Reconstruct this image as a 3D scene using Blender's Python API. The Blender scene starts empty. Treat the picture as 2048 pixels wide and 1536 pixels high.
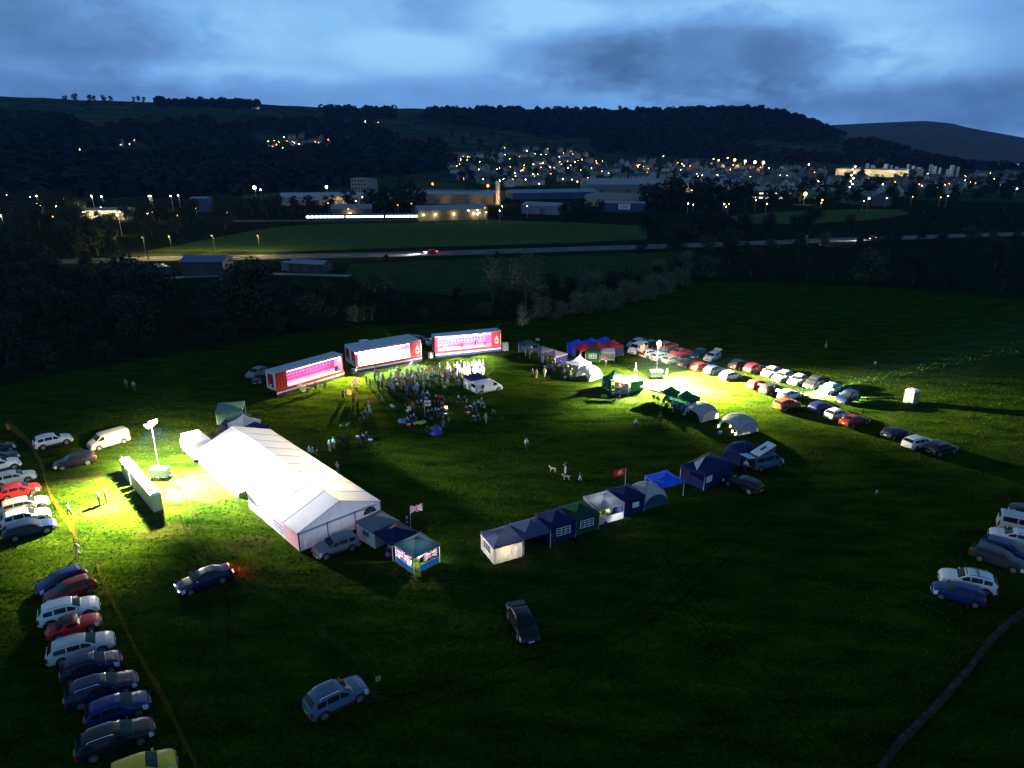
import bpy, math, random
import numpy as np
from mathutils import Vector, Matrix
R = random.Random(7)
S = bpy.context.scene
COL = S.collection
PI = math.pi
# ------------------------------------------------------------------ camera geometry
F, PY0, HC = 1384.0, 290.0, 38.0
PITCH = math.atan((768 - PY0) / F)
CP, SP = math.cos(PITCH), math.sin(PITCH)

def ray(px, py):
    u = (px - 1024) / F; v = (768 - py) / F
    return (u, CP + v * SP, -SP + v * CP)

def G(px, py, z=0.0):
    """ground point under a photo pixel (flat valley floor)"""
    d = ray(px, py); t = (z - HC) / d[2]
    return Vector((d[0] * t, d[1] * t, z))

def yaw_px(px, py, dx, dy):
    a = G(px - dx * .1, py - dy * .1); b = G(px + dx * .1, py + dy * .1)
    return math.atan2(b.y - a.y, b.x - a.x)

# ------------------------------------------------------------------ terrain
SKY = [(-700, 200), (-200, 190), (0, 192), (80, 195), (150, 199), (250, 202), (310, 204), (520, 208), (640, 214), (780, 216),
       (870, 217), (1000, 217), (1120, 218), (1200, 220), (1330, 219), (1480, 219), (1530, 220), (1600, 238),
       (1670, 266), (1700, 282), (1760, 286), (1800, 296), (1860, 318), (1920, 330), (1980, 336), (2100, 338), (2800, 338)]
def _azel(px, py):
    d = ray(px, py)
    return math.atan2(d[0], d[1]), math.atan2(d[2], math.hypot(d[0], d[1]))
_sk = sorted(_azel(*p) for p in SKY)
_ska = np.array([a for a, e in _sk]); _ske = np.array([e for a, e in _sk])
_baz = np.array([_azel(x, 300)[0] for x in (-400, 0, 500, 1000, 1400, 1700, 2048, 2500)])
_br0 = np.array([620., 640, 800, 1050, 1150, 1250, 1400, 1500])
_bR = np.array([1900., 1900, 2000, 2150, 2000, 1750, 1750, 1800])

def H(x, y):
    r = math.hypot(x, y)
    if r < 600: return 0.0
    az = math.atan2(x, y)
    r0 = float(np.interp(az, _baz, _br0)); RR = float(np.interp(az, _baz, _bR))
    zr = HC + RR * math.tan(float(np.interp(az, _ska, _ske)))
    if zr < 1: zr = 0.0
    if r <= r0: return 0.0
    t = (r - r0) / (RR - r0)
    if t <= 1:
        g = t ** 1.25
        w = math.sin(az * 31 + r * .004) * math.sin(r * .0061 + az * 9) * 5 * t * (1 - t) * 4
        return max(0.0, zr * g + (w if zr > 20 else 0) * (1 - t))
    return max(-30.0, zr - (r - RR) * .10)

def P(px, py):
    """first terrain point along a photo pixel's ray (also beyond the valley floor)"""
    d = ray(px, py)
    if d[2] < 0:
        t = -HC / d[2]
        if t < 600: return Vector((d[0] * t, d[1] * t, 0))
    t = 550.0
    while t < 3000:
        x, y, z = d[0] * t, d[1] * t, HC + d[2] * t
        if z <= H(x, y): return Vector((x, y, H(x, y)))
        t += 4
    return None

# ------------------------------------------------------------------ mesh builder
class MB:
    def __init__(s): s.v = []; s.f = []; s.mi = []; s.cur = 0
    def add(s, vs, fs):
        o = len(s.v); s.v += [tuple(v) for v in vs]
        for f in fs: s.f.append(tuple(i + o for i in f)); s.mi.append(s.cur)
        return s
    def face(s, *vs): return s.add(vs, [tuple(range(len(vs)))])
    def box(s, c, d, rz=0.0, M=None):
        x, y, z = d[0] / 2, d[1] / 2, d[2] / 2
        vs = [Vector((a * x, b * y, e * z)) for a in (-1, 1) for b in (-1, 1) for e in (-1, 1)]
        if M is not None: vs = [M @ v for v in vs]
        if rz:
            m = Matrix.Rotation(rz, 3, 'Z'); vs = [m @ v for v in vs]
        vs = [v + Vector(c) for v in vs]
        return s.add(vs, [(0, 1, 3, 2), (4, 6, 7, 5), (0, 4, 5, 1), (2, 3, 7, 6), (0, 2, 6, 4), (1, 5, 7, 3)])
    def tube(s, pts, r, n=6, cap=True):
        pts = [Vector(p) for p in pts]
        rs = r if isinstance(r, (list, tuple)) else [r] * len(pts)
        rings = []
        for i, p in enumerate(pts):
            t = (pts[min(i + 1, len(pts) - 1)] - pts[max(i - 1, 0)])
            if t.length < 1e-9: t = Vector((0, 0, 1))
            t.normalize()
            a = t.cross(Vector((0, 0, 1)))
            if a.length < .05: a = t.cross(Vector((1, 0, 0)))
            a.normalize(); b = t.cross(a)
            rings.append([p + (a * math.cos(2 * PI * k / n) + b * math.sin(2 * PI * k / n)) * rs[i] for k in range(n)])
        return s.loft(rings, True, cap)
    def loft(s, rings, closed=True, cap=True):
        n = len(rings[0]); vs = [v for r in rings for v in r]; fs = []
        for i in range(len(rings) - 1):
            for k in range(n if closed else n - 1):
                k2 = (k + 1) % n
                fs.append((i * n + k, i * n + k2, (i + 1) * n + k2, (i + 1) * n + k))
        if cap and closed:
            fs.append(tuple(range(n))[::-1]); fs.append(tuple((len(rings) - 1) * n + k for k in range(n)))
        return s.add(vs, fs)
    def mesh(s, name, mats=(), smooth=False):
        me = bpy.data.meshes.new(name)
        me.from_pydata([tuple(v) for v in s.v], [], s.f)
        for m in mats: me.materials.append(m)
        if len(mats) > 1: me.polygons.foreach_set('material_index', s.mi)
        if smooth: me.polygons.foreach_set('use_smooth', [True] * len(me.polygons))
        me.update()
        return me
    def build(s, name, mats, parent=None, smooth=False, loc=None, rz=0):
        if not isinstance(mats, (list, tuple)): mats = [mats]
        return put(name, s.mesh(name, mats, smooth), parent, loc, rz)

def put(name, me, parent=None, loc=None, rz=0, mats=None):
    o = bpy.data.objects.new(name, me); COL.objects.link(o)
    if parent is not None: o.parent = parent
    if loc is not None: o.location = loc
    if rz: o.rotation_euler.z = rz
    if mats:
        for i, m in enumerate(mats):
            if m is not None and i < len(o.material_slots):
                o.material_slots[i].link = 'OBJECT'; o.material_slots[i].material = m
    return o

def tag(o, label=None, cat=None, group=None, kind=None):
    if label: o['label'] = label
    if cat: o['category'] = cat
    if group: o['group'] = group
    if kind: o['kind'] = kind
    return o

def thing(name, label, cat, loc=(0, 0, 0), rz=0.0, group=None):
    o = bpy.data.objects.new(name, None); COL.objects.link(o)
    o.empty_display_size = .2; o.location = loc; o.rotation_euler.z = rz
    return tag(o, label, cat, group)

def struct(name, mb, m, smooth=False):
    return tag(mb.build(name, m, smooth=smooth), kind='structure')

# ------------------------------------------------------------------ materials
MATS = {}
def _nodes(name):
    m = bpy.data.materials.new(name); m.use_nodes = True
    nt = m.node_tree; nt.nodes.clear()
    out = nt.nodes.new('ShaderNodeOutputMaterial')
    return m, nt, out
def mat(name, col, rough=.6, metal=0.0, var=.15, scale=6.0, coat=0.0, spec=.5, trans=0.0, bump=0.0):
    """principled surface whose colour wanders with a noise; trans = share of light let through (fabric)"""
    if name in MATS: return MATS[name]
    m, nt, out = _nodes(name); N = nt.nodes.new; L = nt.links.new
    b = N('ShaderNodeBsdfPrincipled'); tc = N('ShaderNodeTexCoord'); nz = N('ShaderNodeTexNoise')
    nz.inputs['Scale'].default_value = scale; nz.inputs['Detail'].default_value = 4
    L(tc.outputs['Object'], nz.inputs['Vector'])
    mx = N('ShaderNodeMix'); mx.data_type = 'RGBA'
    mx.inputs[6].default_value = (*[c * (1 - var) for c in col], 1)
    mx.inputs[7].default_value = (*[min(1, c * (1 + var)) for c in col], 1)
    L(nz.outputs['Fac'], mx.inputs[0]); L(mx.outputs[2], b.inputs['Base Color'])
    b.inputs['Roughness'].default_value = rough; b.inputs['Metallic'].default_value = metal
    b.inputs['Coat Weight'].default_value = coat; b.inputs['Specular IOR Level'].default_value = spec
    if bump:
        bp = N('ShaderNodeBump'); bp.inputs['Strength'].default_value = bump; bp.inputs['Distance'].default_value = .05
        L(nz.outputs['Fac'], bp.inputs['Height']); L(bp.outputs['Normal'], b.inputs['Normal'])
    if trans:
        t = N('ShaderNodeBsdfTranslucent'); L(mx.outputs[2], t.inputs['Color'])
        ms = N('ShaderNodeMixShader'); ms.inputs[0].default_value = trans
        L(b.outputs[0], ms.inputs[1]); L(t.outputs[0], ms.inputs[2]); L(ms.outputs[0], out.inputs['Surface'])
    else: L(b.outputs[0], out.inputs['Surface'])
    MATS[name] = m; return m
def emit(name, col, st):
    if name in MATS: return MATS[name]
    m, nt, out = _nodes(name); e = nt.nodes.new('ShaderNodeEmission')
    e.inputs['Color'].default_value = (*col, 1); e.inputs['Strength'].default_value = st
    nt.links.new(e.outputs[0], out.inputs['Surface'])
    MATS[name] = m; return m
def grass(name, c1, c2, c3, fine=2.2, bump=.9, dist=.25, big=.05, walls=0):
    m, nt, out = _nodes(name); N = nt.nodes.new; L = nt.links.new
    b = N('ShaderNodeBsdfPrincipled'); tc = N('ShaderNodeTexCoord')
    def nz(sc, det, rough=.6, vec=None):
        n = N('ShaderNodeTexNoise'); n.inputs['Scale'].default_value = sc; n.inputs['Detail'].default_value = det
        n.inputs['Roughness'].default_value = rough; L(vec or tc.outputs['Object'], n.inputs['Vector']); return n
    mp = N('ShaderNodeMapping'); mp.inputs['Scale'].default_value = (.35, 1, 1); mp.inputs['Rotation'].default_value = (0, 0, .6)
    L(tc.outputs['Object'], mp.inputs['Vector'])
    a = nz(fine, 5, .7); l = nz(big, 3); st = nz(.5, 4, .6, mp.outputs['Vector'])
    def ramp(src, lo, hi):
        r = N('ShaderNodeMapRange'); r.inputs['From Min'].default_value = lo; r.inputs['From Max'].default_value = hi
        L(src, r.inputs['Value']); return r.outputs[0]
    def mix(f, p, q):
        x = N('ShaderNodeMix'); x.data_type = 'RGBA'; L(f, x.inputs[0])
        for i, v in ((6, p), (7, q)):
            if isinstance(v, tuple): x.inputs[i].default_value = (*v, 1)
            else: L(v, x.inputs[i])
        return x.outputs[2]
    c = mix(ramp(a.outputs['Fac'], .36, .64), c1, c2)
    c = mix(ramp(l.outputs['Fac'], .4, .75), c, c3)
    dk = mix(ramp(st.outputs['Fac'], .35, .7), c, tuple(v * .55 for v in c1))
    if walls:  # dry stone walls between the hill fields
        vo = N('ShaderNodeTexVoronoi'); vo.feature = 'DISTANCE_TO_EDGE'; vo.inputs['Scale'].default_value = walls; L(tc.outputs['Object'], vo.inputs['Vector'])
        v2 = N('ShaderNodeTexVoronoi'); v2.inputs['Scale'].default_value = walls; L(tc.outputs['Object'], v2.inputs['Vector'])
        hs = N('ShaderNodeHueSaturation'); L(dk, hs.inputs['Color']); L(ramp(v2.outputs['Color'], -.8, 1.0), hs.inputs['Value'])
        dk = mix(ramp(vo.outputs['Distance'], .02, .05), (.012, .014, .012), hs.outputs['Color'])
    L(dk, b.inputs['Base Color']); b.inputs['Roughness'].default_value = .9; b.inputs['Specular IOR Level'].default_value = 0.0
    ad = N('ShaderNodeMath'); ad.operation = 'ADD'; L(a.outputs['Fac'], ad.inputs[0]); L(st.outputs['Fac'], ad.inputs[1])
    bp = N('ShaderNodeBump'); bp.inputs['Strength'].default_value = bump; bp.inputs['Distance'].default_value = dist
    L(ad.outputs[0], bp.inputs['Height']); L(bp.outputs['Normal'], b.inputs['Normal'])
    L(b.outputs[0], out.inputs['Surface']); MATS[name] = m; return m
def paint(name, col, metal=.0):
    return mat('paint ' + name, col, rough=.34, metal=metal, var=.08, scale=3, coat=.12, spec=.2)
PAINT = {k: paint(k, c) for k, c in {
    'white': (.66, .67, .69), 'silver': (.42, .43, .45), 'grey': (.19, .20, .22), 'dark grey': (.030, .034, .040), 'black': (.012, .013, .016),
    'dark blue': (.006, .014, .055), 'blue': (.007, .020, .13), 'light blue': (.22, .34, .48), 'steel blue': (.07, .12, .20), 'teal blue': (.04, .12, .16), 'red': (.48, .02, .018),
    'dark red': (.16, .012, .014), 'copper': (.32, .07, .03), 'yellow': (.62, .42, .03), 'beige': (.42, .38, .30), 'green': (.03, .08, .03)}.items()}
GLASS = mat('car glass', (.012, .015, .018), rough=.06, var=.1, spec=.16)
TYRE = mat('tyre rubber', (.014, .014, .015), rough=.85, var=.2, scale=20)
ALLOY = mat('alloy metal', (.45, .46, .48), rough=.35, metal=.7, var=.1)
BLACKP = mat('black plastic', (.02, .02, .022), rough=.6, var=.2)
CHROME = mat('chrome trim', (.6, .6, .62), rough=.2, metal=1, var=.05)
HLENS = mat('headlight lens', (.55, .57, .6), rough=.1, var=.1, coat=1)
TLENS = mat('tail light lens', (.30, .012, .012), rough=.15, var=.1, coat=1)
PLATE_Y = mat('yellow plate', (.65, .5, .06), rough=.5, var=.05)
PLATE_W = mat('white plate', (.7, .7, .68), rough=.5, var=.05)
POLE = mat('white painted pole', (.72, .72, .72), rough=.4, var=.06)
STEEL = mat('grey steel', (.3, .31, .33), rough=.45, metal=.5, var=.15)
# ------------------------------------------------------------------ world, haze, camera
W = bpy.data.worlds.new("World"); S.world = W; W.use_nodes = True
def build_world():
    nt = W.node_tree; nt.nodes.clear(); N = nt.nodes.new; L = nt.links.new
    out = N('ShaderNodeOutputWorld'); bg = N('ShaderNodeBackground'); L(bg.outputs[0], out.inputs['Surface'])
    tc = N('ShaderNodeTexCoord'); sx = N('ShaderNodeSeparateXYZ'); L(tc.outputs['Generated'], sx.inputs[0])
    def m(op, a, b=None, c=None):
        n = N('ShaderNodeMath'); n.operation = op
        for i, v in enumerate((a, b, c)):
            if v is None: continue
            if isinstance(v, (int, float)): n.inputs[i].default_value = v
            else: L(v, n.inputs[i])
        return n.outputs[0]
    az = m('MULTIPLY', m('ARCTAN2', sx.outputs['X'], sx.outputs['Y']), 57.29578)
    el = m('MULTIPLY', m('ARCSINE', sx.outputs['Z']), 57.29578)
    cb = N('ShaderNodeCombineXYZ'); L(m('MULTIPLY', az, 1 / 7.), cb.inputs[0]); L(m('MULTIPLY', el, 1 / 3.6), cb.inputs[1])
    def nz(sc, det, rg=.55, dist=0.0):
        n = N('ShaderNodeTexNoise'); n.inputs['Scale'].default_value = sc; n.inputs['Detail'].default_value = det
        n.inputs['Roughness'].default_value = rg; n.inputs['Distortion'].default_value = dist
        L(cb.outputs[0], n.inputs['Vector']); return n.outputs['Fac']
    n1 = nz(1.0, 7, .58, .25); n2 = nz(3.4, 6, .6, .3)
    wob = m('ADD', m('MULTIPLY', m('SUBTRACT', n1, .5), 1.0), m('MULTIPLY', m('SUBTRACT', n2, .5), .55))
    def blob(px, py, sx_, sy_, amp, wf=1.3, soft=0.35):
        a0, e0 = _azel(px, py); a0 = math.degrees(a0); e0 = math.degrees(e0)
        sa = math.degrees(sx_ / F); se = math.degrees(sy_ / F)
        u = m('MULTIPLY', m('SUBTRACT', az, a0), 1 / sa); v = m('MULTIPLY', m('SUBTRACT', el, e0), 1 / se)
        d = m('SQRT', m('ADD', m('MULTIPLY', u, u), m('MULTIPLY', v, v)))
        d = m('ADD', d, m('MULTIPLY', wob, wf))
        r = N('ShaderNodeMapRange'); r.interpolation_type = 'SMOOTHSTEP'
        r.inputs['From Min'].default_value = soft; r.inputs['From Max'].default_value = 1.25
        r.inputs['To Min'].default_value = amp; r.inputs['To Max'].default_value = 0.0
        L(d, r.inputs['Value']); return r.outputs[0]
    t = m('ADD', m('MULTIPLY', wob, .34), .80)
    for b in SKYBLOBS: t = m('ADD', t, blob(*b))
    rp = N('ShaderNodeValToRGB'); cr = rp.color_ramp; L(t, rp.inputs[0])
    stops = SKYRAMP
    cr.elements[0].position = stops[0][0]; cr.elements[0].color = (*stops[0][1], 1)
    cr.elements[1].position = stops[-1][0]; cr.elements[1].color = (*stops[-1][1], 1)
    for p_, c_ in stops[1:-1]:
        e = cr.elements.new(p_); e.color = (*c_, 1)
    # dusk: the dome darkens towards the zenith and below the horizon
    fz = N('ShaderNodeMapRange'); fz.interpolation_type = 'SMOOTHSTEP'
    fz.inputs['From Min'].default_value = 10; fz.inputs['From Max'].default_value = 55
    fz.inputs['To Min'].default_value = 1.0; fz.inputs['To Max'].default_value = ZENITH
    L(el, fz.inputs['Value'])
    ns = N('ShaderNodeTexSky'); ns.sky_type = 'NISHITA'; ns.sun_disc = False
    ns.sun_elevation = math.radians(SUN_EL); ns.sun_rotation = math.radians(SUN_ROT)
    sc = N('ShaderNodeVectorMath'); sc.operation = 'SCALE'; L(rp.outputs[0], sc.inputs[0]); L(fz.outputs[0], sc.inputs['Scale'])
    s2 = N('ShaderNodeVectorMath'); s2.operation = 'SCALE'; L(ns.outputs[0], s2.inputs[0]); s2.inputs['Scale'].default_value = NISH
    ad = N('ShaderNodeVectorMath'); ad.operation = 'ADD'; L(sc.outputs[0], ad.inputs[0]); L(s2.outputs[0], ad.inputs[1])
    L(ad.outputs[0], bg.inputs['Color']); bg.inputs['Strength'].default_value = SKYSTR
SUN_EL, SUN_ROT, NISH, SKYSTR, ZENITH = 1.0, 200.0, .03, .1, .15
SKYBLOBS = [  # photo px centre, half size, brightness added
    (1420, 112, 275, 72, -.38, .8), (1600, 130, 130, 50, -.14, .7), (1150, 110, 170, 60, -.16, 1.0),
    (1850, 215, 420, 52, -.30, .6), (800, 200, 900, 40, -.16, .8), (1300, 195, 200, 22, .10, .8),
    (840, 105, 160, 40, .22, 1.1), (1060, 35, 150, 45, .25, 1.1), (1800, 105, 190, 65, .22, .8), (1560, 20, 400, 28, .14, 1.0),
    (420, 150, 360, 26, .12, 1.0), (560, 60, 260, 60, .10, 1.0), (150, 70, 230, 60, -.10, 1.0), (900, 30, 130, 40, -.12, 1.0),
    (-120, 120, 380, 240, -.30, .5), (2200, 100, 300, 250, -.16, .5)]
SKYRAMP = [(0.0, (.42, 1.02, 2.35)), (.25, (.74, 1.72, 3.85)), (.5, (1.20, 2.75, 5.8)), (.75, (1.85, 4.4, 8.5)), (1.0, (3.3, 6.8, 10.4))]
build_world()

cam = bpy.data.cameras.new('camera'); co = bpy.data.objects.new('camera', cam); COL.objects.link(co)
co.location = (0, 0, HC); co.rotation_euler = (PI / 2 - PITCH, 0, 0)
cam.sensor_width = 36; cam.lens = F / 2048 * 36; cam.clip_start = .5; cam.clip_end = 20000
S.camera = co
sl = bpy.data.lights.new('sun', 'SUN'); sl.energy = .02; sl.angle = math.radians(20); sl.color = (.75, .85, 1.0)
so = bpy.data.objects.new('sun', sl); COL.objects.link(so); so.rotation_euler = (math.radians(70), 0, math.radians(20))
S.view_settings.view_transform = 'Standard'; S.view_settings.look = 'None'; S.view_settings.gamma = 1; S.view_settings.exposure = 0
cy = S.cycles
cy.use_denoising = True; cy.max_bounces = 5; cy.diffuse_bounces = 2; cy.glossy_bounces = 2; cy.transmission_bounces = 2
cy.volume_bounces = 0; cy.transparent_max_bounces = 4; cy.sample_clamp_indirect = 4; cy.use_light_tree = True
cy.caustics_reflective = False; cy.caustics_refractive = False

def lamp(kind, parent, loc, energy, col, size=.1, aim=None, spot=140, blend=.6, name='lamp_light', shadow=True):
    l = bpy.data.lights.new(name, kind); l.energy = energy; l.color = col
    if kind == 'AREA':
        l.shape = 'RECTANGLE'
        if isinstance(size, tuple): l.size, l.size_y = size
        else: l.size = l.size_y = size
    else: l.shadow_soft_size = size
    if kind == 'SPOT': l.spot_size = math.radians(spot); l.spot_blend = blend
    o = bpy.data.objects.new(name, l); COL.objects.link(o)
    if parent is not None: o.parent = parent
    o.location = loc
    if aim is not None:
        o.rotation_mode = 'QUATERNION'; o.rotation_quaternion = Vector(aim).to_track_quat('-Z', 'Y')
    return o

# ------------------------------------------------------------------ ground, hills, fields, roads
def polar(name, azs, rs, hf, m):
    mb = MB(); n = len(azs)
    for r in rs:
        for a in azs:
            x, y = r * math.sin(a), r * math.cos(a); mb.v.append((x, y, hf(x, y)))
    for i in range(len(rs) - 1):
        for k in range(n - 1):
            mb.f.append((i * n + k, i * n + k + 1, (i + 1) * n + k + 1, (i + 1) * n + k)); mb.mi.append(0)
    return struct(name, mb, m, smooth=True)
SCRUB = grass('rough pasture', (.012, .022, .010), (.030, .040, .018), (.022, .020, .010), fine=.9, bump=1, dist=.5, big=.03)
HILLG = grass('hill pasture', (.036, .085, .040), (.060, .120, .055), (.085, .082, .045), fine=.03, bump=.4, dist=2, big=.007, walls=.012)
MOORG = grass('moor grass', (.10, .085, .060), (.15, .115, .08), (.06, .07, .05), fine=.02, bump=.4, dist=3, big=.004)
FIELD1 = grass('show field grass', (.006, .030, .003), (.055, .080, .004), (.028, .052, .005), fine=2.6, bump=1.0, dist=.22)
FIELD2 = grass('meadow grass', (.050, .100, .028), (.085, .130, .040), (.070, .090, .032), fine=.7, bump=.6, dist=.3, big=.02)
azs = [math.radians(a) for a in np.concatenate([np.arange(-180, -52, 8), np.arange(-52, 52.01, .4), np.arange(56, 181, 8)])]
polar('ground', azs, [0.01, 30, 80, 150, 300, 450, 600], lambda x, y: 0, SCRUB)
rr = list(np.arange(600, 2300, 22)) + [2400, 2600, 3000]
azs2 = [math.radians(a) for a in np.arange(-52, 52.01, .3)]
polar('hills', azs2, rr, H, HILLG)
MOOR = sorted(_azel(*p) for p in [(1400, 300), (1520, 268), (1600, 256), (1670, 249), (1750, 245), (1850, 241), (1905, 246), (1925, 252), (1960, 259), (2048, 275), (2120, 290), (2250, 300), (2600, 310)])
_ma = np.array([a for a, e in MOOR]); _me = np.array([e for a, e in MOOR])
def HM(x, y):
    r = math.hypot(x, y); az = math.atan2(x, y); RR = 4600.
    zr = HC + RR * math.tan(float(np.interp(az, _ma, _me)))
    t = max(0.0, (r - 2900) / (RR - 2900))
    return -20 + (zr + 20) * t ** 1.1 + 14 * math.sin(az * 60 + r * .002) * t * (1 - t) if t <= 1 else zr - (r - RR) * .1
polar('moorland', [math.radians(a) for a in np.arange(12, 46, .3)], list(np.arange(2900, 4601, 60)) + [5000, 5600], HM, MOORG)

def sheet(name, pts, z, m):
    """flat sheet from world xy points, finely triangulated by bmesh"""
    import bmesh
    bm = bmesh.new(); f = bm.faces.new([bm.verts.new((p[0], p[1], z)) for p in pts])
    bmesh.ops.triangulate(bm, faces=[f])
    bmesh.ops.recalc_face_normals(bm, faces=bm.faces)
    if bm.faces[:] and sum(f.normal.z for f in bm.faces) < 0: bmesh.ops.reverse_faces(bm, faces=bm.faces)
    me = bpy.data.meshes.new(name); bm.to_mesh(me); bm.free(); me.materials.append(m)
    return tag(put(name, me), kind='structure')
gx = lambda l: [tuple(G(*p)[:2]) for p in l]
EDGE = [(-260, 830), (0, 775), (100, 752), (200, 735), (300, 718), (400, 700), (480, 688), (560, 672), (700, 656), (800, 650), (900, 647), (1000, 645), (1130, 634), (1250, 608), (1350, 578), (1420, 562), (1700, 572), (1900, 585), (2048, 600), (2300, 620)]
sheet('show_field', gx(EDGE) + [(150, 80), (150, -60), (-150, -60)], .02, FIELD1)
sheet('far_field', gx([(290, 503), (420, 478), (500, 462), (570, 452), (680, 447), (840, 446), (1000, 441), (1120, 444), (1290, 452), (1295, 478), (1180, 484), (1000, 490), (820, 495), (560, 503)]), .02, FIELD2)
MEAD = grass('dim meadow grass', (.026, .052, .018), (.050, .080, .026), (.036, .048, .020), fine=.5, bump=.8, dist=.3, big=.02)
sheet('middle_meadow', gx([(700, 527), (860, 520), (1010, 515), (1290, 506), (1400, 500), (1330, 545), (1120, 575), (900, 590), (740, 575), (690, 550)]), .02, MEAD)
sheet('right_meadow', gx([(1460, 432), (1560, 424), (1700, 418), (1800, 419), (1820, 428), (1740, 440), (1600, 448), (1480, 447)]), .02, FIELD2)
ASPH = mat('asphalt', (.032, .032, .034), rough=.9, var=.2, scale=2)
LINE = mat('road line paint', (.75, .75, .72), rough=.7, var=.08)
VERGE = mat('concrete kerb', (.12, .12, .115), rough=.9, var=.15)
def ribbon(pts, off0, off1, z, thick=0.0, mb=None):
    mb = mb or MB(); n = len(pts); a = []; b = []
    for i, p in enumerate(pts):
        t = (Vector(pts[min(i + 1, n - 1)]) - Vector(pts[max(i - 1, 0)])); t.normalize(); q = Vector((-t.y, t.x))
        a.append(Vector((p[0] + q.x * off0, p[1] + q.y * off0, z))); b.append(Vector((p[0] + q.x * off1, p[1] + q.y * off1, z)))
    for i in range(n - 1):
        mb.face(a[i], a[i + 1], b[i + 1], b[i])
        if thick:
            dn = Vector((0, 0, -thick)); mb.face(a[i] + dn, a[i + 1] + dn, a[i + 1], a[i]); mb.face(b[i], b[i + 1], b[i + 1] + dn, b[i] + dn)
    return mb
def spline(pts, step=6.0):
    out = []; pts = [Vector(p[:2]) for p in pts]
    for i in range(len(pts) - 1):
        p0 = pts[max(i - 1, 0)]; p1 = pts[i]; p2 = pts[i + 1]; p3 = pts[min(i + 2, len(pts) - 1)]
        n = max(1, int((p2 - p1).length / step))
        for k in range(n):
            t = k / n
            out.append(.5 * ((2 * p1) + (p2 - p0) * t + (2 * p0 - 5 * p1 + 4 * p2 - p3) * t * t + (3 * p1 - p0 - 3 * p2 + p3) * t ** 3))
    out.append(pts[-1]); return out
ROADP = spline([G(*p) for p in [(-150, 532), (150, 523), (300, 518), (560, 514), (840, 508), (1100, 500), (1290, 494), (1500, 487), (1740, 478), (2048, 468), (2300, 462)]])
struct('road', ribbon(ROADP, -5, 5, .05), ASPH)
struct('road_kerb', ribbon(ROADP, 5, 5.4, .15, .12, ribbon(ROADP, -5.4, -5, .15, .12)), VERGE)
mk = MB()
d = 0
for i in range(0, len(ROADP) - 1, 2): ribbon(ROADP[i:i + 2], -.12, .12, .06, 0, mk)
ribbon(ROADP, 4.5, 4.6, .06, 0, mk)
struct('road_marking', mk, LINE)
PATHP = spline([G(*p) for p in [(330, 556), (420, 552), (560, 548), (700, 552)]])
struct('farm_track', ribbon(PATHP, -2, 2, .04), mat('gravel track', (.16, .15, .13), rough=1, var=.3, scale=1.5))

TRK = grass('tyre worn grass', (.010, .022, .003), (.034, .042, .006), (.030, .030, .008), fine=2.6, bump=1.0, dist=.15)
tk_ = MB()
for l in ([(1046, 1300), (1020, 1210), (930, 1170), (700, 1180), (460, 1150), (330, 1080)], [(1990, 1250), (1700, 1180), (1400, 1120), (1180, 1150), (1010, 1180)], [(700, 1440), (900, 1380), (1250, 1260), (1500, 1060), (1600, 960), (1640, 900)], [(310, 1540), (420, 1330), (440, 1230), (400, 1090), (360, 1000)], [(1250, 730), (1340, 760), (1480, 800), (1600, 850), (1780, 920)], [(1700, 1540), (1500, 1330), (1360, 1180), (1300, 1090)]):
    q = spline([G(*p) for p in l], 2.5)
    for o in (-.85, .62): ribbon(q, o, o + .26, .028, 0, tk_)
struct('tyre_tracks', tk_, TRK)

WORN = grass('worn straw grass', (.020, .034, .006), (.066, .076, .014), (.046, .046, .012), fine=3.0, bump=1.0, dist=.12, big=.3)
wn_ = MB(); wr__ = random.Random(12)
for (x, y, s_) in ((1340, 768, 2.2), (1375, 778, 1.8), (1405, 786, 2.6), (1440, 792, 1.6), (1290, 766, 1.7), (1250, 800, 1.6), (400, 960, 2.0), (360, 990, 1.6), (430, 985, 2.4), (200, 1020, 1.5), (170, 955, 1.7), (330, 1060, 1.8), (800, 770, 2.6), (840, 790, 2.0), (740, 800, 1.8), (1100, 765, 1.6), (1180, 785, 2.0), (1020, 1128, 1.6), (1130, 1098, 1.8), (1230, 1062, 1.6), (860, 1160, 1.6), (1480, 900, 1.6), (500, 1090, 1.8)):
    c_ = G(x, y); n_ = 26; wz_ = .0006 * (len(wn_.v) // 27 % 10); ph = wr__.uniform(0, 6)
    wn_.add([(c_.x + math.cos(2 * PI * k / n_) * s_ * 1.5 * (1 + .22 * math.sin(6 * PI * k / n_ + ph) + wr__.uniform(-.07, .07)), c_.y + math.sin(2 * PI * k / n_) * s_ * (1 + .2 * math.sin(10 * PI * k / n_ + ph) + wr__.uniform(-.07, .07)), .0212 + wz_) for k in range(n_)] + [(c_.x, c_.y, .0212 + wz_)], [(k, (k + 1) % n_, n_) for k in range(n_)])
struct('worn_grass', wn_, WORN)
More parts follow.
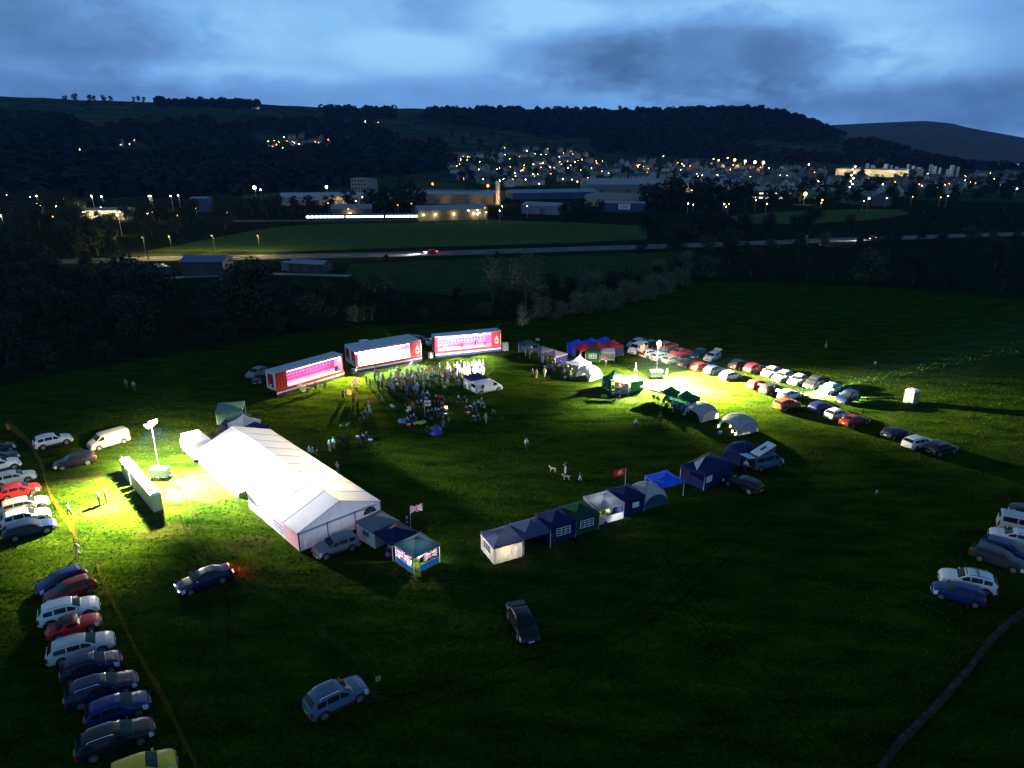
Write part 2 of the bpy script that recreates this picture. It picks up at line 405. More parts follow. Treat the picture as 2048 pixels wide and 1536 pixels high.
# ------------------------------------------------------------------ trees and bushes
LEAF = [mat('leaf ' + n, c, rough=.7, var=.35, scale=.8, spec=.2) for n, c in
        (('dark', (.008, .017, .007)), ('mid', (.017, .029, .011)), ('olive', (.070, .076, .034)), ('pale', (.13, .125, .07)), ('bare', (.075, .062, .042)))]
BARK = mat('bark', (.05, .042, .032), rough=.95, var=.3, scale=3)
def crown_mesh(name, seed, w, h, base, n, leaf, mats, lobes=9, flat=.8, sparse=0.0):
    """many small leaf faces gathered in lobes through an uneven volume; unit metres"""
    r = random.Random(seed); mb = MB(); L = []
    for i in range(lobes):
        a = r.uniform(0, 2 * PI); q = r.uniform(.1, .62) * w / 2; t = r.uniform(.12, .92)
        rad = w * r.uniform(.17, .30) * (1.1 - .45 * abs(t - .4))
        q *= (1.15 - .75 * max(0, t - .35))
        L.append((math.cos(a) * q, math.sin(a) * q, base + (h - base) * t - rad * .25, rad))
    L.append((0, 0, base + (h - base) * .55, w * .30))
    tot = sum(l[3] ** 2 for l in L)
    for (x, y, z, rad) in L:
        k = int(n * rad * rad / tot)
        for _ in range(k):
            v = Vector((r.gauss(0, 1), r.gauss(0, 1), r.gauss(0, 1))); v.normalize()
            d = rad * (r.random() ** .4) * (1 + .16 * math.sin(v.x * 7 + v.z * 5 + seed))
            p = Vector((x, y, z)) + Vector((v.x * d, v.y * d, v.z * d * flat))
            if p.z < .15: p.z = .15 + r.random() * .3
            s = leaf * r.uniform(.5, 1.35)
            nrm = (v + Vector((r.uniform(-.9, .9), r.uniform(-.9, .9), r.uniform(-.4, .9)))).normalized()
            a = nrm.cross(Vector((r.random(), r.random(), 1))).normalized(); b = nrm.cross(a)
            mb.cur = 0 if r.random() < .7 else 1
            mb.face(p - a * s - b * s * .3, p + b * s * .6 - a * s * .1, p + a * s + b * s * .2, p - b * s * .7)
    return mb.mesh(name, mats)
def trunk_mesh(name, seed, h, r0, limbs, w, base):
    r = random.Random(seed); mb = MB()
    top = Vector((r.uniform(-.3, .3), r.uniform(-.3, .3), h * .8))
    mid = Vector((r.uniform(-.2, .2), r.uniform(-.2, .2), h * .4))
    mb.tube([(0, 0, -.3), (0, 0, .4), mid, top], [r0 * 1.5, r0, r0 * .7, r0 * .15], 7)
    for i in range(limbs):
        a = 2 * PI * i / limbs + r.uniform(-.4, .4); t = r.uniform(.3, .7); s = Vector((0, 0, 0)).lerp(top, t)
        e = s + Vector((math.cos(a) * w * .36, math.sin(a) * w * .36, h * r.uniform(.12, .3)))
        m_ = s.lerp(e, .5) + Vector((0, 0, h * .05))
        mb.tube([s, m_, e], [r0 * .5, r0 * .3, r0 * .08], 5)
        for j in range(2):
            b = a + r.uniform(-.8, .8)
            mb.tube([m_, m_ + Vector((math.cos(b) * w * .2, math.sin(b) * w * .2, h * r.uniform(.08, .2)))], [r0 * .22, r0 * .05], 4)
    return mb.mesh(name, [BARK])
KIND = {}
def kind(name, seed, w, h, base, n, leaf, mats, lobes=9, trunk=.28, limbs=6, flat=.8):
    KIND[name] = [(crown_mesh('crown', seed + k, w, h, base, n, leaf, [LEAF[mats[0]], LEAF[mats[1]]], lobes, flat),
                   trunk_mesh('trunk', seed + k + 50, h, trunk, limbs, w, base), h) for k in range(3)]
kind('oak', 11, 10, 11, 2.2, 3000, .26, (0, 1), 12)
kind('ash', 31, 7, 12, 2.5, 2200, .26, (1, 0), 10, .22)
kind('bush', 51, 5, 3.6, .2, 1300, .17, (0, 1), 9, .10, 5)
kind('willow', 71, 6, 4.4, .3, 1700, .15, (1, 2), 11, .14, 6)
kind('sallow', 77, 6, 4.6, .2, 1800, .14, (2, 3), 12, .14, 6)
kind('paletree', 91, 9, 12.5, 2.5, 2300, .17, (4, 3), 15, .24, 9)
kind('palebush', 111, 4.6, 4.6, .4, 1300, .13, (3, 4), 9, .10, 7)
kind('poplar', 131, 3.4, 13, 1.0, 1500, .24, (0, 1), 9, .2, 5, 1.3)
kind('fartree', 151, 9, 10, 1.5, 420, .62, (0, 1), 9, .3, 3)
kind('lollipop', 171, 8, 8, .4, 500, .45, (0, 0), 8, .3, 3)
KIND['bare'] = [(crown_mesh('crown', 301, 6, 13, 3, 420, .16, [LEAF[4], LEAF[2]], 14), trunk_mesh('trunk', 302, 14, .24, 14, 8, 3), 13)]
def tree(k, pos, h=None, label='', cat='tree', group=None, name=None, var=None, wide=1.0, z=None):
    v = KIND[k][R.randrange(len(KIND[k])) if var is None else var]
    s = (h / v[2]) if h else 1.0
    t = thing(name or ('bush' if cat == 'bush' else 'tree'), label, cat, (pos[0], pos[1], pos[2] if len(pos) > 2 else 0), R.uniform(0, 6.28), group)
    t.scale = (s * wide, s * wide, s)
    put('crown' if cat != 'bush' else 'foliage', v[0], t); put('trunk' if cat != 'bush' else 'stem', v[1], t)
    return t
def scatter_line(pts, step, jit, fn):
    for p in spline(pts, step): fn(Vector((p.x + R.uniform(-jit, jit), p.y + R.uniform(-jit, jit), 0)))
# belt of willows and bushes along the river behind the show field
belt = [G(*p) for p in [(-60, 772), (100, 738), (200, 722), (300, 706), (400, 688), (480, 676), (560, 660), (700, 645), (800, 640), (900, 636), (1000, 634)]]
GB = 'dark bushes of the river belt behind the stages'
scatter_line(belt, 5.5, 1.4, lambda p: tree(R.choice(['bush', 'willow', 'bush']), p, R.uniform(2.6, 5.0), 'dark bush in the scrub belt along the far field edge', 'bush', GB))
scatter_line([p * 1.12 for p in belt[1:]], 8, 2.5, lambda p: tree(R.choice(['bush', 'oak', 'ash', 'willow']), p, R.uniform(3, 5.2), 'dark low tree in the second row behind the stage trailers', 'tree', 'low trees of the river belt'))
beltR = [G(*p) for p in [(1090, 634), (1150, 630), (1230, 612), (1300, 592), (1370, 570)]]
scatter_line(beltR, 3.4, 1.2, lambda p: tree('sallow', p, R.uniform(4.2, 6.2), 'rounded grey green willow at the field edge right of the pale bush', 'bush', 'willows at the field edge'))
scatter_line([p * 1.13 for p in beltR], 6.5, 2, lambda p: tree(R.choice(['sallow', 'willow', 'oak']), p, R.uniform(4.5, 7), 'dark tree rising behind the rounded willows', 'tree', 'trees behind the willows'))
tree('oak', G(505, 652), 15.5, 'broad dark tree with a high round crown standing left of the farm shed', 'tree', wide=1.35, var=0)
tree('oak', G(440, 640), 11, 'dark tree leaning against the left side of the tallest broad tree', 'tree', wide=1.2, var=1)
tree('oak', G(760, 628), 10, 'dark dense tree in the scrub above the middle stage trailer', 'tree', wide=1.3, var=2)
tree('paletree', G(1052, 618), 15, 'tall pale brown leafed tree standing before the meadow at mid picture', 'tree', var=0)
tree('bare', G(985, 610), 14.5, 'thin sparse tree standing just left of the tall pale brown tree', 'tree', var=0)
tree('bare', G(1155, 592), 12, 'thin sparse tree standing right of the tall pale brown tree', 'tree', var=0)
tree('palebush', G(1044, 652), 5.2, 'pale bush lit by the show lights at the field edge behind the right trailer', 'bush', var=0)
# dark mass at the back of the right hand field
scatter_line([G(*p) for p in [(1410, 556), (1500, 552), (1600, 556), (1750, 566), (1900, 576), (2090, 590)]], 8, 2, lambda p: tree(R.choice(['oak', 'ash', 'willow']), p, R.uniform(6, 12), 'dark tree in the row beyond the right hand field', 'tree', 'tree row beyond the right field'))
scatter_line([G(*p) for p in [(1380, 520), (1480, 525), (1620, 520), (1760, 525), (1950, 530), (2080, 530)]], 19, 6, lambda p: tree(R.choice(['oak', 'ash']), p, R.uniform(8, 13), 'dark tree in the loose wood below the main road at right', 'tree', 'wood between the right field and the road'))
scatter_line([G(*p) for p in [(1290, 470), (1370, 468), (1450, 468), (1540, 474), (1640, 470)]], 9, 4, lambda p: tree('oak', p, R.uniform(9, 13), 'dark tree in the clump right of the far meadow', 'tree', 'clump beside the main road'))
scatter_line([G(*p) for p in [(1700, 466), (1850, 462), (2090, 452)]], 22, 5, lambda p: tree('fartree', p, R.uniform(6, 11), 'dark tree on the far side of the road at the right', 'tree', 'trees beyond the road at the right'))
# left wood
def region(poly, n, fn, seed, mind=0):
    r = random.Random(seed); xs = [p[0] for p in poly]; ys = [p[1] for p in poly]; k = 0; tries = 0; got = []
    while k < n and tries < n * 60:
        tries += 1
        x = r.uniform(min(xs), max(xs)); y = r.uniform(min(ys), max(ys)); c = False
        for i in range(len(poly)):
            (x1, y1), (x2, y2) = poly[i], poly[i - 1]
            if (y1 > y) != (y2 > y) and x < (x2 - x1) * (y - y1) / (y2 - y1) + x1: c = not c
        if c and all((x - a) ** 2 + (2.2 * (y - b)) ** 2 > mind * mind for a, b in got):
            got.append((x, y)); k += 1; fn(x, y, r)
region([(-40, 560), (150, 545), (290, 555), (320, 600), (290, 700), (100, 735), (-40, 760)], 38, lambda x, y, r: tree(r.choice(['oak', 'bush', 'ash', 'oak']), G(x, y), r.uniform(5, 12), 'dark tree in the unlit wood at the left behind the show field', 'tree', 'wood at the left'), 3, 22)
region([(-40, 440), (130, 450), (260, 470), (280, 545), (-40, 560)], 26, lambda x, y, r: tree(r.choice(['oak', 'ash']), G(x, y), r.uniform(9, 14), 'dark tree of the left wood below the street lamps', 'tree', 'wood below the street lamps'), 4, 26)
region([(-20, 395), (170, 420), (260, 436), (440, 436), (480, 462), (260, 480), (-20, 450)], 22, lambda x, y, r: tree('oak', G(x, y), r.uniform(9, 15), 'dark tree between the lit street and the left wood', 'tree', 'trees along the lit street'), 5, 24)
region([(330, 640), (420, 600), (640, 560), (700, 600), (640, 650), (420, 680)], 12, lambda x, y, r: tree(r.choice(['bush', 'willow', 'oak']), G(x, y), r.uniform(4, 8), 'dark scrub tree in the hollow beyond the left stage trailer', 'tree', 'scrub in the hollow'), 6, 34)
# trees among the sheds
def at(k, pts, h, label, group, cat='tree'):
    for p in pts: tree(k, G(*p), h * R.uniform(.85, 1.15), label, cat, group)
at('fartree', [(770, 428), (792, 430), (815, 427), (838, 424), (745, 424), (800, 418)], 16, 'dark tree among the low sheds left of the lamplit shed', 'trees among the sheds')
at('fartree', [(535, 436), (560, 432), (590, 436), (620, 432), (505, 432), (660, 424), (700, 420)], 12, 'dark tree in the row before the long low factory roof', 'row before the long factory')
at('fartree', [(1128, 440), (1145, 436), (1178, 434), (1200, 432), (1135, 452), (1160, 430)], 9, 'dark tree before the navy shed with a white sign', 'trees before the navy shed')
at('fartree', [(1290, 418), (1310, 420), (1335, 416), (1360, 420), (1385, 412), (1410, 416), (1440, 412), (1470, 408), (1490, 414), (1350, 404), (1400, 402)], 17, 'dark tree in the wood before the long zigzag roofed warehouse', 'wood before the warehouse')
at('fartree', [(1540, 410), (1570, 414), (1600, 408), (1640, 412), (1672, 410), (1705, 412), (1735, 408), (1780, 408), (1820, 404), (1860, 404), (1905, 408), (1960, 402), (2010, 404)], 15, 'dark tree on the near edge of the town right of the warehouse', 'trees on the near edge of town')
tree('fartree', G(803, 385), 14, 'round tree lit yellow green behind the long brown factory', 'tree', 'lamplit trees behind the factory')
tree('fartree', G(826, 385), 13, 'round tree lit yellow green behind the long brown factory', 'tree', 'lamplit trees behind the factory')
tree('fartree', G(935, 385), 11, 'small tree lit yellow green beside the glowing chimney', 'tree')
for x in (1752, 1760): tree('poplar', P(x, 352), 26, 'slim dark poplar before the floodlit dairy works', 'tree', 'poplars before the works', wide=1.6)
# hedge along the near side of the main road at the right, trees among the houses
scatter_line([G(*p) for p in [(1300, 503), (1420, 500), (1500, 498), (1600, 494), (1700, 490), (1850, 482), (2090, 474)]], 9, 3, lambda p: tree(R.choice(['bush', 'willow', 'oak']), p, R.uniform(3.5, 7), 'dark shrub in the roadside hedge at the right', 'bush', 'roadside hedge at the right'))
scatter_line([G(*p) for p in [(620, 528), (760, 522), (900, 516), (1010, 511)]], 14, 4, lambda p: tree('bush', p, R.uniform(1.5, 3), 'low dark shrub on the verge below the main road', 'bush', 'verge shrubs'))
for poly, n, w_, sd in (([(880, 305), (1080, 295), (1190, 308), (1180, 372), (930, 374)], 34, 'among the middle houses', 61), ([(1190, 322), (1420, 328), (1640, 345), (1640, 376), (1440, 372), (1200, 360)], 34, 'among the right houses', 62), ([(1640, 356), (1900, 352), (2040, 348), (2048, 390), (1760, 396)], 26, 'in the scattered town', 63), ([(520, 270), (700, 262), (720, 300), (640, 316), (530, 312)], 14, 'in the hillside village', 64)):
    region(poly, n, lambda x, y, r: P(x, y) and tree('fartree', P(x, y), r.uniform(8, 14), 'dark garden tree ' + w_, 'tree', 'garden trees ' + w_), sd, 12)
# skyline trees and hillside copses
for x in (132, 152, 180, 189, 208, 222, 268, 278, 288):
    p = P(x, 204) or P(x, 208)
    tree('lollipop', p, 17 if x in (152, 180, 208) else 13, 'small tree standing alone against the sky on the left ridge', 'tree', 'skyline trees on the left ridge')
for x, y in [(925, 290), (960, 292), (860, 285), (905, 275), (1030, 296), (1002, 298), (985, 278), (890, 262), (1090, 298), (1140, 300), (1240, 222), (1275, 223)]:
    p = P(x, y); p and tree('lollipop', p, 17, 'round tree on the pale hill pasture below the dark wood', 'tree', 'trees on the hill pasture')
WOODL = [mat('woodland ' + n, c, rough=.9, var=.4, scale=.02, spec=.1) for n, c in (('dark', (.005, .011, .012)), ('mid', (.009, .018, .018)))]
def woodland(label, polys, seed, size=(10, 16)):
    mb = MB()
    def one(x, y, r):
        p = P(x, y)
        if p is None: return
        s = r.uniform(*size); lob = 26
        for _ in range(lob):
            v = Vector((r.gauss(0, 1), r.gauss(0, 1), abs(r.gauss(0, 1)) + .1)).normalized()
            c = p + Vector((v.x * s * .6, v.y * s * .6, s * .15 + v.z * s * .8))
            k = s * r.uniform(.18, .34); n_ = (v + Vector((r.uniform(-.6, .6), r.uniform(-.6, .6), r.uniform(-.3, .6)))).normalized()
            a = n_.cross(Vector((.3, .2, 1))).normalized(); b = n_.cross(a); mb.cur = 0 if r.random() < .6 else 1
            mb.face(c - a * k - b * k * .6, c + a * k - b * k * .4, c + a * k * .7 + b * k, c - a * k * .5 + b * k * .8)
    for i, (poly, n) in enumerate(polys): region(poly, n, one, seed + i)
    return tag(mb.build('woodland', WOODL), label, 'woodland', kind='stuff')
woodland('dark wood covering the hillside under the ridge at the centre and right', [
    ([(856, 222), (1000, 220), (1200, 222), (1200, 240), (1000, 262), (850, 240)], 420),
    ([(1190, 228), (1330, 222), (1500, 220), (1600, 240), (1690, 272), (1660, 290), (1450, 278), (1200, 285), (1000, 262)], 900),
    ([(1335, 222), (1500, 221), (1535, 222), (1600, 240), (1670, 268), (1640, 274), (1500, 240), (1340, 230)], 260),
    ([(1690, 285), (1760, 288), (1860, 320), (1920, 332), (1860, 336), (1700, 326)], 260),
    ([(1200, 280), (1440, 285), (1560, 310), (1900, 335), (2060, 338), (2060, 346), (1500, 322), (1180, 305)], 330)], 40)
woodland('dark woods and hedged copses spread over the left hillside', [
    ([(313, 206), (400, 206), (520, 210), (515, 218), (315, 212)], 150),
    ([(640, 217), (790, 219), (786, 238), (660, 240)], 90),
    ([(0, 235), (120, 232), (180, 262), (300, 250), (330, 275), (200, 300), (0, 310)], 190), ([(280, 262), (400, 240), (480, 256), (540, 300), (500, 345), (330, 340)], 210), ([(0, 330), (200, 318), (420, 335), (500, 350), (0, 372)], 240),
    ([(470, 255), (600, 240), (740, 250), (800, 285), (720, 300), (560, 268)], 240),
    ([(700, 290), (880, 290), (910, 330), (880, 350), (560, 350), (520, 320)], 420),
    ([(0, 370), (500, 345), (700, 350), (720, 372), (480, 390), (0, 400)], 420)], 80)
# ------------------------------------------------------------------ vehicles
CT = {  # L, W, wheelbase, front overhang, wheel r, belt, clearance, roof half width share, top profile, windscreen, rear window, side windows
 'hatch': dict(L=4.05, W=1.75, wb=2.55, fo=.80, r=.31, belt=.96, zb=.2, rw=.76, top=[(0, .5), (.03, .72), (.07, .95), (.16, 1.06), (.42, 1.36), (.7, 1.44), (1.4, 1.48), (2.0, 1.46), (2.3, 1.39), (3.02, .98), (3.5, .9), (3.82, .77), (3.98, .6), (4.05, .42)], ws=(2.3, 2.98), rwn=(.15, .48), sw=[(2.02, 2.9), (1.12, 1.94), (.5, 1.02)]),
 'estate': dict(L=4.68, W=1.8, wb=2.72, fo=.92, r=.33, belt=.96, zb=.2, rw=.76, top=[(0, .5), (.03, .75), (.07, .98), (.18, 1.08), (.5, 1.38), (.8, 1.44), (1.6, 1.48), (2.4, 1.46), (2.72, 1.39), (3.45, .98), (4.05, .9), (4.42, .77), (4.6, .6), (4.68, .42)], ws=(2.72, 3.4), rwn=(.17, .5), sw=[(2.42, 3.32), (1.5, 2.34), (.6, 1.4)]),
 'suv': dict(L=4.5, W=1.87, wb=2.66, fo=.88, r=.36, belt=1.08, zb=.26, rw=.78, top=[(0, .55), (.03, .85), (.07, 1.08), (.18, 1.2), (.42, 1.5), (.7, 1.6), (1.5, 1.67), (2.2, 1.65), (2.52, 1.57), (3.2, 1.14), (3.8, 1.06), (4.25, .92), (4.42, .72), (4.5, .45)], ws=(2.52, 3.15), rwn=(.17, .44), sw=[(2.24, 3.06), (1.3, 2.16), (.55, 1.2)], rails=True),
 'sedan': dict(L=4.75, W=1.83, wb=2.8, fo=.9, r=.33, belt=.96, zb=.19, rw=.74, top=[(0, .5), (.04, .85), (.1, 1.0), (.72, 1.05), (1.4, 1.38), (1.75, 1.43), (2.3, 1.44), (2.75, 1.38), (3.5, .97), (4.1, .89), (4.5, .76), (4.66, .6), (4.75, .42)], ws=(2.75, 3.45), rwn=(.78, 1.4), sw=[(2.44, 3.36), (1.5, 2.36), (1.0, 1.42)]),
 'van': dict(L=4.95, W=1.94, wb=3.1, fo=.92, r=.34, belt=1.18, zb=.24, rw=.9, top=[(0, .55), (.03, 1.0), (.06, 1.6), (.13, 1.85), (.4, 1.93), (1.5, 1.95), (3.1, 1.94), (3.45, 1.87), (4.15, 1.26), (4.5, 1.08), (4.8, .88), (4.91, .6), (4.95, .45)], ws=(3.45, 4.1), rwn=None, sw=[(3.2, 4.0)]),
 'camper': dict(L=4.9, W=1.92, wb=3.0, fo=.92, r=.34, belt=1.16, zb=.24, rw=.88, top=[(0, .55), (.03, 1.0), (.08, 1.5), (.18, 1.84), (.4, 1.92), (1.5, 1.95), (3.1, 1.94), (3.4, 1.87), (4.1, 1.24), (4.45, 1.06), (4.75, .88), (4.86, .6), (4.9, .45)], ws=(3.4, 4.05), rwn=(.07, .16), sw=[(3.15, 3.95), (1.7, 3.0), (.35, 1.6)]),
 'roadster': dict(L=3.9, W=1.62, wb=2.3, fo=.75, r=.31, belt=.86, zb=.2, rw=.80, top=[(0, .5), (.05, .72), (.3, .86), (1.0, .9), (1.25, 1.0), (1.35, 1.24), (1.8, 1.32), (2.2, 1.24), (2.45, .92), (3.2, .86), (3.6, .78), (3.82, .62), (3.9, .42)], ws=(2.2, 2.42), rwn=None, sw=[(1.5, 2.3)]),
}
PARTS = {}
def car_parts(k):
    if k in PARTS: return PARTS[k]
    c = CT[k]; L, Wd, r = c['L'], c['W'], c['r']; xf = L - c['fo']; xr = xf - c['wb']; Ra = r + .07
    tx = np.array([p[0] for p in c['top']]); tz = np.array([p[1] for p in c['top']])
    xs = sorted(set([round(float(v), 3) for v in list(tx) + list(np.arange(.1, L, .14)) + [q + d for q in (xr, xf) for d in (-Ra, -Ra * .8, -Ra * .4, 0, Ra * .4, Ra * .8, Ra)] + [v for s in c['sw'] for v in s] + list(c['ws']) + list(c['rwn'] or ())]))
    xs = [x for i, x in enumerate(xs) if 0 <= x <= L]
    Hm = tz.max()
    def ring(x):
        zt = float(np.interp(x, tx, tz)); u = 2 * x / L - 1; w = Wd / 2 * (1 - .13 * abs(u) ** 5)
        zb = c['zb'] + (.12 if x < .12 or x > L - .12 else 0)
        za = 0
        for q in (xr, xf):
            if abs(x - q) < Ra: za = max(za, r + math.sqrt(Ra * Ra - (x - q) ** 2))
        z2 = max(zb, za); be = min(c['belt'], zt - .03)
        f = max(0.0, min(1.0, (zt - c['belt']) / (Hm - c['belt']))); wr = w * .93 * (1 - f) + Wd / 2 * c['rw'] * f
        a = max(z2 + .02, zb + .35 * (be - zb)); b = max(a + .01, zb + .75 * (be - zb)); be = max(be, b + .01); zt2 = max(zt, be + .02)
        pts = [(0, z2 if za else zb), (w * .8, z2), (w * .97, z2 + .01), (w, a), (w * .995, b), (w * .96, be)]
        for t in (.1, .5, .86, 1.0): pts.append((w * .955 + (wr - w * .955) * t, be + (zt2 - .045 - be) * t))
        pts += [(wr * .9, zt2 - .008), (wr * .5, zt2 + .012), (0, zt2 + .018)]
        return zt, pts
    rings = [(x,) + ring(x) for x in xs]; ox = (xr + xf) / 2
    mb = MB(); rows = []
    for x, zt, pts in rings:
        full = [(x - ox, y, z) for y, z in pts] + [(x - ox, -y, z) for y, z in pts[-2:0:-1]]
        rows.append(full)
    mb.loft(rows, True, True)
    out = [('body', mb.mesh('body', [PAINT['grey']], True), None)]
    npt = len(rings[0][2])
    def patch(name, x0, x1, r0, r1, m, sides, off, dz=0, cond=None, dx=0.0):
        me = MB(); ids = [i for i, q in enumerate(rings) if x0 - 1e-6 <= q[0] <= x1 + 1e-6 and (cond is None or cond(q))]
        for sgn in sides:
            for i, j in zip(ids[:-1], ids[1:]):
                for q in range(r0, r1):
                    def v(ii, qq):
                        x, zt, p = rings[ii]; return (x - ox + dx, sgn * (p[qq][0] + off * (1 if off else 0)), p[qq][1] + dz)
                    me.face(v(i, q), v(j, q), v(j, q + 1), v(i, q + 1))
        return (name, me.mesh(name, [m], True), None)
    out.append(patch('windscreen', c['ws'][0] + .03, c['ws'][1], 10, 12, GLASS, (1, -1), 0, .014, dx=.012))
    if c['rwn']: out.append(patch('rear_window', c['rwn'][0], c['rwn'][1], 10, 12, GLASS, (1, -1), 0, .012, dx=-.014))
    for (a, b) in c['sw']:
        for s in (1, -1): out.append(patch('side_window', a, b, 6, 8, GLASS, (s,), .012, 0, lambda q: q[1] - c['belt'] > .1))
    for s in (1, -1):
        out.append(patch('headlight', L - .5, L - .1, 3, 5, HLENS, (s,), .012))
        out.append(patch('tail_light', .0, .22, 3, 6, TLENS, (s,), .012, dx=-.012))
        m_ = MB(); m_.box((c['ws'][1] - .25 - ox, s * (Wd / 2 + .06), c['belt'] + .09), (.14, .2, .13)); out.append(('mirror', m_.mesh('mirror', [PAINT['grey']]), None))
    if k == 'suv':
        for s in (1, -1): out.append(patch('sill', .3, L - .3, 2, 3, BLACKP, (s,), .008))
    g = MB(); g.box((L - .03 - ox, 0, .52), (.09, Wd * .5, .14)); out.append(('grille', g.mesh('grille', [BLACKP]), None))
    for x, m_ in ((L + .01 - ox, PLATE_W), (-.03 - ox, PLATE_Y)):
        g = MB(); g.box((x, 0, .40 if x > 0 else .62), (.05, .5, .11)); out.append(('number_plate', g.mesh('number_plate', [m_]), None))
    if c.get('rails') or k == 'estate':
        for s in (1, -1):
            g = MB(); yy = s * Wd / 2 * c['rw'] * .93; g.tube([(.8 - ox, yy, Hm - .04), (.95 - ox, yy, Hm + .05), (2.1 - ox, yy, Hm + .05), (2.35 - ox, yy, Hm - .03)], .022, 5)
            out.append(('roof_rail', g.mesh('roof_rail', [CHROME]), None))
    tw = MB(); n = 16
    prof = [(r * .62, -.1), (r * .92, -.105), (r, -.07), (r, .07), (r * .92, .105), (r * .62, .1)]
    tw.loft([[(math.cos(2 * PI * i / n) * a, y, math.sin(2 * PI * i / n) * a) for i in range(n)] for a, y in prof], True, True)
    tyre = tw.mesh('wheel', [TYRE], True)
    rm = MB()
    for s in (1, -1):
        rm.loft([[(math.cos(2 * PI * i / n) * a, y * s, math.sin(2 * PI * i / n) * a) for i in range(n)] for a, y in ((r * .66, .102), (r * .66, .112), (r * .56, .112), (r * .56, .102))], True, False)
        for i in range(5):
            a = 2 * PI * i / 5; rm.box((math.cos(a) * r * .3, .107 * s, math.sin(a) * r * .3), (r * .56, .012, r * .16), M=Matrix.Rotation(-a, 3, 'Y'))
    rim = rm.mesh('rim', [ALLOY])
    for x in (xr, xf):
        for s in (1, -1): out.append(('wheel', tyre, ((x - ox, s * (Wd / 2 - .1), r), rim)))
    PARTS[k] = out; return out
def car(kind_, colour, loc, yaw, label, cat='car', group=None, name=None):
    t = thing(name or ('parked_car' if kind_ not in ('van', 'camper') else 'van'), label, cat, (loc[0], loc[1], .02), yaw, group)
    for nm, me, ex in car_parts(kind_):
        pm = [PAINT[colour]] if nm in ('body', 'mirror') else None
        if ex is None: put(nm, me, t, mats=pm)
        else:
            w = put(nm, me, t, loc=ex[0]); put('rim', ex[1], w)
    return t
def by_wheels(kind_, colour, a, b, label, **k):
    """a, b: photo px where the camera-side rear and front wheels touch the grass"""
    A, B = G(*a), G(*b); d = (B - A); yaw = math.atan2(d.y, d.x); n = Vector((-d.y, d.x, 0)).normalized()
    mid = (A + B) / 2
    if n.dot(Vector((mid.x, mid.y, 0))) < 0: n = -n
    return car(kind_, colour, mid + n * (CT[kind_]['W'] / 2 - .1), yaw, label, **k)
def by_centre(kind_, colour, c, dpx, label, **k):
    return car(kind_, colour, G(*c), yaw_px(c[0], c[1], *dpx), label, **k)
GL1, GL2 = 'cars parked at the upper left behind the orange netting', 'cars parked in the lower left row'
dl = (60, -15)
by_centre('hatch', 'dark blue', (-4, 905), dl, 'dark car at the left edge, topmost of the upper left row', group=GL1)
by_centre('estate', 'black', (-2, 925), dl, 'black estate car at the left edge directly above the white one', group=GL1)
by_wheels('suv', 'white', (-18, 951), (25, 940), 'white sport utility car cut by the left edge above a silver estate', group=GL1)
by_wheels('estate', 'silver', (1, 977), (58, 964), 'long silver estate car parked directly above the bright red hatchback', group=GL1)
by_wheels('hatch', 'red', (13.5, 1003), (68, 990), 'bright red hatchback facing the orange netting', group=GL1)
by_centre('estate', 'beige', (52, 1020), dl, 'silver beige car parked just below the bright red hatchback', group=GL1)
by_centre('suv', 'white', (55, 1047), dl, 'white car squeezed between the beige and the dark blue car', group=GL1)
by_centre('estate', 'dark blue', (63, 1068), (60, -16), 'dark blue estate at the lower end of the upper left row', group=GL1)
by_wheels('suv', 'white', (87, 900), (134.5, 889), 'white sport utility car alone on the grass right of the orange netting')
by_wheels('van', 'beige', (250, 886.6), (198, 901.7), 'pale beige panel van parked left of the light tower', cat='van')
by_wheels('estate', 'black', (176, 930), (126, 941), 'dark grey estate car below the pale panel van')
by_centre('hatch', 'blue', (127, 1172), (-60, 22), 'blue hatchback at the top of the lower left row', group=GL2)
by_centre('hatch', 'dark red', (144, 1192), (-60, 22), 'dark red hatchback second from the top of the lower left row', group=GL2)
by_centre('suv', 'white', (142, 1234), (60, -17), 'large white people carrier under the dark red hatchback', group=GL2)
rt = by_centre('roadster', 'red', (152, 1262), (60, -17), 'small red open car with black soft top in the lower left row', group=GL2)
by_centre('estate', 'silver', (167, 1306), (60, -18), 'silver white estate below the small red soft top car', group=GL2)
by_centre('hatch', 'dark blue', (184, 1345), (60, -19), 'dark blue hatchback just below the silver white estate', group=GL2)
by_centre('estate', 'dark blue', (208, 1390), (60, -20), 'long dark blue estate in the middle of the lower left row', group=GL2)
by_centre('hatch', 'blue', (237, 1432), (60, -21), 'blue hatchback above the black car with a maroon bonnet', group=GL2)
by_centre('estate', 'black', (236, 1490), (60, -22), 'black car with a thin chrome window line above the yellow car', group=GL2)
by_centre('hatch', 'yellow', (285, 1556), (60, -22), 'yellow car at the bottom edge, lowest of the lower left row', group=GL2)
brake = by_centre('sedan', 'dark blue', (409, 1170), (-90, 33), 'dark blue car driving across the grass with red brake lights on')
by_wheels('suv', 'steel blue', (650, 1440), (720, 1405), 'silver blue sport utility car alone at the bottom of the field')
by_centre('sedan', 'black', (1046, 1256), (28, 60), 'black saloon car alone in the dark foreground at the centre')
by_wheels('suv', 'grey', (703.5, 1103), (654, 1119.5), 'grey estate car parked against the end wall of the marquee')
by_centre('estate', 'black', (1484, 976), (-62, -24), 'dark estate car with roof rails parked beside the navy tent')
cp = by_wheels('camper', 'teal blue', (1521, 943), (1557, 934), 'grey blue camper van with raised pop top and open tailgate', cat='camper van', name='camper_van')
by_centre('estate', 'black', (2066, 1032), (-70, -12), 'black car at the right edge above the pale van')
by_centre('camper', 'silver', (2048, 1066), (90, 20), 'pale silver people carrier cut by the right edge', cat='people carrier')
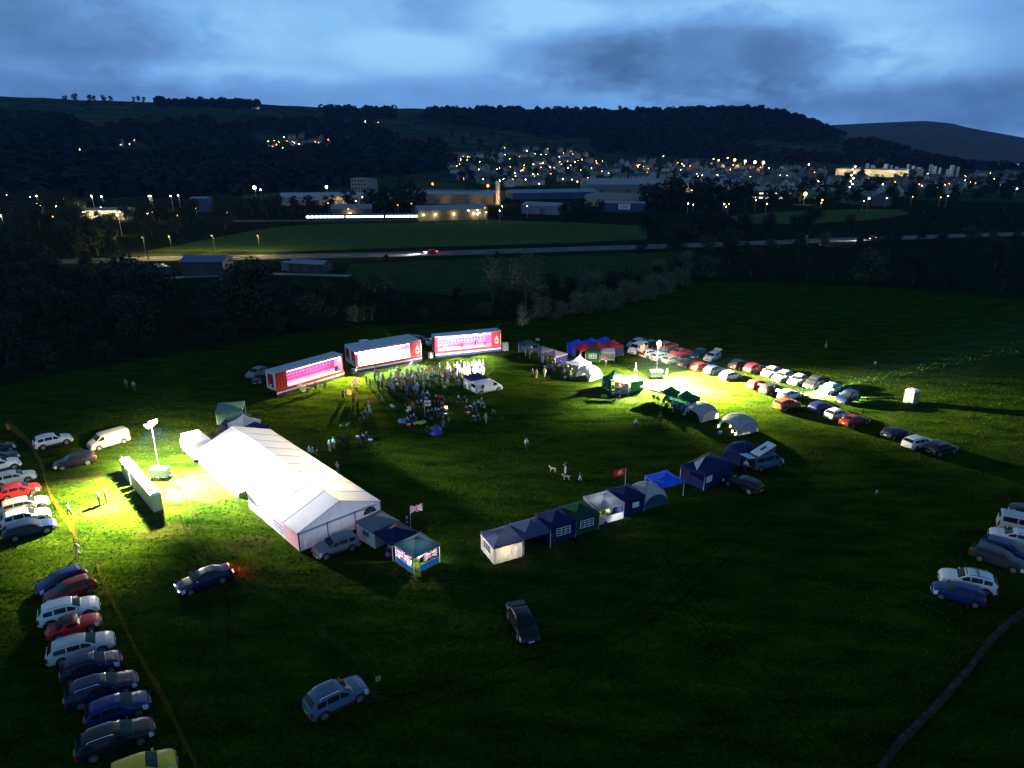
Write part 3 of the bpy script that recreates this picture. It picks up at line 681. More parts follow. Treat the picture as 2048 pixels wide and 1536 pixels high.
by_centre('estate', 'white', (2028, 1086), (-90, -22), 'white estate car cut by the right edge', name='parked_car')
by_centre('estate', 'blue', (2016, 1112), (90, 30), 'blue car wedged between the white estate and a dark estate at the right edge')
by_centre('estate', 'dark grey', (1996, 1128), (90, 32), 'dark estate with a thin bright window line at the right edge')
ws = by_centre('suv', 'white', (1931, 1174), (-106, -24), 'white car with black roof bars at the lower right')
by_centre('hatch', 'blue', (1914, 1198), (-100, -26), 'deep blue hatchback beside the white car with roof bars')
# the two rows at the right
ra = (60, -14); GR = 'cars parked in the back row right of the light tower'; GF = 'cars parked in the front row right of the light tower'
na = (-60, 26)
by_centre('estate', 'light blue', (1272, 693), (-60, 20), 'pale blue car at the left end of the back row by the red canopies', group=GR)
cv = by_centre('camper', 'white', (1275, 705), (-60, 24), 'white camper van with a lit open side beside the red canopies', cat='camper van', group=GR, name='camper_van')
wb_ = by_centre('hatch', 'white', (1298, 713), ra, 'white hatchback with open boot and red interior left of the light mast', group=GF)
by_centre('estate', 'silver', (1322, 719), ra, 'silver car standing behind the mast of the light tower', group=GF)
by_centre('suv', 'copper', (1335, 699), ra, 'dark brown car behind the lamps of the light tower', group=GR)
by_centre('suv', 'black', (1306, 696), ra, 'black car half hidden left of the light tower lamps', group=GR)
by_centre('hatch', 'grey', (1343, 726), ra, 'grey hatchback just right of the light mast', group=GF)
db_ = by_centre('hatch', 'black', (1373, 733), ra, 'black hatchback with its boot open, right of the grey one', group=GF)
by_centre('sedan', 'red', (1362, 711), ra, 'red convertible with black roof in the back row', group=GR)
by_centre('hatch', 'dark blue', (1396, 714), na, 'small dark blue car between the red convertible and the silver car', group=GR)
sb_ = by_centre('hatch', 'silver', (1424, 720), na, 'silver hatchback with raised tailgate facing the tents', group=GR)
by_centre('hatch', 'red', (1401, 740), ra, 'orange red hatchback in the front row, left of the dark blue one', group=GF)
by_centre('hatch', 'dark blue', (1428, 747), ra, 'dark blue hatchback with pale rear in the front row', group=GF)
by_centre('hatch', 'white', (1460, 758), ra, 'white hatchback with dark rear window in the front row', group=GF)
by_centre('suv', 'black', (1480, 737), ra, 'black car left of the dark red one in the back row', group=GR)
by_centre('suv', 'dark red', (1510, 744), ra, 'dark red car in the back row beside the first white one', group=GR)
by_centre('hatch', 'white', (1540, 751), na, 'small white car with dark windscreen, first of three white ones', group=GR)
by_centre('estate', 'white', (1563, 760), na, 'white car with a dark roof panel, middle of three white ones', group=GR)
by_centre('hatch', 'white', (1594, 767), na, 'white car with sloping bonnet, last of three white ones', group=GR)
by_centre('suv', 'dark grey', (1626, 774), na, 'dark grey car right of the three white ones', group=GR)
by_centre('estate', 'silver', (1656, 786), na, 'silver people carrier next to the last car of the back row', group=GR)
by_centre('suv', 'dark blue', (1694, 803), (-60, 20), 'dark blue car at the right end of the back row', group=GR)
by_centre('hatch', 'red', (1515, 776), ra, 'bright red hatchback alone in front of the white cars', group=GF)
dp_ = by_centre('suv', 'black', (1544, 786), ra, 'black car with open boot beside the bright red hatchback', group=GF)
wr_ = by_centre('hatch', 'white', (1578, 797), ra, 'white hatchback with open boot lit red inside at the right', group=GF)
by_centre('suv', 'copper', (1573, 817), ra, 'shiny copper coloured car reflecting the floodlight', group=GF)
by_centre('hatch', 'blue', (1640, 822), ra, 'blue hatchback between the copper car and the white one', group=GF)
by_centre('hatch', 'white', (1673, 836), ra, 'white hatchback beside the dark red saloon in the front row', group=GF)
by_centre('sedan', 'dark red', (1709, 849), ra, 'dark red saloon with a person standing at its boot', group=GF)
by_centre('hatch', 'dark blue', (1789, 874), ra, 'dark blue car, first of the last three in the front row', group=GF)
by_centre('estate', 'white', (1836, 893), ra, 'white estate car, middle of the last three in the front row', group=GF)
by_centre('suv', 'black', (1880, 906), ra, 'black car at the far right end of the front row', group=GF)
by_centre('hatch', 'grey', (514, 752), (-60, 26), 'grey hatchback parked behind the left stage trailer')
by_centre('hatch', 'dark grey', (527, 764), (-60, 26), 'dark car half hidden behind the end of the left stage trailer')
by_centre('estate', 'dark blue', (838, 686), (60, 6), 'dark blue car parked behind the middle stage trailer')
by_centre('hatch', 'white', (734, 694), (60, -10), 'white car roof showing behind the middle stage trailer')
by_centre('hatch', 'white', (872, 690), (60, -10), 'white car between the middle and right stage trailers')
vw = by_wheels('van', 'white', (962, 789.5), (996.5, 783), 'white panel van parked beside the sound gazebo', cat='van')
# extra parts
def lid(t, k, colour):
    c = CT[k]; ox = (c['L'] - c['fo']) - c['wb'] / 2; zt = 1.42 if k != 'suv' else 1.6
    mb = MB(); w = c['W'] * .40
    a, b, d = Vector((.45 - ox, 0, zt)), Vector((-.25 - ox, 0, zt + .35)), Vector((-.55 - ox, 0, zt + .05))
    for (p, q) in ((a, b), (b, d)):
        u = Vector((0, w, 0)); n = Vector((0, 0, .05)); mb.face(p - u, p + u, q + u, q - u); mb.face(p - u + n, q - u + n, q + u + n, p + u + n)
        mb.face(p - u, q - u, q - u + n, p - u + n); mb.face(p + u, p + u + n, q + u + n, q + u)
    mb.build('boot_lid', PAINT[colour], t)
    mb = MB(); mb.box((.02 - ox, 0, .9), (.1, w * 1.7, .55)); mb.build('boot_opening', mat('boot lining', (.03, .02, .02), rough=.9), t)
for t_, k_, c_ in ((wb_, 'hatch', 'white'), (db_, 'hatch', 'black'), (sb_, 'hatch', 'silver'), (dp_, 'suv', 'black'), (wr_, 'hatch', 'white')): lid(t_, k_, c_)
for t_ in (wb_, wr_):
    mb = MB(); mb.box((-2.27 + .25, 0, 1.2), (.06, .5, .05)); mb.build('boot_lamp', emit('boot lamp', (1, .12, .06), 6), t_)
    lamp('POINT', t_, (-2.3, 0, 1.3), 60, (1, .15, .08), .1)
for s in (1, -1):
    mb = MB(); mb.box((-2.42, s * .66, .8), (.08, .3, .14)); mb.build('brake_light', emit('lit brake lamp', (1, .05, .03), 60), brake)
    lamp('SPOT', brake, (-2.55, s * .66, .8), 260, (1, .04, .02), .08, aim=(-1, 0, -.25), spot=120)
    mb = MB(); mb.box((2.30, s * .62, .66), (.06, .2, .1)); mb.build('running_light', emit('lit running lamp', (.85, .92, 1), 8), brake)
for x in (.35, -.55):
    mb = MB(); mb.box((x - .1, 0, 1.74), (.07, 1.5, .05)); mb.build('roof_bar', BLACKP, ws)
for s in (1, -1):
    mb = MB(); mb.box((1.82, s * .58, .72), (.12, .28, .12)); mb.build('lit_headlight', emit('lit headlamp', (1, .98, .9), 250), wr_)
    lamp('SPOT', wr_, (2.1, s * .58, .72), 800000, (.93, 1, .85), .06, aim=(1, -.42 + s * .05, -.05), spot=50, blend=.9)
# camper: raised roof, fabric bellows, tailgate
mb = MB(); Lc = 2.9
v = [(-1.9, -.72, 1.99), (-1.9, .72, 1.99), (.75, .72, 2.95), (.75, -.72, 2.95)]
mb.add(v + [(x, y, z + .1) for x, y, z in v], [(0, 1, 2, 3), (7, 6, 5, 4), (0, 4, 5, 1), (1, 5, 6, 2), (2, 6, 7, 3), (3, 7, 4, 0)])
pt = mb.build('pop_top', mat('pop top shell', (.55, .6, .66), rough=.4), cp)
mb = MB(); mb.box((-.6, 0, 2.62), (.9, .3, .03), M=Matrix.Rotation(-.346, 3, 'Y')); mb.build('roof_vent', BLACKP, pt)
mb = MB()
for s in (.66, -.66): mb.face((-1.75, s, 1.97), (.7, s, 1.97), (.7, s, 2.9))
mb.face((.7, .66, 1.97), (.7, .66, 2.9), (.7, -.66, 2.9), (.7, -.66, 1.97)); mb.build('bellows', mat('bellows canvas', (.06, .07, .10), rough=.9), cp)
mb = MB(); mb.box((-2.98, 0, 2.0), (1.15, 1.6, .06), M=Matrix.Rotation(.12, 3, 'Y')); mb.build('tailgate', PAINT['light blue'], cp)
mb = MB(); mb.box((-2.46, 0, 1.15), (.1, 1.5, 1.2)); mb.build('rear_opening', mat('dark van interior', (.015, .015, .02), rough=.9), cp)
# white camper with lit open side
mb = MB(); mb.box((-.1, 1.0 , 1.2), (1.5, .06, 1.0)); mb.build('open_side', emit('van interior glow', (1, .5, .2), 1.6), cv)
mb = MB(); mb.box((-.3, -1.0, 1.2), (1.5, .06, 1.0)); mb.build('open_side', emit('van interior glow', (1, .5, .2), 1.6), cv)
# soft top
mb = MB(); mb.loft([[(x, y * w, z) for y, z in ((-1, .9), (-.9, h), (0, h + .06), (.9, h), (1, .9))] for x, w, h in ((-1.25, .55, .96), (-.95, .62, 1.3), (-.5, .64, 1.37), (.0, .62, 1.3))], False, False)
mb.build('soft_top', mat('black canvas', (.012, .012, .014), rough=.95), rt)
# white van details
for y in (.35, -.4):
    mb = MB(); mb.box((-2.53, y, 1.45), (.05, .62, .5)); mb.build('rear_window', GLASS, vw)
mb = MB(); mb.box((-1.3, -.99, 1.35), (.5, .03, .65)); mb.build('side_panel', BLACKP, vw)
def moving(c, dpx, colour, label, red=True):
    t = by_centre('hatch', colour, c, dpx, label, name='moving_car')
    for s in (1, -1):
        mb = MB(); mb.box((2.1, s * .6, .65), (.1, .4, .2)); mb.build('lit_headlight', emit('lit headlamp', (1, .98, .9), 250), t)
        mb = MB(); mb.box((-2.05, s * .6, .8), (.1, .4, .2)); mb.build('lit_tail_light', emit('lit tail lamp', (1, .02, .03), 120), t)
    lamp('SPOT', t, (2.4, 0, .7), 60000, (1, .95, .8), .1, aim=(1, 0, -.06), spot=50)
    return t
moving((862, 507), (-60, 4), 'red', 'car on the main road with bright headlamps and red tail lamps')
moving((1742, 479), (-60, 6), 'dark grey', 'car on the main road at the right with headlamps on')
# ------------------------------------------------------------------ tents
def fab(n, c, trans=.12, rough=.75): return mat('fabric ' + n, c, rough=rough, var=.14, scale=1.8, trans=trans, spec=.12, bump=.9)
FAB = {k: fab(k, c) for k, c in {'grey': (.18, .20, .24), 'slate': (.060, .082, .18), 'navy': (.010, .016, .085), 'blue': (.02, .09, .70), 'teal': (.02, .055, .075),
       'green': (.012, .09, .045), 'dark green': (.010, .055, .035), 'red': (.50, .03, .05), 'beige': (.34, .27, .22), 'mauve': (.17, .14, .21), 'mint': (.10, .22, .20), 'black': (.012, .012, .015), 'dome': (.30, .34, .40), 'brown': (.14, .10, .04)}.items()}
FAB['white'] = fab('white', (.72, .73, .76), .3)
FAB['wall'] = fab('translucent wall', (.62, .64, .68), .4)
FAB['union'] = fab('flag cloth', (.6, .6, .62), .2)
WPANE = mat('clear window film', (.02, .022, .03), rough=.15, var=.1)
WBAR = mat('white window bars', (.65, .66, .68), rough=.6)
DARKPOLE = mat('dark tent pole', (.05, .05, .06), rough=.5)
def lantern(root_loc, col, power, label, r=.12, strength=None, spot=None):
    t = thing('lantern', label, 'lantern', root_loc)
    mb = MB(); mb.tube([(0, 0, 0), (0, 0, .06), (0, 0, .3), (0, 0, .34)], [r * .6, r, r, r * .4], 8)
    mb.build('lamp_glass', emit('lantern %.1f %.1f %.1f %.0f' % (*col, strength or 25), col, strength or 25), t)
    mb = MB(); mb.tube([(0, 0, .34), (0, 0, .4)], [r * .7, r * .3], 6); mb.build('cap', BLACKP, t)
    lamp('POINT', t, (0, 0, -.15), power, col, .12)
    return t
def window_mesh(w, h, cols=3, rows=3):
    g = MB(); g.cur = 0
    g.face((-w / 2, 0, 0), (w / 2, 0, 0), (w / 2, 0, h), (-w / 2, 0, h)); g.cur = 1
    for i in range(cols + 1): g.box((-w / 2 + w * i / cols, 0, h / 2), (.07, .03, h + .07))
    for i in range(rows + 1): g.box((0, 0, h * i / rows), (w, .028, .07))
    return g
def gazebo(c, dpx, size, fabric, label, walls=None, eave=1.95, peak=2.75, val=.22, legs=POLE, group=None, sag=.10, name='gazebo', z=0.02, cat='gazebo', yaw=None, depth=None):
    """walls: dict side -> (fabric, window?) sides f(ront) r(ight) b(ack) l(eft) seen along local x"""
    p = G(*c); t = thing(name, label, cat, (p.x, p.y, z), yaw_px(c[0], c[1], *dpx) if yaw is None else yaw, group)
    a = size / 2; b = (depth or size) / 2; n = 6
    mb = MB(); ov = .06
    cs = [(-a - ov, -b - ov), (a + ov, -b - ov), (a + ov, b + ov), (-a - ov, b + ov)]
    for i in range(4):
        p0, p1 = cs[i], cs[(i + 1) % 4]; rows = []
        for k in range(n + 1):
            q = k / n; rise = q - sag * 4 * q * (1 - q) * .5; row = []
            for j in range(n + 1):
                s = j / n; x = p0[0] + (p1[0] - p0[0]) * s; y = p0[1] + (p1[1] - p0[1]) * s
                dip = -.05 * math.sin(PI * s) * (1 - q)
                row.append((x * (1 - q), y * (1 - q), eave + (peak - eave) * rise + dip))
            rows.append(row)
        mb.loft(rows, False, False)
        m_ = [(p0[0] + (p1[0] - p0[0]) * j / n, p0[1] + (p1[1] - p0[1]) * j / n) for j in range(n + 1)]
        mb.loft([[(x, y, eave - .05 * math.sin(PI * j / n)) for j, (x, y) in enumerate(m_)], [(x * 1.005, y * 1.005, eave - val - .03 * (j % 2)) for j, (x, y) in enumerate(m_)]], False, False)
    mb.build('canopy', FAB[fabric], t, smooth=False)
    lm = MB().tube([(0, 0, 0), (0, 0, eave + .02)], .035, 6).mesh('leg', [legs])
    for x, y in ((-a, -b), (a, -b), (a, b), (-a, b)): put('leg', lm, t, loc=(x, y, 0))
    for side, (fb, win) in (walls or {}).items():
        ang = {'f': 0, 'r': PI / 2, 'b': PI, 'l': -PI / 2}[side]; hw = a if side in 'fb' else b; off = b if side in 'fb' else a
        mb = MB(); hN = eave - val * .6; m = 10
        rows = [[(-hw + 2 * hw * j / m, -off - .03 + .03 * math.sin(j * 2.1 + k), hN * k / 4) for j in range(m + 1)] for k in range(5)]
        mb.loft(rows, False, False)
        w = mb.build('side_wall', FAB[fb], t); w.rotation_euler.z = ang
        if win:
            g = window_mesh(size * .52, .8)
            wo = g.build('window', [WPANE, WBAR], w, loc=(0, -off - .075, .75))
    t['top'] = 0; del t['top']
    return t
def guys(t, a, h, out=1.6):
    mb = MB()
    for x, y in ((-a, -a), (a, -a)): mb.tube([(x, y, h), (x * 1.0, y - out, 0)], .012, 4)
    mb.build('guy_rope', DARKPOLE, t)
d1 = (47, -13); GW = 'gazebos in the row at the lower right of the arena'
ga = gazebo((1003, 1106), d1, 3.0, 'slate', 'grey blue gazebo with glowing white walls at the near end of the row', {'f': ('wall', 0), 'l': ('wall', 1)}, group=GW); guys(ga, 1.5, 1.9)
gb_ = gazebo((1060, 1088), d1, 3.0, 'slate', 'open fronted slate blue gazebo, second in the row', {'r': ('navy', 0), 'l': ('navy', 0), 'b': ('navy', 0)}, group=GW); guys(gb_, 1.5, 1.9)
g3_ = gazebo((1111, 1067), d1, 3.0, 'navy', 'navy gazebo whose front wall has a large white barred window', {'f': ('navy', 1), 'r': ('navy', 0), 'l': ('navy', 0)}, group=GW)
g4_ = gazebo((1157, 1052), d1, 3.0, 'dark green', 'dark green gazebo with a white barred window in its front wall', {'f': ('dark green', 1), 'r': ('dark green', 0)}, group=GW)
gg = gazebo((1206, 1031), d1, 3.1, 'grey', 'grey gazebo brightly lit inside with people at a table', {'l': ('grey', 0), 'b': ('wall', 0)}, group=GW)
mb = MB(); mb.face((-1.5, -1.56, .02), (1.5, -1.56, .02), (1.5, -1.56, .85), (-1.5, -1.56, .85)); mb.build('front_panel', FAB['wall'], gg)
gazebo((1249, 1016), d1, 3.0, 'navy', 'navy gazebo with a white notice on its front wall beside the grey dome', {'f': ('navy', 0), 'r': ('navy', 0), 'l': ('navy', 0)}, group=GW)
guys(g3_, 1.5, 1.9); guys(g4_, 1.5, 1.9); guys(gg, 1.5, 1.9)
nb = thing('notice_sheet', 'white notice sheet pinned on the navy gazebo wall', 'notice'); p = G(1249, 1016)
nb.location = (p.x, p.y, 0); nb.rotation_euler.z = yaw_px(1249, 1016, *d1)
MB().box((.25, -1.62, 1.15), (.85, .03, .62)).build('sheet', mat('white paper', (.7, .7, .72), var=.1), nb)
MB().box((.25, -1.6, 1.15), (1.3, .02, .85)).build('window_film', WPANE, nb)
gazebo((1327, 986), d1, 3.1, 'blue', 'bright royal blue open gazebo at the far end of the row', eave=1.9, peak=2.6, group=GW)
def dome(c, dpx, size, fabric, label, h=2.2, panels='', pole=DARKPOLE, group=None, panel_fab=None, name='dome_shelter', yaw=None):
    p = G(*c); t = thing(name, label, 'dome shelter', (p.x, p.y, .02), yaw_px(c[0], c[1], *dpx) if yaw is None else yaw, group)
    a = size / 2; n = 14; mb = MB()
    Z = lambda u, v: h * math.sqrt(max(0.0, 1 - (u * u + v * v) / 2))
    sq = lambda u: math.sin(u * PI / 2) * .35 + u * .65
    us = [sq(-1 + 2 * i / n) for i in range(n + 1)]
    mb.loft([[(u * a, v * a, Z(u, v)) for u in us] for v in us], False, False)
    mb.build('canopy', FAB[fabric], t, smooth=True)
    for s in (1, -1): MB().tube([(u * a, s * u * a, Z(u, u) + .02) for u in us], .022, 5).build('pole', pole, t)
    for k in range(4):
        ang = k * PI / 2
        e = MB().tube([(u * a, -a, Z(u, 1)) for u in us], .03, 5).build('arch_trim', FAB['slate'] if fabric == 'dome' else pole, t); e.rotation_euler.z = ang
        if 'frbl'[k] not in panels:
            m = MB(); m.loft([[(u * a, -a + .02, Z(u, 1)) for u in us], [(u * a * .84, -a + .02, Z(u, 1) * .80) for u in us]], False, False)
            e = m.build('arch_wall', FAB[fabric], t); e.rotation_euler.z = ang
        if 'frbl'[k] in panels:
            m = MB(); m.loft([[(u * a, -a + .02, 0) for u in us], [(u * a, -a + .02, Z(u, 1) * .98) for u in us]], False, False)
            e = m.build('side_panel', FAB[panel_fab or fabric], t); e.rotation_euler.z = ang
    return t
d0 = dome((1292, 1002), d1, 3.4, 'dome', 'pale grey dome shelter with a green front between two blue gazebos', panels='fl', panel_fab='teal')
d2 = dome((1402, 833), (27, -7), 3.6, 'dome', 'grey dome shelter standing beside the double green gazebo', panels='f', panel_fab='wall')
d3 = dome((1476, 858), (33, -8), 3.9, 'dome', 'grey dome shelter with tea lights glowing at its open mouth', panels='f', panel_fab='dome')
GA_ = 'gazebos along the right of the arena'
BT = gazebo((1412, 957), (62, -29), 5.6, 'navy', 'large closed navy tent with a pale roof patch and a white sheet on its wall', {'f': ('navy', 0), 'l': ('navy', 0), 'r': ('navy', 0)}, depth=3.4, eave=2.0, peak=2.9, name='tent', cat='tent')
MB().box((-2.0, -1.78, 1.25), (1.1, .03, .8)).build('white_sheet', FAB['white'], BT)
m = MB(); m.face((-2.9, -.6, 2.2), (-1.2, -.1, 2.72), (-.4, .2, 2.9), (-2.0, .5, 2.55)); m.build('roof_patch', FAB['white'], BT)
dome((1484, 920), (30, -12), 3.6, 'navy', 'dark navy dome tent behind the camper van', h=2.4, panels='flr', name='dome_tent')
dg = (60, 18)
g_ = gazebo((1340, 807), dg, 2.9, 'green', 'peaked green gazebo, left one of the joined pair', {'b': ('dark green', 0)}, peak=3.0, sag=.5, group=GA_)
g_ = gazebo((1371, 816), dg, 2.9, 'green', 'peaked green gazebo, right one of the joined pair', {'b': ('dark green', 0), 'r': ('dark green', 0)}, peak=3.0, sag=.5, group=GA_)
gazebo((1306, 798), dg, 3.0, 'beige', 'flat beige awning joined to the left of the green pair', eave=2.05, peak=2.25, legs=DARKPOLE, group=GA_)
gazebo((1228, 776), (25, -4), 2.9, 'green', 'steeply peaked green gazebo in front of the food stall', {'l': ('dark green', 0)}, peak=3.3, sag=.6, group=GA_)
gazebo((1265, 778), (25, -4), 2.4, 'white', 'white roofed gazebo with green walls behind the food stall', {'f': ('dark green', 0), 'r': ('dark green', 0)}, eave=1.9, peak=2.3, group=GA_)
GU = 'gazebos in the upper cluster right of the stages'
gazebo((1057, 706), (20, -3), 2.8, 'teal', 'small dark blue open gazebo nearest the right stage trailer', {'b': ('teal', 0)}, eave=1.95, group=GU)
gazebo((1083, 718), (26, 8), 3.1, 'mauve', 'flat mauve grey awning next to the small dark blue gazebo', eave=1.95, peak=2.3, group=GU)
gazebo((1110, 727), (26, 8), 3.1, 'mauve', 'mauve grey awning beside the white peaked tent', {'r': ('navy', 0)}, eave=1.95, peak=2.35, group=GU)
for i, (x, y) in enumerate([(1155, 708), (1182, 705), (1209, 702)]):
    gazebo((x, y), (28, -4), 2.9, 'blue', ['royal blue canopy at the left end of the back line of three', 'royal blue canopy in the middle of the back line of three', 'royal blue canopy at the right end of the back line of three'][i], {'l': ('blue', 0)} if i == 0 else None, eave=2.05, peak=3.0, sag=.3, group='blue canopies')
for i, (x, y) in enumerate([(1167, 716), (1196, 713), (1225, 709)]):
    gazebo((x, y), (28, -4), 2.9, 'red', ['red canopy at the left end of the line before the blue ones', 'red canopy in the middle of the line before the blue ones', 'red canopy with grey side walls nearest the parked cars'][i], {'r': ('grey', 0), 'f': ('slate', 0)} if i == 2 else None, eave=2.05, peak=3.0, sag=.3, group='red canopies')
gazebo((1185, 720), (28, 1), 2.6, 'green', 'green gazebo with a pale barred window below the red canopies', {'f': ('green', 1), 'r': ('green', 0), 'l': ('green', 0)}, eave=1.95, peak=2.4, group=GU)
wz = gazebo((1215, 720), (28, 1), 2.5, 'white', 'white framed tent with a dark mesh front below the red canopies', {'r': ('white', 0), 'l': ('white', 0)}, eave=1.9, peak=2.3, group=GU)
MB().box((0, -1.27, .45), (2.4, .03, .25)).build('front_panel', FAB['white'], wz); m = MB(); m.face((-1.2, -1.25, .5), (1.2, -1.25, .5), (1.2, -1.25, 1.7), (-1.2, -1.25, 1.7)); m.build('mesh_panel', FAB['beige'], wz)
gazebo((1158, 745), (26, 8), 2.9, 'white', 'white tent with a sharp peak left of the white dome', {'b': ('white', 0), 'r': ('white', 0)}, peak=3.3, sag=.5, group=GU)
wd = dome((1178, 755), (28, -8), 3.4, 'white', 'glaring white dome shelter lit by the floodlights', panels='fb', panel_fab='white')
m = MB(); m.box((-.6, -1.2, .9), (1.2, .3, .8)); m.build('blue_windbreak', mat('blue printed cloth', (.03, .10, .35), var=.8, scale=4), wd)
# beside the marquee
d4 = (48, -23); GM = 'gazebos beside the near end of the marquee'
gA = gazebo((757, 1075), d4, 3.0, 'grey', 'grey gazebo with printed walls touching the marquee', {'f': ('grey', 0), 'l': ('wall', 0)}, group=GM, peak=2.5)
m = MB()
for x in (-.45, .1): m.box((-1.58, x, 1.2), (.03, .4, .5))
m.build('window', mat('blue print', (.02, .03, .14)), gA)
gazebo((793, 1098), d4, 3.0, 'navy', 'navy gazebo between the grey one and the flag draped one', {'b': ('navy', 0)}, group=GM, peak=2.5)
gC = gazebo((836, 1123), d4, 3.0, 'teal', 'dark teal gazebo with union flags hung under its lit canopy', {'b': ('wall', 0)}, group=GM)
BLUEF, REDF, WHF = mat('flag blue', (.01, .03, .25), var=.1, trans=.25), mat('flag red', (.6, .02, .03), var=.1, trans=.25), mat('flag white', (.75, .75, .75), var=.05, trans=.3)
YELF, LBF = mat('flag yellow', (.6, .55, .05), trans=.2), mat('flag sky blue', (.08, .25, .55), trans=.2)
def union_panel(w, h, wave=.06):
    """union flag as one rippled sheet cut into its colours"""
    mb = MB(); nx, nz_ = 40, 24
    for i in range(nx):
        for j in range(nz_):
            u = (i + .5) / nx; v = (j + .5) / nz_; X = (u - .5) * 2; Z = (v - .5)
            d = min(abs(Z - X * .5), abs(Z + X * .5)); c = 0
            if d < .11: c = 2
            if d < .04: c = 1
            if abs(X) < .17 or abs(Z) < .17: c = 2
            if abs(X) < .10 or abs(Z) < .10: c = 1
            mb.cur = c
            f = lambda a, b: ((a / nx - .5) * w, math.sin(a / nx * 7 + b * .1) * wave, b / nz_ * h)
            mb.face(f(i, j), f(i + 1, j), f(i + 1, j + 1), f(i, j + 1))
    return mb
UM = [BLUEF, REDF, WHF]
def hung(name, mbx, mats, t0, loc, ang, label):
    o = mbx.build(name, mats); m_ = Matrix.Translation(t0.location) @ Matrix.Rotation(t0.rotation_euler.z, 4, 'Z') @ Matrix.Translation(loc) @ Matrix.Rotation(ang, 4, 'Z')
    o.matrix_world = m_; return tag(o, label, 'flag')
hung('flag', union_panel(1.5, .85, .03), UM, gC, (.45, -1.56, .9), 0, 'union flag hung on the right front of the teal gazebo')
hung('flag', union_panel(2.4, .95, .03), UM, gC, (-1.57, 0.1, .75), PI / 2, 'union flag hung on the left side of the teal gazebo')
m = MB(); m.box((.2, -1.6, .4), (2.2, .04, .7)); m.build('front_banner', mat('sky blue banner', (.10, .35, .70), var=.4, scale=5), gC)
m = MB(); m.box((-1.6, 0, .38), (.04, 2.6, .65)); m.build('side_banner', mat('sky blue banner', (.1, .35, .7)), gC)
def flag(pole_px, h, w, hh, mk_, mats, label, yaw, lean=0):
    p = G(*pole_px); t = thing('flag', label, 'flag', (p.x, p.y, 0), yaw)
    MB().tube([(0, 0, 0), (lean, 0, h)], .02, 5).build('pole', POLE, t)
    o = mk_.build('cloth', mats, t, loc=(lean + w / 2, 0, h - hh)); return t
flag((822, 1075), 3.6, 1.3, .8, union_panel(1.3, .8), UM, 'union flag flying on a pole between the navy and teal gazebos', .45, .1)
rb = MB(); n = 14
for i in range(n):
    for j in range(8):
        u, v = (i + .5) / n - .5, (j + .5) / 8 - .5; rb.cur = 1 if (abs(u) < .22 and abs(v) < .2 and (i + j) % 2) else 0
        f = lambda a, b: (-(a / n) * 1.5 + .75, math.sin(a * .5) * .08, b / 8 * .85)
        rb.face(f(i, j), f(i + 1, j), f(i + 1, j + 1), f(i, j + 1))
flag((1249, 988), 3.3, -1.5, .85, rb, [REDF, WHF], 'red flag with pale crest flying above the row of gazebos', .35)
# ------------------------------------------------------------------ marquee
mq = thing('marquee', 'long white frame marquee with gabled roof lit by the left light tower', 'marquee', (-20.955, 59.211, .02), .748)
MW, ML, ME, MR, NB = 9.44, 27.0, 2.1, 3.9, 9
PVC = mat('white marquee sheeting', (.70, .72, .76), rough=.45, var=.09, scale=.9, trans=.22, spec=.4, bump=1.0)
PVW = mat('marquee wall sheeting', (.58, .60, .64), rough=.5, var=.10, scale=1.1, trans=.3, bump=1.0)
SEAM = mat('marquee seam', (.30, .31, .36), rough=.6)
mb = MB()
for i in range(NB):
    y0, y1 = ML * i / NB, ML * (i + 1) / NB
    for (xa, za, xb, zb_) in ((-.12, ME - .05, MW / 2, MR), (MW + .12, ME - .05, MW / 2, MR)):
        rows = []
        for k in range(7):
            q = k / 6; row = []
            for j in range(7):
                s = j / 6; row.append((xa + (xb - xa) * q, y0 + (y1 - y0) * s, za + (zb_ - za) * q - .10 * math.sin(PI * s) * math.sin(PI * q) * .4))
            rows.append(row)
        mb.cur = 0; mb.loft(rows, False, False)
for i in range(NB + 1):
    y = ML * i / NB; mb.cur = 1; mb.tube([(-.12, y, ME - .045), (MW / 2, y, MR + .005), (MW + .12, y, ME - .045)], .026, 5)
mb.tube([(MW / 2, 0, MR), (MW / 2, ML, MR)], .026, 5)
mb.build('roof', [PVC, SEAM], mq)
wl = MB()
def wall_strip(mb, p0, p1, h0, h1, n=6):
    for i in range(n):
        a = i / n; b = (i + 1) / n; l = lambda t: (p0[0] + (p1[0] - p0[0]) * t, p0[1] + (p1[1] - p0[1]) * t)
        A, B = l(a), l(b); mb.face((*A, 0), (*B, 0), (*B, h0 + (h1 - h0) * b), (*A, h0 + (h1 - h0) * a))
ROSE = mat('rose tinted wall sheeting', (.62, .40, .47), rough=.5, var=.08, scale=.7, trans=.3)
for i in range(NB):
    for x in (0, MW):
        if x == 0 and i == 4: continue
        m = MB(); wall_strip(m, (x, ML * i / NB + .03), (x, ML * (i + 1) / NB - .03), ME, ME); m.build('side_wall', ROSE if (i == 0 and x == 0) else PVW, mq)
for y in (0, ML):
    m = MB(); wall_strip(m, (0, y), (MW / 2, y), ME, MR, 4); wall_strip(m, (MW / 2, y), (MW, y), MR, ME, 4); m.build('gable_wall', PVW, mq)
vl = MB()
for k in range(int(MW / .4)): vl.box((.2 + k * .4, -.03, ME - .12 - .02 * (k % 2)), (.39, .03, .22))
vl.build('valance', PVC, mq)
for x in (0, MW):
    for y in (0, ML): MB().tube([(x, y - (.05 if y == 0 else -.05), 0), (x, y - (.05 if y == 0 else -.05), ME)], .07, 6).build('corner_post', DARKPOLE, mq)
for x in (MW / 3, 2 * MW / 3): MB().tube([(x, -.06, 0), (x, -.06, ME + .02)], .05, 6).build('gable_post', DARKPOLE, mq)
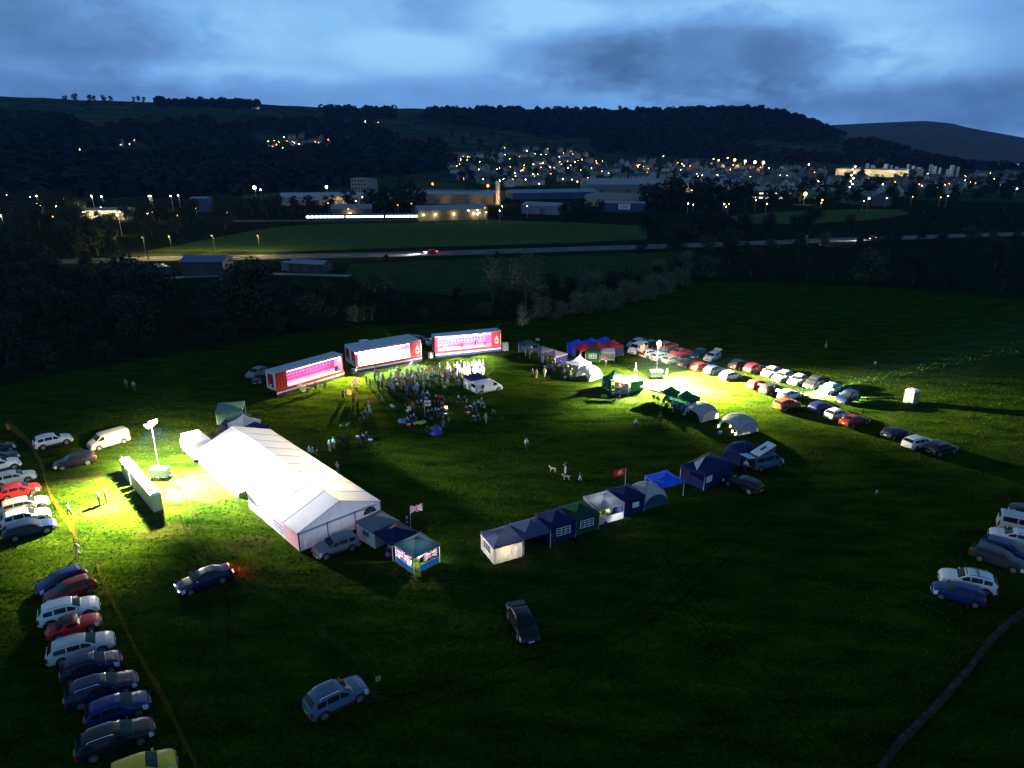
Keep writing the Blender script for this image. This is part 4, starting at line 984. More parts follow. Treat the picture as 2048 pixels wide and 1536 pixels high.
for k in range(7): MB().tube([(MW * (k + .5) / 7, -.03, 0), (MW * (k + .5) / 7, -.03, ME + (MR - ME) * (1 - abs((k + .5) / 7 * 2 - 1)))], .012, 4).build('gable_seam', SEAM, mq)
aw = MB(); aw.cur = 0
aw.loft([[(math.cos(a) * .75 * s, -.08, 1.25 + math.sin(a) * .75 * s) for a in np.linspace(0, PI, 12)] for s in (.02, 1)], False, False); aw.cur = 1
for a in np.linspace(0, PI, 6): aw.tube([(0, -.1, 1.25), (math.cos(a) * .75, -.1, 1.25 + math.sin(a) * .75)], .02, 4)
ao = aw.build('arched_window', [WPANE, WBAR], mq, loc=(MW - 1.4, 0, 0)); 
m = MB()
for i in range(6):
    for j in range(3): m.box((-.05, .5 + i * .38, .5 + j * .38), (.03, .2 + .1 * ((i * j) % 3), .1 + .08 * ((i + j) % 2)))
m.build('printed_logo', mat('purple print', (.20, .12, .34)), mq, loc=(0, 3.0, 0))
m = MB(); m.box((-.14, 13.5, ME - .2), (.05, 2.9, .45)); m.build('red_banner', mat('red banner', (.55, .02, .03)), mq)
m = MB(); m.tube([(-.9, 12.1, 0), (-.9, 12.1, ME)], .04, 5); m.tube([(-.9, 14.9, 0), (-.9, 14.9, ME)], .04, 5); m.face((-.95, 12, ME), (-.95, 15, ME), (0, 15, ME + .05), (0, 12, ME + .05)); m.build('porch', PVC, mq)
ml = MB()
for i in range(NB): ml.box((MW / 2, ML * (i + .5) / NB, MR - .5), (.1, 1.2, .06))
ml.build('strip_light', emit('marquee strip light', (1, .93, .88), 3.0), mq)
lamp('AREA', mq, (MW / 2, ML / 2, .4), 2000, (.86, .82, 1), (MW * .8, ML * .92), aim=(0, 0, 1))  # added upward area light near the floor for an even lilac roof glow
# ------------------------------------------------------------------ stuff round the marquee
bx = thing('box_lorry', 'white box bodied lorry parked at the far left corner of the marquee', 'lorry', (G(400, 914).x - .6, G(400, 914).y + .5, 0), .748 + PI / 2)
MB().box((-.6, 0, 1.75), (4.2, 2.2, 2.3)).build('cargo_box', mat('white lorry panel', (.72, .72, .74), rough=.4, var=.05), bx)
c = MB(); c.loft([[(1.55, y, z) for y, z in ((-1, .5), (1, .5), (1, 2.1), (-1, 2.1))], [(2.4, y, z) for y, z in ((-1, .5), (1, .5), (1, 2.0), (-1, 2.0))], [(2.9, y, z) for y, z in ((-.98, .5), (.98, .5), (.98, 1.1), (-.98, 1.1))]], True, True); c.build('cab', PAINT['white'], bx)
MB().box((2.72, 0, 1.6), (.06, 1.7, .6), M=Matrix.Rotation(-.5, 3, 'Y')).build('windscreen', GLASS, bx)
wm = MB().tube([(0, -.12, 0), (0, .12, 0)], .4, 14).mesh('wheel', [TYRE])
for x in (-1.9, 1.8):
    for y in (-1, 1): put('wheel', wm, bx, loc=(x, y, .4))
dome((440, 888), (30, -6), 3.0, 'brown', 'small brown and grey dome tent behind the white lorry', h=1.7, panels='frbl', panel_fab='slate', name='dome_tent')
gazebo((492, 869), (28, -12), 3.0, 'white', 'white double peaked gazebo at the far end of the marquee', {'f': ('white', 0), 'l': ('white', 0)}, peak=3.1, sag=.4)
gazebo((513, 880), (28, -12), 2.6, 'navy', 'navy gazebo peeping out behind the marquee roof', eave=1.9, peak=2.7)
gazebo((464, 838), (42, -4), 3.6, 'mint', 'pale green gazebo with a see through side left of the stages', {'f': ('mint', 0)}, eave=2.0, peak=2.3)
tr = by_centre('camper', 'dark grey', (471, 862), (-50, 16), 'dark green canvas covered van behind the white double peaked gazebo', cat='van')
# ------------------------------------------------------------------ portable toilets, light towers, fences, wall
TOI = mat('grey green toilet plastic', (.27, .31, .29), rough=.5, var=.1); TOR = mat('white toilet roof', (.75, .75, .72), rough=.45, var=.06)
def toilet(loc, yaw, label, s=1.0, group=None, panel=TOI):
    t = thing('portable_toilet', label, 'portable toilet', loc, yaw, group); w = .56 * s; h = 2.05
    m = MB(); m.loft([[(-w, -w, z), (w, -w, z), (w, w, z), (-w, w, z)] for z in (.06, h)], True, True); m.build('cabin', panel, t)
    m = MB()
    for x in (-w, w):
        for y in (-w, w): m.box((x, y, h / 2 + .05), (.08, .08, h))
    for k in range(4): m.box((-w - .01, -w * .7 + k * w * .47, 1.1), (.03, .05, 1.7))
    m.build('corner_rib', panel, t)
    m = MB(); v = w + .06; m.loft([[(-v, -v, h), (v, -v, h), (v, v, h), (-v, v, h)], [(-v, -v, h + .08), (v, -v, h + .08), (v, v, h + .08), (-v, v, h + .08)], [(-v * .6, -v * .6, h + .26), (v * .6, -v * .6, h + .26), (v * .6, v * .6, h + .26), (-v * .6, v * .6, h + .26)]], True, True); m.build('roof', TOR, t)
    m = MB(); m.box((w + .015, 0, 1.05), (.03, w * 1.5, 1.8)); d = m.build('door', mat('toilet door', (.45, .47, .46), var=.08), t)
    MB().box((w + .05, w * .55, 1.05), (.05, .06, .16)).build('handle', BLACKP, d)
    MB().tube([(-w * .6, w * .6, h), (-w * .6, w * .6, h + .5)], .05, 6).build('vent_pipe', TOI, t)
    m = MB(); m.box((0, 0, .05), (2 * w + .1, 2 * w + .1, .1)); m.build('skid', BLACKP, t)
    return t
A_, B_ = Vector((-47.0, 76.3, 0)), Vector((-38.6, 67.0, 0)); NT = 10
ty = math.atan2((B_ - A_).y, (B_ - A_).x) + PI / 2
for i in range(NT):
    p = A_.lerp(B_, (i + .5) / NT)
    lab = 'white roofed portable toilet in the row beside the left light tower'
    if i == NT - 1: lab = 'portable toilet at the near end of the row, showing its dark end wall'
    if i == 0: lab = 'portable toilet at the far end of the row, nearest the parked van'
    toilet((p.x, p.y, .02), ty, lab, .84, group='portable toilets in a row' if 0 < i < NT - 1 else 'portable toilet row ends')
p = G(1821, 806)
toilet((p.x, p.y, .02), .5, 'lone portable toilet with a white roof beyond the parked cars', 1.28, panel=mat('pale grey toilet plastic', (.14, .19, .16), rough=.5))
FL = emit('floodlight glass', (1, .90, .66), 2600)
def tower(px, h, label, yaw, heads, lights):
    p = G(*px); t = thing('light_tower', label, 'light tower', (p.x, p.y, .02), yaw)
    MB().tube([(0, 0, .8), (0, 0, h * .55)], .09, 8).build('mast', POLE, t)
    MB().tube([(0, 0, h * .5), (0, 0, h)], .06, 8).build('mast', POLE, t)
    m = MB(); m.box((0, 0, .95), (2.0, 1.1, .9)); m.box((0, 0, 1.43), (2.06, 1.16, .06)); m.box((1.4, 0, .5), (1.1, .08, .08)); m.box((0, 0, .47), (2.2, 1.2, .08))
    m.build('generator', mat('white generator casing', (.75, .75, .72), rough=.4), t)
    for y in (-.65, .65): MB().tube([(-.1, y - .08, .3), (-.1, y + .08, .3)], .3, 14).build('wheel', TYRE, t)
    for x in (-.8, .8): MB().tube([(x, .9 if x > 0 else -.9, 0), (x, .9 if x > 0 else -.9, .5)], .04, 6).build('jack_leg', STEEL, t)
    MB().box((0, 0, h), (.08, 1.7, .08)).build('crossbar', STEEL, t)
    for y, aim in heads:
        a = Vector(aim).normalized(); q = a.to_track_quat('Z', 'Y').to_matrix()
        m = MB(); m.box((0, y, h + .1), (.58, .50, .2), M=q); hd = m.build('floodlight', STEEL, t)
        m = MB(); m.box(Vector((0, y, h + .1)) + a * .13, (.54, .46, .06), M=q); m.build('lamp_glass', FL, hd)
    for aim, e, sp, bl, *cl in lights: lamp('SPOT', t, Vector((0, 0, h - .1)) + Vector(aim).normalized() * .5, e, cl[0] if cl else (1, .82, .46), .25, aim=aim, spot=sp, blend=bl)
    return t
def _aim(az, dn): a = math.radians(az); d = math.radians(dn); return (math.sin(a) * math.cos(d), math.cos(a) * math.cos(d), -math.sin(d))
# azimuth 0 = away from the camera, 90 = right
TL = [(_aim(226, 50), 360000, 82, .9), (_aim(178, 52), 620000, 84, .9), (_aim(100, 46), 560000, 96, 1.0, (1, .93, .80)), (_aim(330, 54), 150000, 92, .8)]
TR = [(_aim(218, 50), 900000, 82, .9, (1, .92, .78)), (_aim(160, 49), 1250000, 86, .9), (_aim(112, 42), 1600000, 92, .9), (_aim(104, 24), 240000, 60, .9), (_aim(20, 54), 22000, 94, .8), (_aim(275, 42), 110000, 92, .8)]
SL1, SL2, SL3, PARE, PARW, FSE = 390, 4600, 500, 36000, 120000, 55000
HAZE = .45e-4
tower((322, 958), 7.1, 'left light tower with lit lamp heads between the toilets and the marquee', 0.0, [(-.7, (-.5, -.8, -.5)), (-.3, (.3, -.9, -.5)), (.3, (-.2, -.9, -.5)), (.7, (.7, -.6, -.5))], TL)
tower((1312, 757), 6.3, 'right light tower with glaring lamp heads among the parked cars', 0.0, [(-.7, (-.7, -.6, -.5)), (-.3, (.2, -.9, -.5)), (.3, (.5, -.8, -.5)), (.7, (.9, -.4, -.5))], TR)
def fence(pxs, h, lean, mt, label, step=2.0, name='netting_fence', gap=.14, sw=.026):
    pts = spline([G(*p) for p in pxs], step); t = thing(name, label, 'fence', (pts[0].x, pts[0].y, 0))
    o = pts[0]; net = MB()
    tops = []; bots = []
    for i, p in enumerate(pts):
        q = p - o; sg = .25 * math.sin(i * 1.7) * .4; ln = lean * (1 + .5 * math.sin(i * .9))
        bots.append(Vector((q.x, q.y, .05))); tops.append(Vector((q.x + ln, q.y + ln * .3, h + sg)))
        if i % 2 == 0: MB().tube([(q.x, q.y, 0), (q.x + lean * .6, q.y, h + .15)], .025, 5).build('stake', DARKPOLE, t)
    for i in range(len(pts) - 1):
        for k in range(int(h / gap) + 1):
            f = k / int(h / gap); w = Vector((0, 0, sw)); a = bots[i].lerp(tops[i], f); b = bots[i + 1].lerp(tops[i + 1], f); net.face(a - w, b - w, b + w, a + w)
        nn = max(2, int((bots[i + 1] - bots[i]).length / .3))
        for k in range(nn):
            f = k / nn; a = bots[i].lerp(bots[i + 1], f); b = tops[i].lerp(tops[i + 1], f); w = (bots[i + 1] - bots[i]).normalized() * sw * .8; net.face(a - w, a + w, b + w, b - w)
    net.build('netting', mt, t); return t
OR = mat('orange plastic net', (.75, .20, .02), rough=.6, var=.15, trans=.3); GN = mat('green plastic net', (.03, .07, .035), rough=.6, var=.15)
fence([(18, 858), (52, 885), (78, 925), (96, 985), (120, 1030), (153, 1078)], 0.85, .2, OR, 'orange plastic netting fence along the upper left row of cars', 2.0, sw=.012)
fence([(193, 1137), (222, 1205), (245, 1250), (268, 1300), (318, 1390), (352, 1460), (392, 1540)], .8, .12, OR, 'orange plastic netting fence along the lower left row of cars', 2.0, sw=.009)
fence([(386, 1045), (400, 1090), (428, 1120), (480, 1150), (600, 1237), (690, 1310), (750, 1362)], .7, .05, GN, 'thin green netting fence running from the toilets across the dark foreground', 2.5, gap=.2, sw=.009)
def sign(px, w, h, z, m, label, yaw=0, stripes=0):
    p = G(*px); t = thing('sign_board', label, 'sign', (p.x, p.y, 0), yaw); MB().tube([(0, 0, 0), (0, 0, z + h / 2)], .025, 5).build('stake', DARKPOLE, t)
    g = MB(); g.cur = 0; g.box((0, -.03, z + h / 2), (w, .02, h)); g.cur = 1
    for k in range(stripes): g.box((0, -.05, z + h * (k + .6) / (stripes + .3)), (w * .8, .02, h * .10))
    g.build('board', [m, BLACKP], t)
sign((757, 1368), .36, .42, .3, mat('yellow board', (.62, .55, .06)), 'small yellow notice on a stake at the end of the green netting', .5, 4)
sign((1751, 994), .30, .40, .5, mat('pale board', (.35, .38, .30)), 'small pale notice on a stake in the dark grass at the right')
sign((1749, 734), .45, .5, .6, mat('pale board', (.35, .38, .30)), 'pale notice on a stake in the upper right field')
sign((18, 862), .45, .9, .2, OR, 'orange marker board at the far end of the orange netting')
sign((1075, 686), .8, .5, .5, mat('pale green board', (.3, .36, .3)), 'pale board behind the small dark blue gazebo')
# dry stone wall, lower right
wp = spline([G(*p) for p in [(2200, 1110), (2048, 1228), (1990, 1277), (1935, 1345), (1870, 1420), (1800, 1490), (1765, 1536), (1690, 1640)]], .45)
sw_ = thing('dry_stone_wall', 'dry stone wall curving through the dark lower right corner', 'wall', (wp[0].x, wp[0].y, 0))
sm = [mat('wall stone ' + n, c, rough=.95, var=.35, scale=3, bump=.6) for n, c in (('grey', (.015, .0135, .010)), ('dark', (.006, .0055, .0045)), ('buff', (.026, .022, .015)))]
wb2 = MB(); r_ = random.Random(5)
for i in range(len(wp) - 1):
    a, b = wp[i] - wp[0], wp[i + 1] - wp[0]; d = (b - a); ang = math.atan2(d.y, d.x); q = Vector((-d.y, d.x)).normalized()
    for k in range(2):
        for s in (-.07, .07):
            wb2.cur = r_.randrange(3); c_ = a.lerp(b, .5 + r_.uniform(-.2, .2)) + q * s
            wb2.box((c_.x, c_.y, .11 + k * .21), (.42 + r_.uniform(0, .12), .15, .2 + r_.uniform(-.03, .02)), rz=ang + r_.uniform(-.12, .12))
    wb2.cur = r_.randrange(3); c_ = a.lerp(b, .5); wb2.box((c_.x, c_.y, .54 + r_.uniform(-.05, .07)), (.16 + r_.uniform(0, .14), .24 + r_.uniform(0, .08), .24 + r_.uniform(-.09, .10)), rz=ang + r_.uniform(-.2, .2)); 
    c_ = a.lerp(b, .98); wb2.box((c_.x, c_.y, .52), (.16, .24, .2), rz=ang + r_.uniform(-.2, .2))
wb2.build('stonework', sm, sw_)
# ------------------------------------------------------------------ stage trailers
REDP = mat('red trailer panel', (.42, .015, .015), rough=.4, var=.08); BLUP = mat('blue skirt', (.012, .02, .16), rough=.6, var=.1); WHP = mat('white skirt', (.68, .68, .72), rough=.6, var=.06)
ROOFT = mat('trailer roof sheet', (.34, .38, .46), rough=.5, var=.1); DECK = mat('stage deck', (.55, .52, .52), rough=.6, var=.1, scale=2)
INNER = mat('stage inner panel', (.60, .08, .26), rough=.5, var=.12); BACK = mat('pink stage backdrop', (.55, .04, .24), rough=.6, var=.2, scale=2); GRID = mat('backdrop grid line', (.85, .55, .72), rough=.6)
STRIP = emit('stage strip light', (1, .82, .95), 14); DARKM = mat('dark chassis', (.02, .02, .022), rough=.7)
def text_mesh(s, size, m, depth=.02):
    c = bpy.data.curves.new('txt', 'FONT'); c.body = s; c.size = size; c.extrude = depth; c.align_x = 'CENTER'
    o = bpy.data.objects.new('txt', c); COL.objects.link(o); dg_ = bpy.context.evaluated_depsgraph_get()
    me = bpy.data.meshes.new_from_object(o.evaluated_get(dg_)); bpy.data.objects.remove(o); me.materials.clear(); me.materials.append(m); return me
def trailer(a, b, label, open_, dep=2.5, back=True, front=True, emblem=None, H_=3.95, off=0.0, lights=(600, (1, .66, .86)), steps=False, group='stage trailers', endfab=None):
    A, B = G(*a), G(*b); d = B - A; L = d.length; yaw = math.atan2(d.y, d.x)
    t = thing('stage_trailer', label, 'stage trailer', (A.x - math.sin(yaw) * off, A.y + math.cos(yaw) * off, .02), yaw, group)
    zf = 1.15; x0, x1 = open_
    m = MB(); m.box((L / 2, dep / 2, H_ + .04), (L + .1, dep + .1, .1)); 
    for k in range(1, 13): m.box((L * k / 13, dep / 2, H_ + .10), (.05, dep, .03))
    m.build('roof', ROOFT, t)
    MB().box((L / 2, dep / 2, zf - .08), (L, dep, .16)).build('deck', DECK, t)
    MB().box((L / 2, dep / 2, .78), (L * .96, dep * .6, .4)).build('chassis', DARKM, t)
    for x in (L - 2.2, L - 3.5, L - 4.8):
        for y in (.25, dep - .25): put('wheel', wm, t, loc=(x, y, .45))
    for x in (.04, L - .04):
        e = MB(); e.box((x, dep / 2, (H_ + zf) / 2), (.08, dep, H_ - zf)); ew = e.build('end_wall', WHP if endfab is None else endfab, t)
        m = MB(); m.box((x - .06 if x < 1 else x + .06, dep / 2, (H_ + zf) / 2 - .05), (.05, dep * .62, (H_ - zf) * .8)); m.build('end_door', REDP, ew)
        m = MB(); m.box((x - .1 if x < 1 else x + .1, dep / 2 + .1, zf + .55), (.04, .4, .4)); m.build('notice', WHP, ew)
    if back:
        MB().box((L / 2, dep - .04, (H_ + zf) / 2), (L - .16, .08, H_ - zf)).build('back_wall', INNER, t)
        m = MB(); m.box(((x0 + x1) / 2, dep - .14, zf + 1.55), ((x1 - x0) * .86, .05, 2.0)); bd = m.build('backdrop', BACK, t)
        m = MB(); w_ = (x1 - x0) * .86
        for k in range(15): m.box(((x0 + x1) / 2 - w_ / 2 + w_ * k / 14, dep - .19, zf + 1.55), (.05, .04, 2.0))
        for k in range(5): m.box(((x0 + x1) / 2, dep - .185, zf + .58 + k * .49), (w_, .03, .05))
        m.build('grid', GRID, bd)
    if front:
        for (p0, p1) in ((0, x0), (x1, L)):
            if p1 - p0 < .1: continue
            m = MB(); n = max(2, int((p1 - p0) / .25))
            m.loft([[(p0 + (p1 - p0) * k / n, -.02 + .04 * (k % 2), z) for k in range(n + 1)] for z in (zf, H_ - .02)], False, False); m.build('front_curtain', REDP, t)
        m = MB(); m.box((L / 2, -.02, H_ - .12), (L, .1, .22)); m.build('fascia', REDP, t)
        for z0, z1, mm, nm in ((.72, zf, REDP, 'red_skirt'), (.45, .72, WHP, 'white_skirt'), (.02, .45, BLUP, 'blue_skirt')):
            m = MB(); m.box((L / 2, -.10, (z0 + z1) / 2), (L, .05, z1 - z0 - .004)); m.build(nm, mm, t)
        m = MB(); m.box(((x0 + x1) / 2, .12, H_ - .3), ((x1 - x0) * .96, .1, .09)); m.build('strip_light', STRIP, t)
        for k in range(3):
            xx = x0 + (x1 - x0) * (k + .5) / 3
            lamp('AREA', t, (xx, .25, H_ - .38), lights[0] / 3, lights[1], ((x1 - x0) / 3.3, .12), aim=(0, .55, -1))
        if emblem:
            e = put('emblem', text_mesh('A', 1.35, WHP), t, loc=(emblem, -.07, zf + 1.05)); e.rotation_euler = (PI / 2, 0, 0)
            m = MB(); m.box((0, -.30, 0), (.8, .16, .03)); m.box((0, -.55, 0), (.5, .10, .03)); m.build('emblem_lettering', WHP, e)
    if steps:
        m = MB()
        for k in range(5): m.box((4.2, -.35 - k * .28, 1.0 - k * .2), (1.0, .28, .05))
        for x in (3.7, 4.7): m.tube([(x, -.2, 1.05), (x, -1.6, .05)], .04, 5); m.tube([(x, -.2, 1.95), (x, -1.6, .95)], .025, 5); m.tube([(x, -1.6, 0), (x, -1.6, .95)], .025, 5)
        m.build('steps', STEEL, t)
    for x in (1.2, L - 1.0): MB().tube([(x, .3, 0), (x, .3, .7)], .07, 6).build('landing_leg', DARKM, t)
    return t, L
t1, L1 = trailer((554, 794), (688, 753), 'left stage trailer with open pink lit side and steps at the front', (2.1, 13.0), steps=True, lights=(SL1, (1, .55, .86)))
t2, L2 = trailer((714, 746), (843.6, 722), 'middle stage trailer with a glaring white stage and a red end panel', (.35, 10.4), back=False, emblem=11.9, lights=(SL2, (1, .76, .92)))
t2b, _ = trailer((714, 746), (843.6, 722), 'rear stage trailer joined behind the glaring middle one', (.35, 10.4), front=False, off=2.55, lights=(0, (1, 1, 1)))
t3, L3 = trailer((871, 715.6), (1002, 702), 'right stage trailer with grid backdrop behind a band set up', (.5, 11.2), emblem=12.2, lights=(SL3, (1, .55, .84)))
for k in range(3): lamp('AREA', t2b, (2 + k * 3.5, .4, 3.5), SL2 / 4, (1, .86, .95), (3, .15), aim=(0, .6, -1))
# lamps on the trailer roofs' front edges that light the crowd and the grass
def par(t, x, label, e, col, aim, sp=110, z=3.75):
    w = t.matrix_basis @ Vector((x, -.25, z)); u = thing('stage_floodlight', label, 'stage floodlight', w, t.rotation_euler.z)
    m = MB(); q = Vector(aim).normalized().to_track_quat('Z', 'Y').to_matrix(); m.box((0, 0, 0), (.4, .3, .26), M=q); m.build('housing', BLACKP, u)
    m = MB(); m.box(Vector(aim).normalized() * .15, (.34, .24, .05), M=q); m.build('lamp_glass', emit('stage flood glass %d' % int(col[2] * 10), col, 60), u)
    lamp('SPOT', u, Vector(aim).normalized() * .3, e, col, .12, aim=aim, spot=sp, blend=.7)
for x in (1.5, 5.5, 9.0): par(t2, x, {1.5: 'white floodlight on the left of the middle trailer front', 5.5: 'white floodlight in the centre of the middle trailer front', 9.0: 'white floodlight on the right of the middle trailer front'}[x], PARE, (.95, .93, 1), (.15, -1, -.85), 78)
par(t2, 0.1, 'warm floodlight at the left end of the middle trailer', PARW, (1, .70, .20), (-.95, -1, -.72), 84)
for x in (4, 9): par(t3, x, {4: 'white floodlight on the left half of the right trailer front', 9: 'white floodlight on the right half of the right trailer front'}[x], PARE * .5, (.95, .93, 1), (-.2, -1, -.85), 78)
# band gear
DRUM = mat('drum shell', (.5, .05, .10), rough=.3, coat=.5); SKIN_D = mat('drum skin', (.8, .78, .75))
def drumkit(t, x, y, label):
    w = t.matrix_basis @ Vector((x, y, 1.15)); k = thing('drum_kit', label, 'drum kit', w, t.rotation_euler.z)
    for c, r, h, nm in (((0, 0, .3), .3, .4, 'bass_drum'), ((-.45, .2, .6), .18, .2, 'tom_drum'), ((.45, .2, .45), .22, .35, 'floor_tom'), ((0, .15, .75), .16, .18, 'tom_drum')):
        m = MB(); ax = Vector((0, 1, 0)) if nm == 'bass_drum' else Vector((0, 0, 1)); m.tube([Vector(c) - ax * h / 2, Vector(c) + ax * h / 2], r, 14); m.build(nm, DRUM, k)
    for x_ in (-.6, .6): m = MB(); m.tube([(x_, 0, 0), (x_, 0, 1.05)], .015, 4); m.tube([(x_, 0, 1.05), (x_, 0, 1.07)], [.22, .02], 14); m.build('cymbal', CHROME, k)
drumkit(t3, 5.6, 1.5, 'drum kit at the centre of the right trailer stage')
def amp(t, x, y, s, label, z=1.15, col=BLACKP):
    w = t.matrix_basis @ Vector((x, y, z)); k = thing('loudspeaker', label, 'loudspeaker', w, t.rotation_euler.z)
    MB().box((0, 0, s * .6), (s * .8, s * .6, s * 1.2)).build('cabinet', col, k)
    m = MB(); m.tube([(0, -s * .31, s * .42), (0, -s * .33, s * .42)], s * .3, 12); m.tube([(0, -s * .31, s * .95), (0, -s * .33, s * .95)], s * .15, 10); m.build('cone', STEEL, k)
amp(t3, 2.2, 1.4, .8, 'loudspeaker on the left of the right trailer stage', col=WHP); amp(t3, 8.6, 1.5, .7, 'black loudspeaker on the right of the right trailer stage'); amp(t3, 10.2, .8, .55, 'small monitor loudspeaker at the right edge of the band stage')
amp(t1, 12.4, .7, .6, 'black loudspeaker at the right corner of the left trailer stage'); amp(t3, -1.0, -.3, 1.1, 'tall black loudspeaker on the grass left of the right trailer', .02); amp(t3, L3 + .9, 0, 1.3, 'tall grey loudspeaker stack on the grass right of the right trailer', .02, STEEL)
amp(t2, -.9, -.6, .9, 'loudspeaker on the grass at the left end of the middle trailer', .02)
CHAIRB = mat('stage chair', (.22, .03, .05), var=.2)
def stand(t, x, y, label):
    w = t.matrix_basis @ Vector((x, y, 1.15)); k = thing('music_stand', label, 'music stand', w, t.rotation_euler.z + R.uniform(-.4, .4), 'music stands on the middle stage')
    m = MB(); m.tube([(0, 0, .25), (0, 0, 1.0)], .015, 5)
    for a in (0, 2.1, 4.2): m.tube([(0, 0, .3), (math.cos(a) * .25, math.sin(a) * .25, 0)], .012, 4)
    m.build('post', BLACKP, k); MB().box((0, 0, 1.1), (.5, .03, .34), M=Matrix.Rotation(-.4, 3, 'X')).build('desk', BLACKP, k)
def schair(t, x, y):
    w = t.matrix_basis @ Vector((x, y, 1.15)); k = thing('stage_chair', 'dark red chair on the middle stage', 'chair', w, t.rotation_euler.z + R.uniform(-.4, .4), 'chairs on the middle stage')
    MB().box((0, 0, .45), (.42, .42, .05)).build('seat', CHAIRB, k); MB().box((0, .2, .72), (.42, .04, .4)).build('backrest', CHAIRB, k)
    for a in (-.18, .18):
        for b in (-.18, .18): MB().tube([(a, b, 0), (a, b, .44)], .018, 4).build('leg', BLACKP, k)
for i in range(14):
    x = .9 + (i % 7) * 1.25 + R.uniform(-.2, .2); y = .8 + (i // 7) * 1.7 + R.uniform(-.2, .2)
    stand(t2, x, y, 'black music stand on the middle stage'); schair(t2, x + .15, y + .6)
# sound desk gazebo beside the white van
sgz = gazebo((953, 776), (34, -8), 3.0, 'navy', 'dark purple gazebo over the sound desk beside the white van', {'l': ('wall', 0)}, eave=1.95, peak=2.6)
sd = thing('mixing_desk', 'sound mixing desk on a table under the dark purple gazebo', 'mixing desk', G(953, 776), sgz.rotation_euler.z)
MB().box((0, .6, .75), (2.0, .7, .06)).build('table', DARKM, sd); MB().box((0, .6, .85), (1.4, .5, .1), M=Matrix.Rotation(.15, 3, 'X')).build('console', STEEL, sd)
for x in (-.9, .9): MB().box((x, .6, .37), (.05, .6, .72)).build('leg', DARKM, sd)
sp_ = G(957, 768); fs = thing('follow_spot', 'bright follow spot on a stand behind the sound gazebo', 'spotlight', (sp_.x, sp_.y, 0))
MB().tube([(0, 0, 0), (0, 0, 2.9)], .04, 6).build('stand', STEEL, fs)
q = Vector((-.3, 1, -.2)).normalized().to_track_quat('Z', 'Y').to_matrix(); MB().box((0, 0, 3.05), (.4, .4, .5), M=q).build('lamp_housing', STEEL, fs)
MB().box((-.09, .3, 3.0), (.36, .36, .05), M=q).build('lamp_glass', emit('follow spot glass', (1, .95, .8), 300), fs)
lamp('SPOT', fs, (-.15, .5, 2.95), FSE, (1, .93, .80), .08, aim=(-.30, 1, -.33), spot=74, blend=.5)
# lamps in tents
def tl(px, z, col, pw, label, **k): p = G(*px); return lantern((p.x, p.y, z), col, pw, label, **k)
tl((1003, 1106), 1.55, (1, .72, .36), 420, 'warm lantern glowing inside the white walled gazebo')
tl((1206, 1031), 1.6, (1, .95, .85), 700, 'white lantern lighting the grey gazebo with people at a table')
tl((836, 1123), 1.7, (1, .95, .92), 1000, 'white lantern under the flag draped teal gazebo')
tl((1292, 1005), 1.0, (1, .75, .15), 22, 'small yellow lantern inside the dome with the green front', r=.10)
tl((1336, 992), 1.4, (.9, 1, .85), 10, 'small white lamp under the royal blue gazebo', r=.07)
tl((1160, 742), 1.9, (1, .85, .95), 500, 'pinkish white lantern in the white peaked tent')
tl((1110, 724), 1.6, (1, .9, .95), 150, 'white lantern under the mauve grey awning')
tl((1057, 706), 1.5, (.95, .95, 1), 60, 'white lantern under the small dark blue gazebo')
tl((1243, 783), 1.5, (1, .8, .55), 160, 'lantern inside the food stall')
tl((1460, 856), .1, (1, .72, .3), 30, 'tea light at the left foot of the dome mouth', r=.09); tl((1464, 866), .1, (1, .6, .25), 30, 'tea light in the middle of the dome mouth', r=.09); tl((1470, 871), .1, (1, .65, .3), 22, 'tea light at the near foot of the dome mouth', r=.08)
tl((1436, 856), .1, (1, .8, .6), 12, 'tea light on the grass left of the dome mouth', r=.07)
# food stall, hoop, cart
fp = G(1243, 786); st_ = thing('food_stall', 'lit stall hung with bright things between two green gazebos', 'stall', (fp.x, fp.y, .02), -.2)
MB().box((0, 0, .45), (2.2, 1.0, .9)).build('counter', FAB['grey'], st_); m = MB(); m.face((-1.2, -.9, 2.2), (1.2, -.9, 1.9), (1.2, .9, 2.3), (-1.2, .9, 2.5)); m.build('roof', FAB['mauve'], st_)
for x in (-1.1, 1.1): MB().tube([(x, -.8, 0), (x, -.8, 2.1)], .04, 5).build('post', POLE, st_)
for i, (x, z, c_) in enumerate([(-.6, 1.5, (.8, .6, .1)), (.1, 1.3, (.9, .2, .03)), (.7, 1.35, (.25, .08, .4)), (-.1, 1.65, (.6, .6, .1))]):
    m = MB(); m.tube([(x, .5, z - .25), (x, .5, z - .1), (x, .5, z + .1), (x, .5, z + .25)], [.1, .27, .27, .1], 10); m.build('hanging_toy', mat('toy %d' % i, c_, var=.2), st_)
m = MB(); m.face((-1.2, .9, .1), (1.2, .9, .1), (1.2, .9, 2.2), (-1.2, .9, 2.2)); m.build('back_sheet', FAB['beige'], st_)
hp = G(1208, 793); m = MB(); m.tube([(math.cos(a) * .45, math.sin(a) * .45, .08) for a in np.linspace(0, 2 * PI, 20)], .07, 6); hoop = m.build('paddling_ring', mat('lime plastic', (.15, .75, .12), rough=.4)); hoop.location = (hp.x, hp.y, .02); tag(hoop, 'lime green inflatable ring lying on the grass', 'ring')
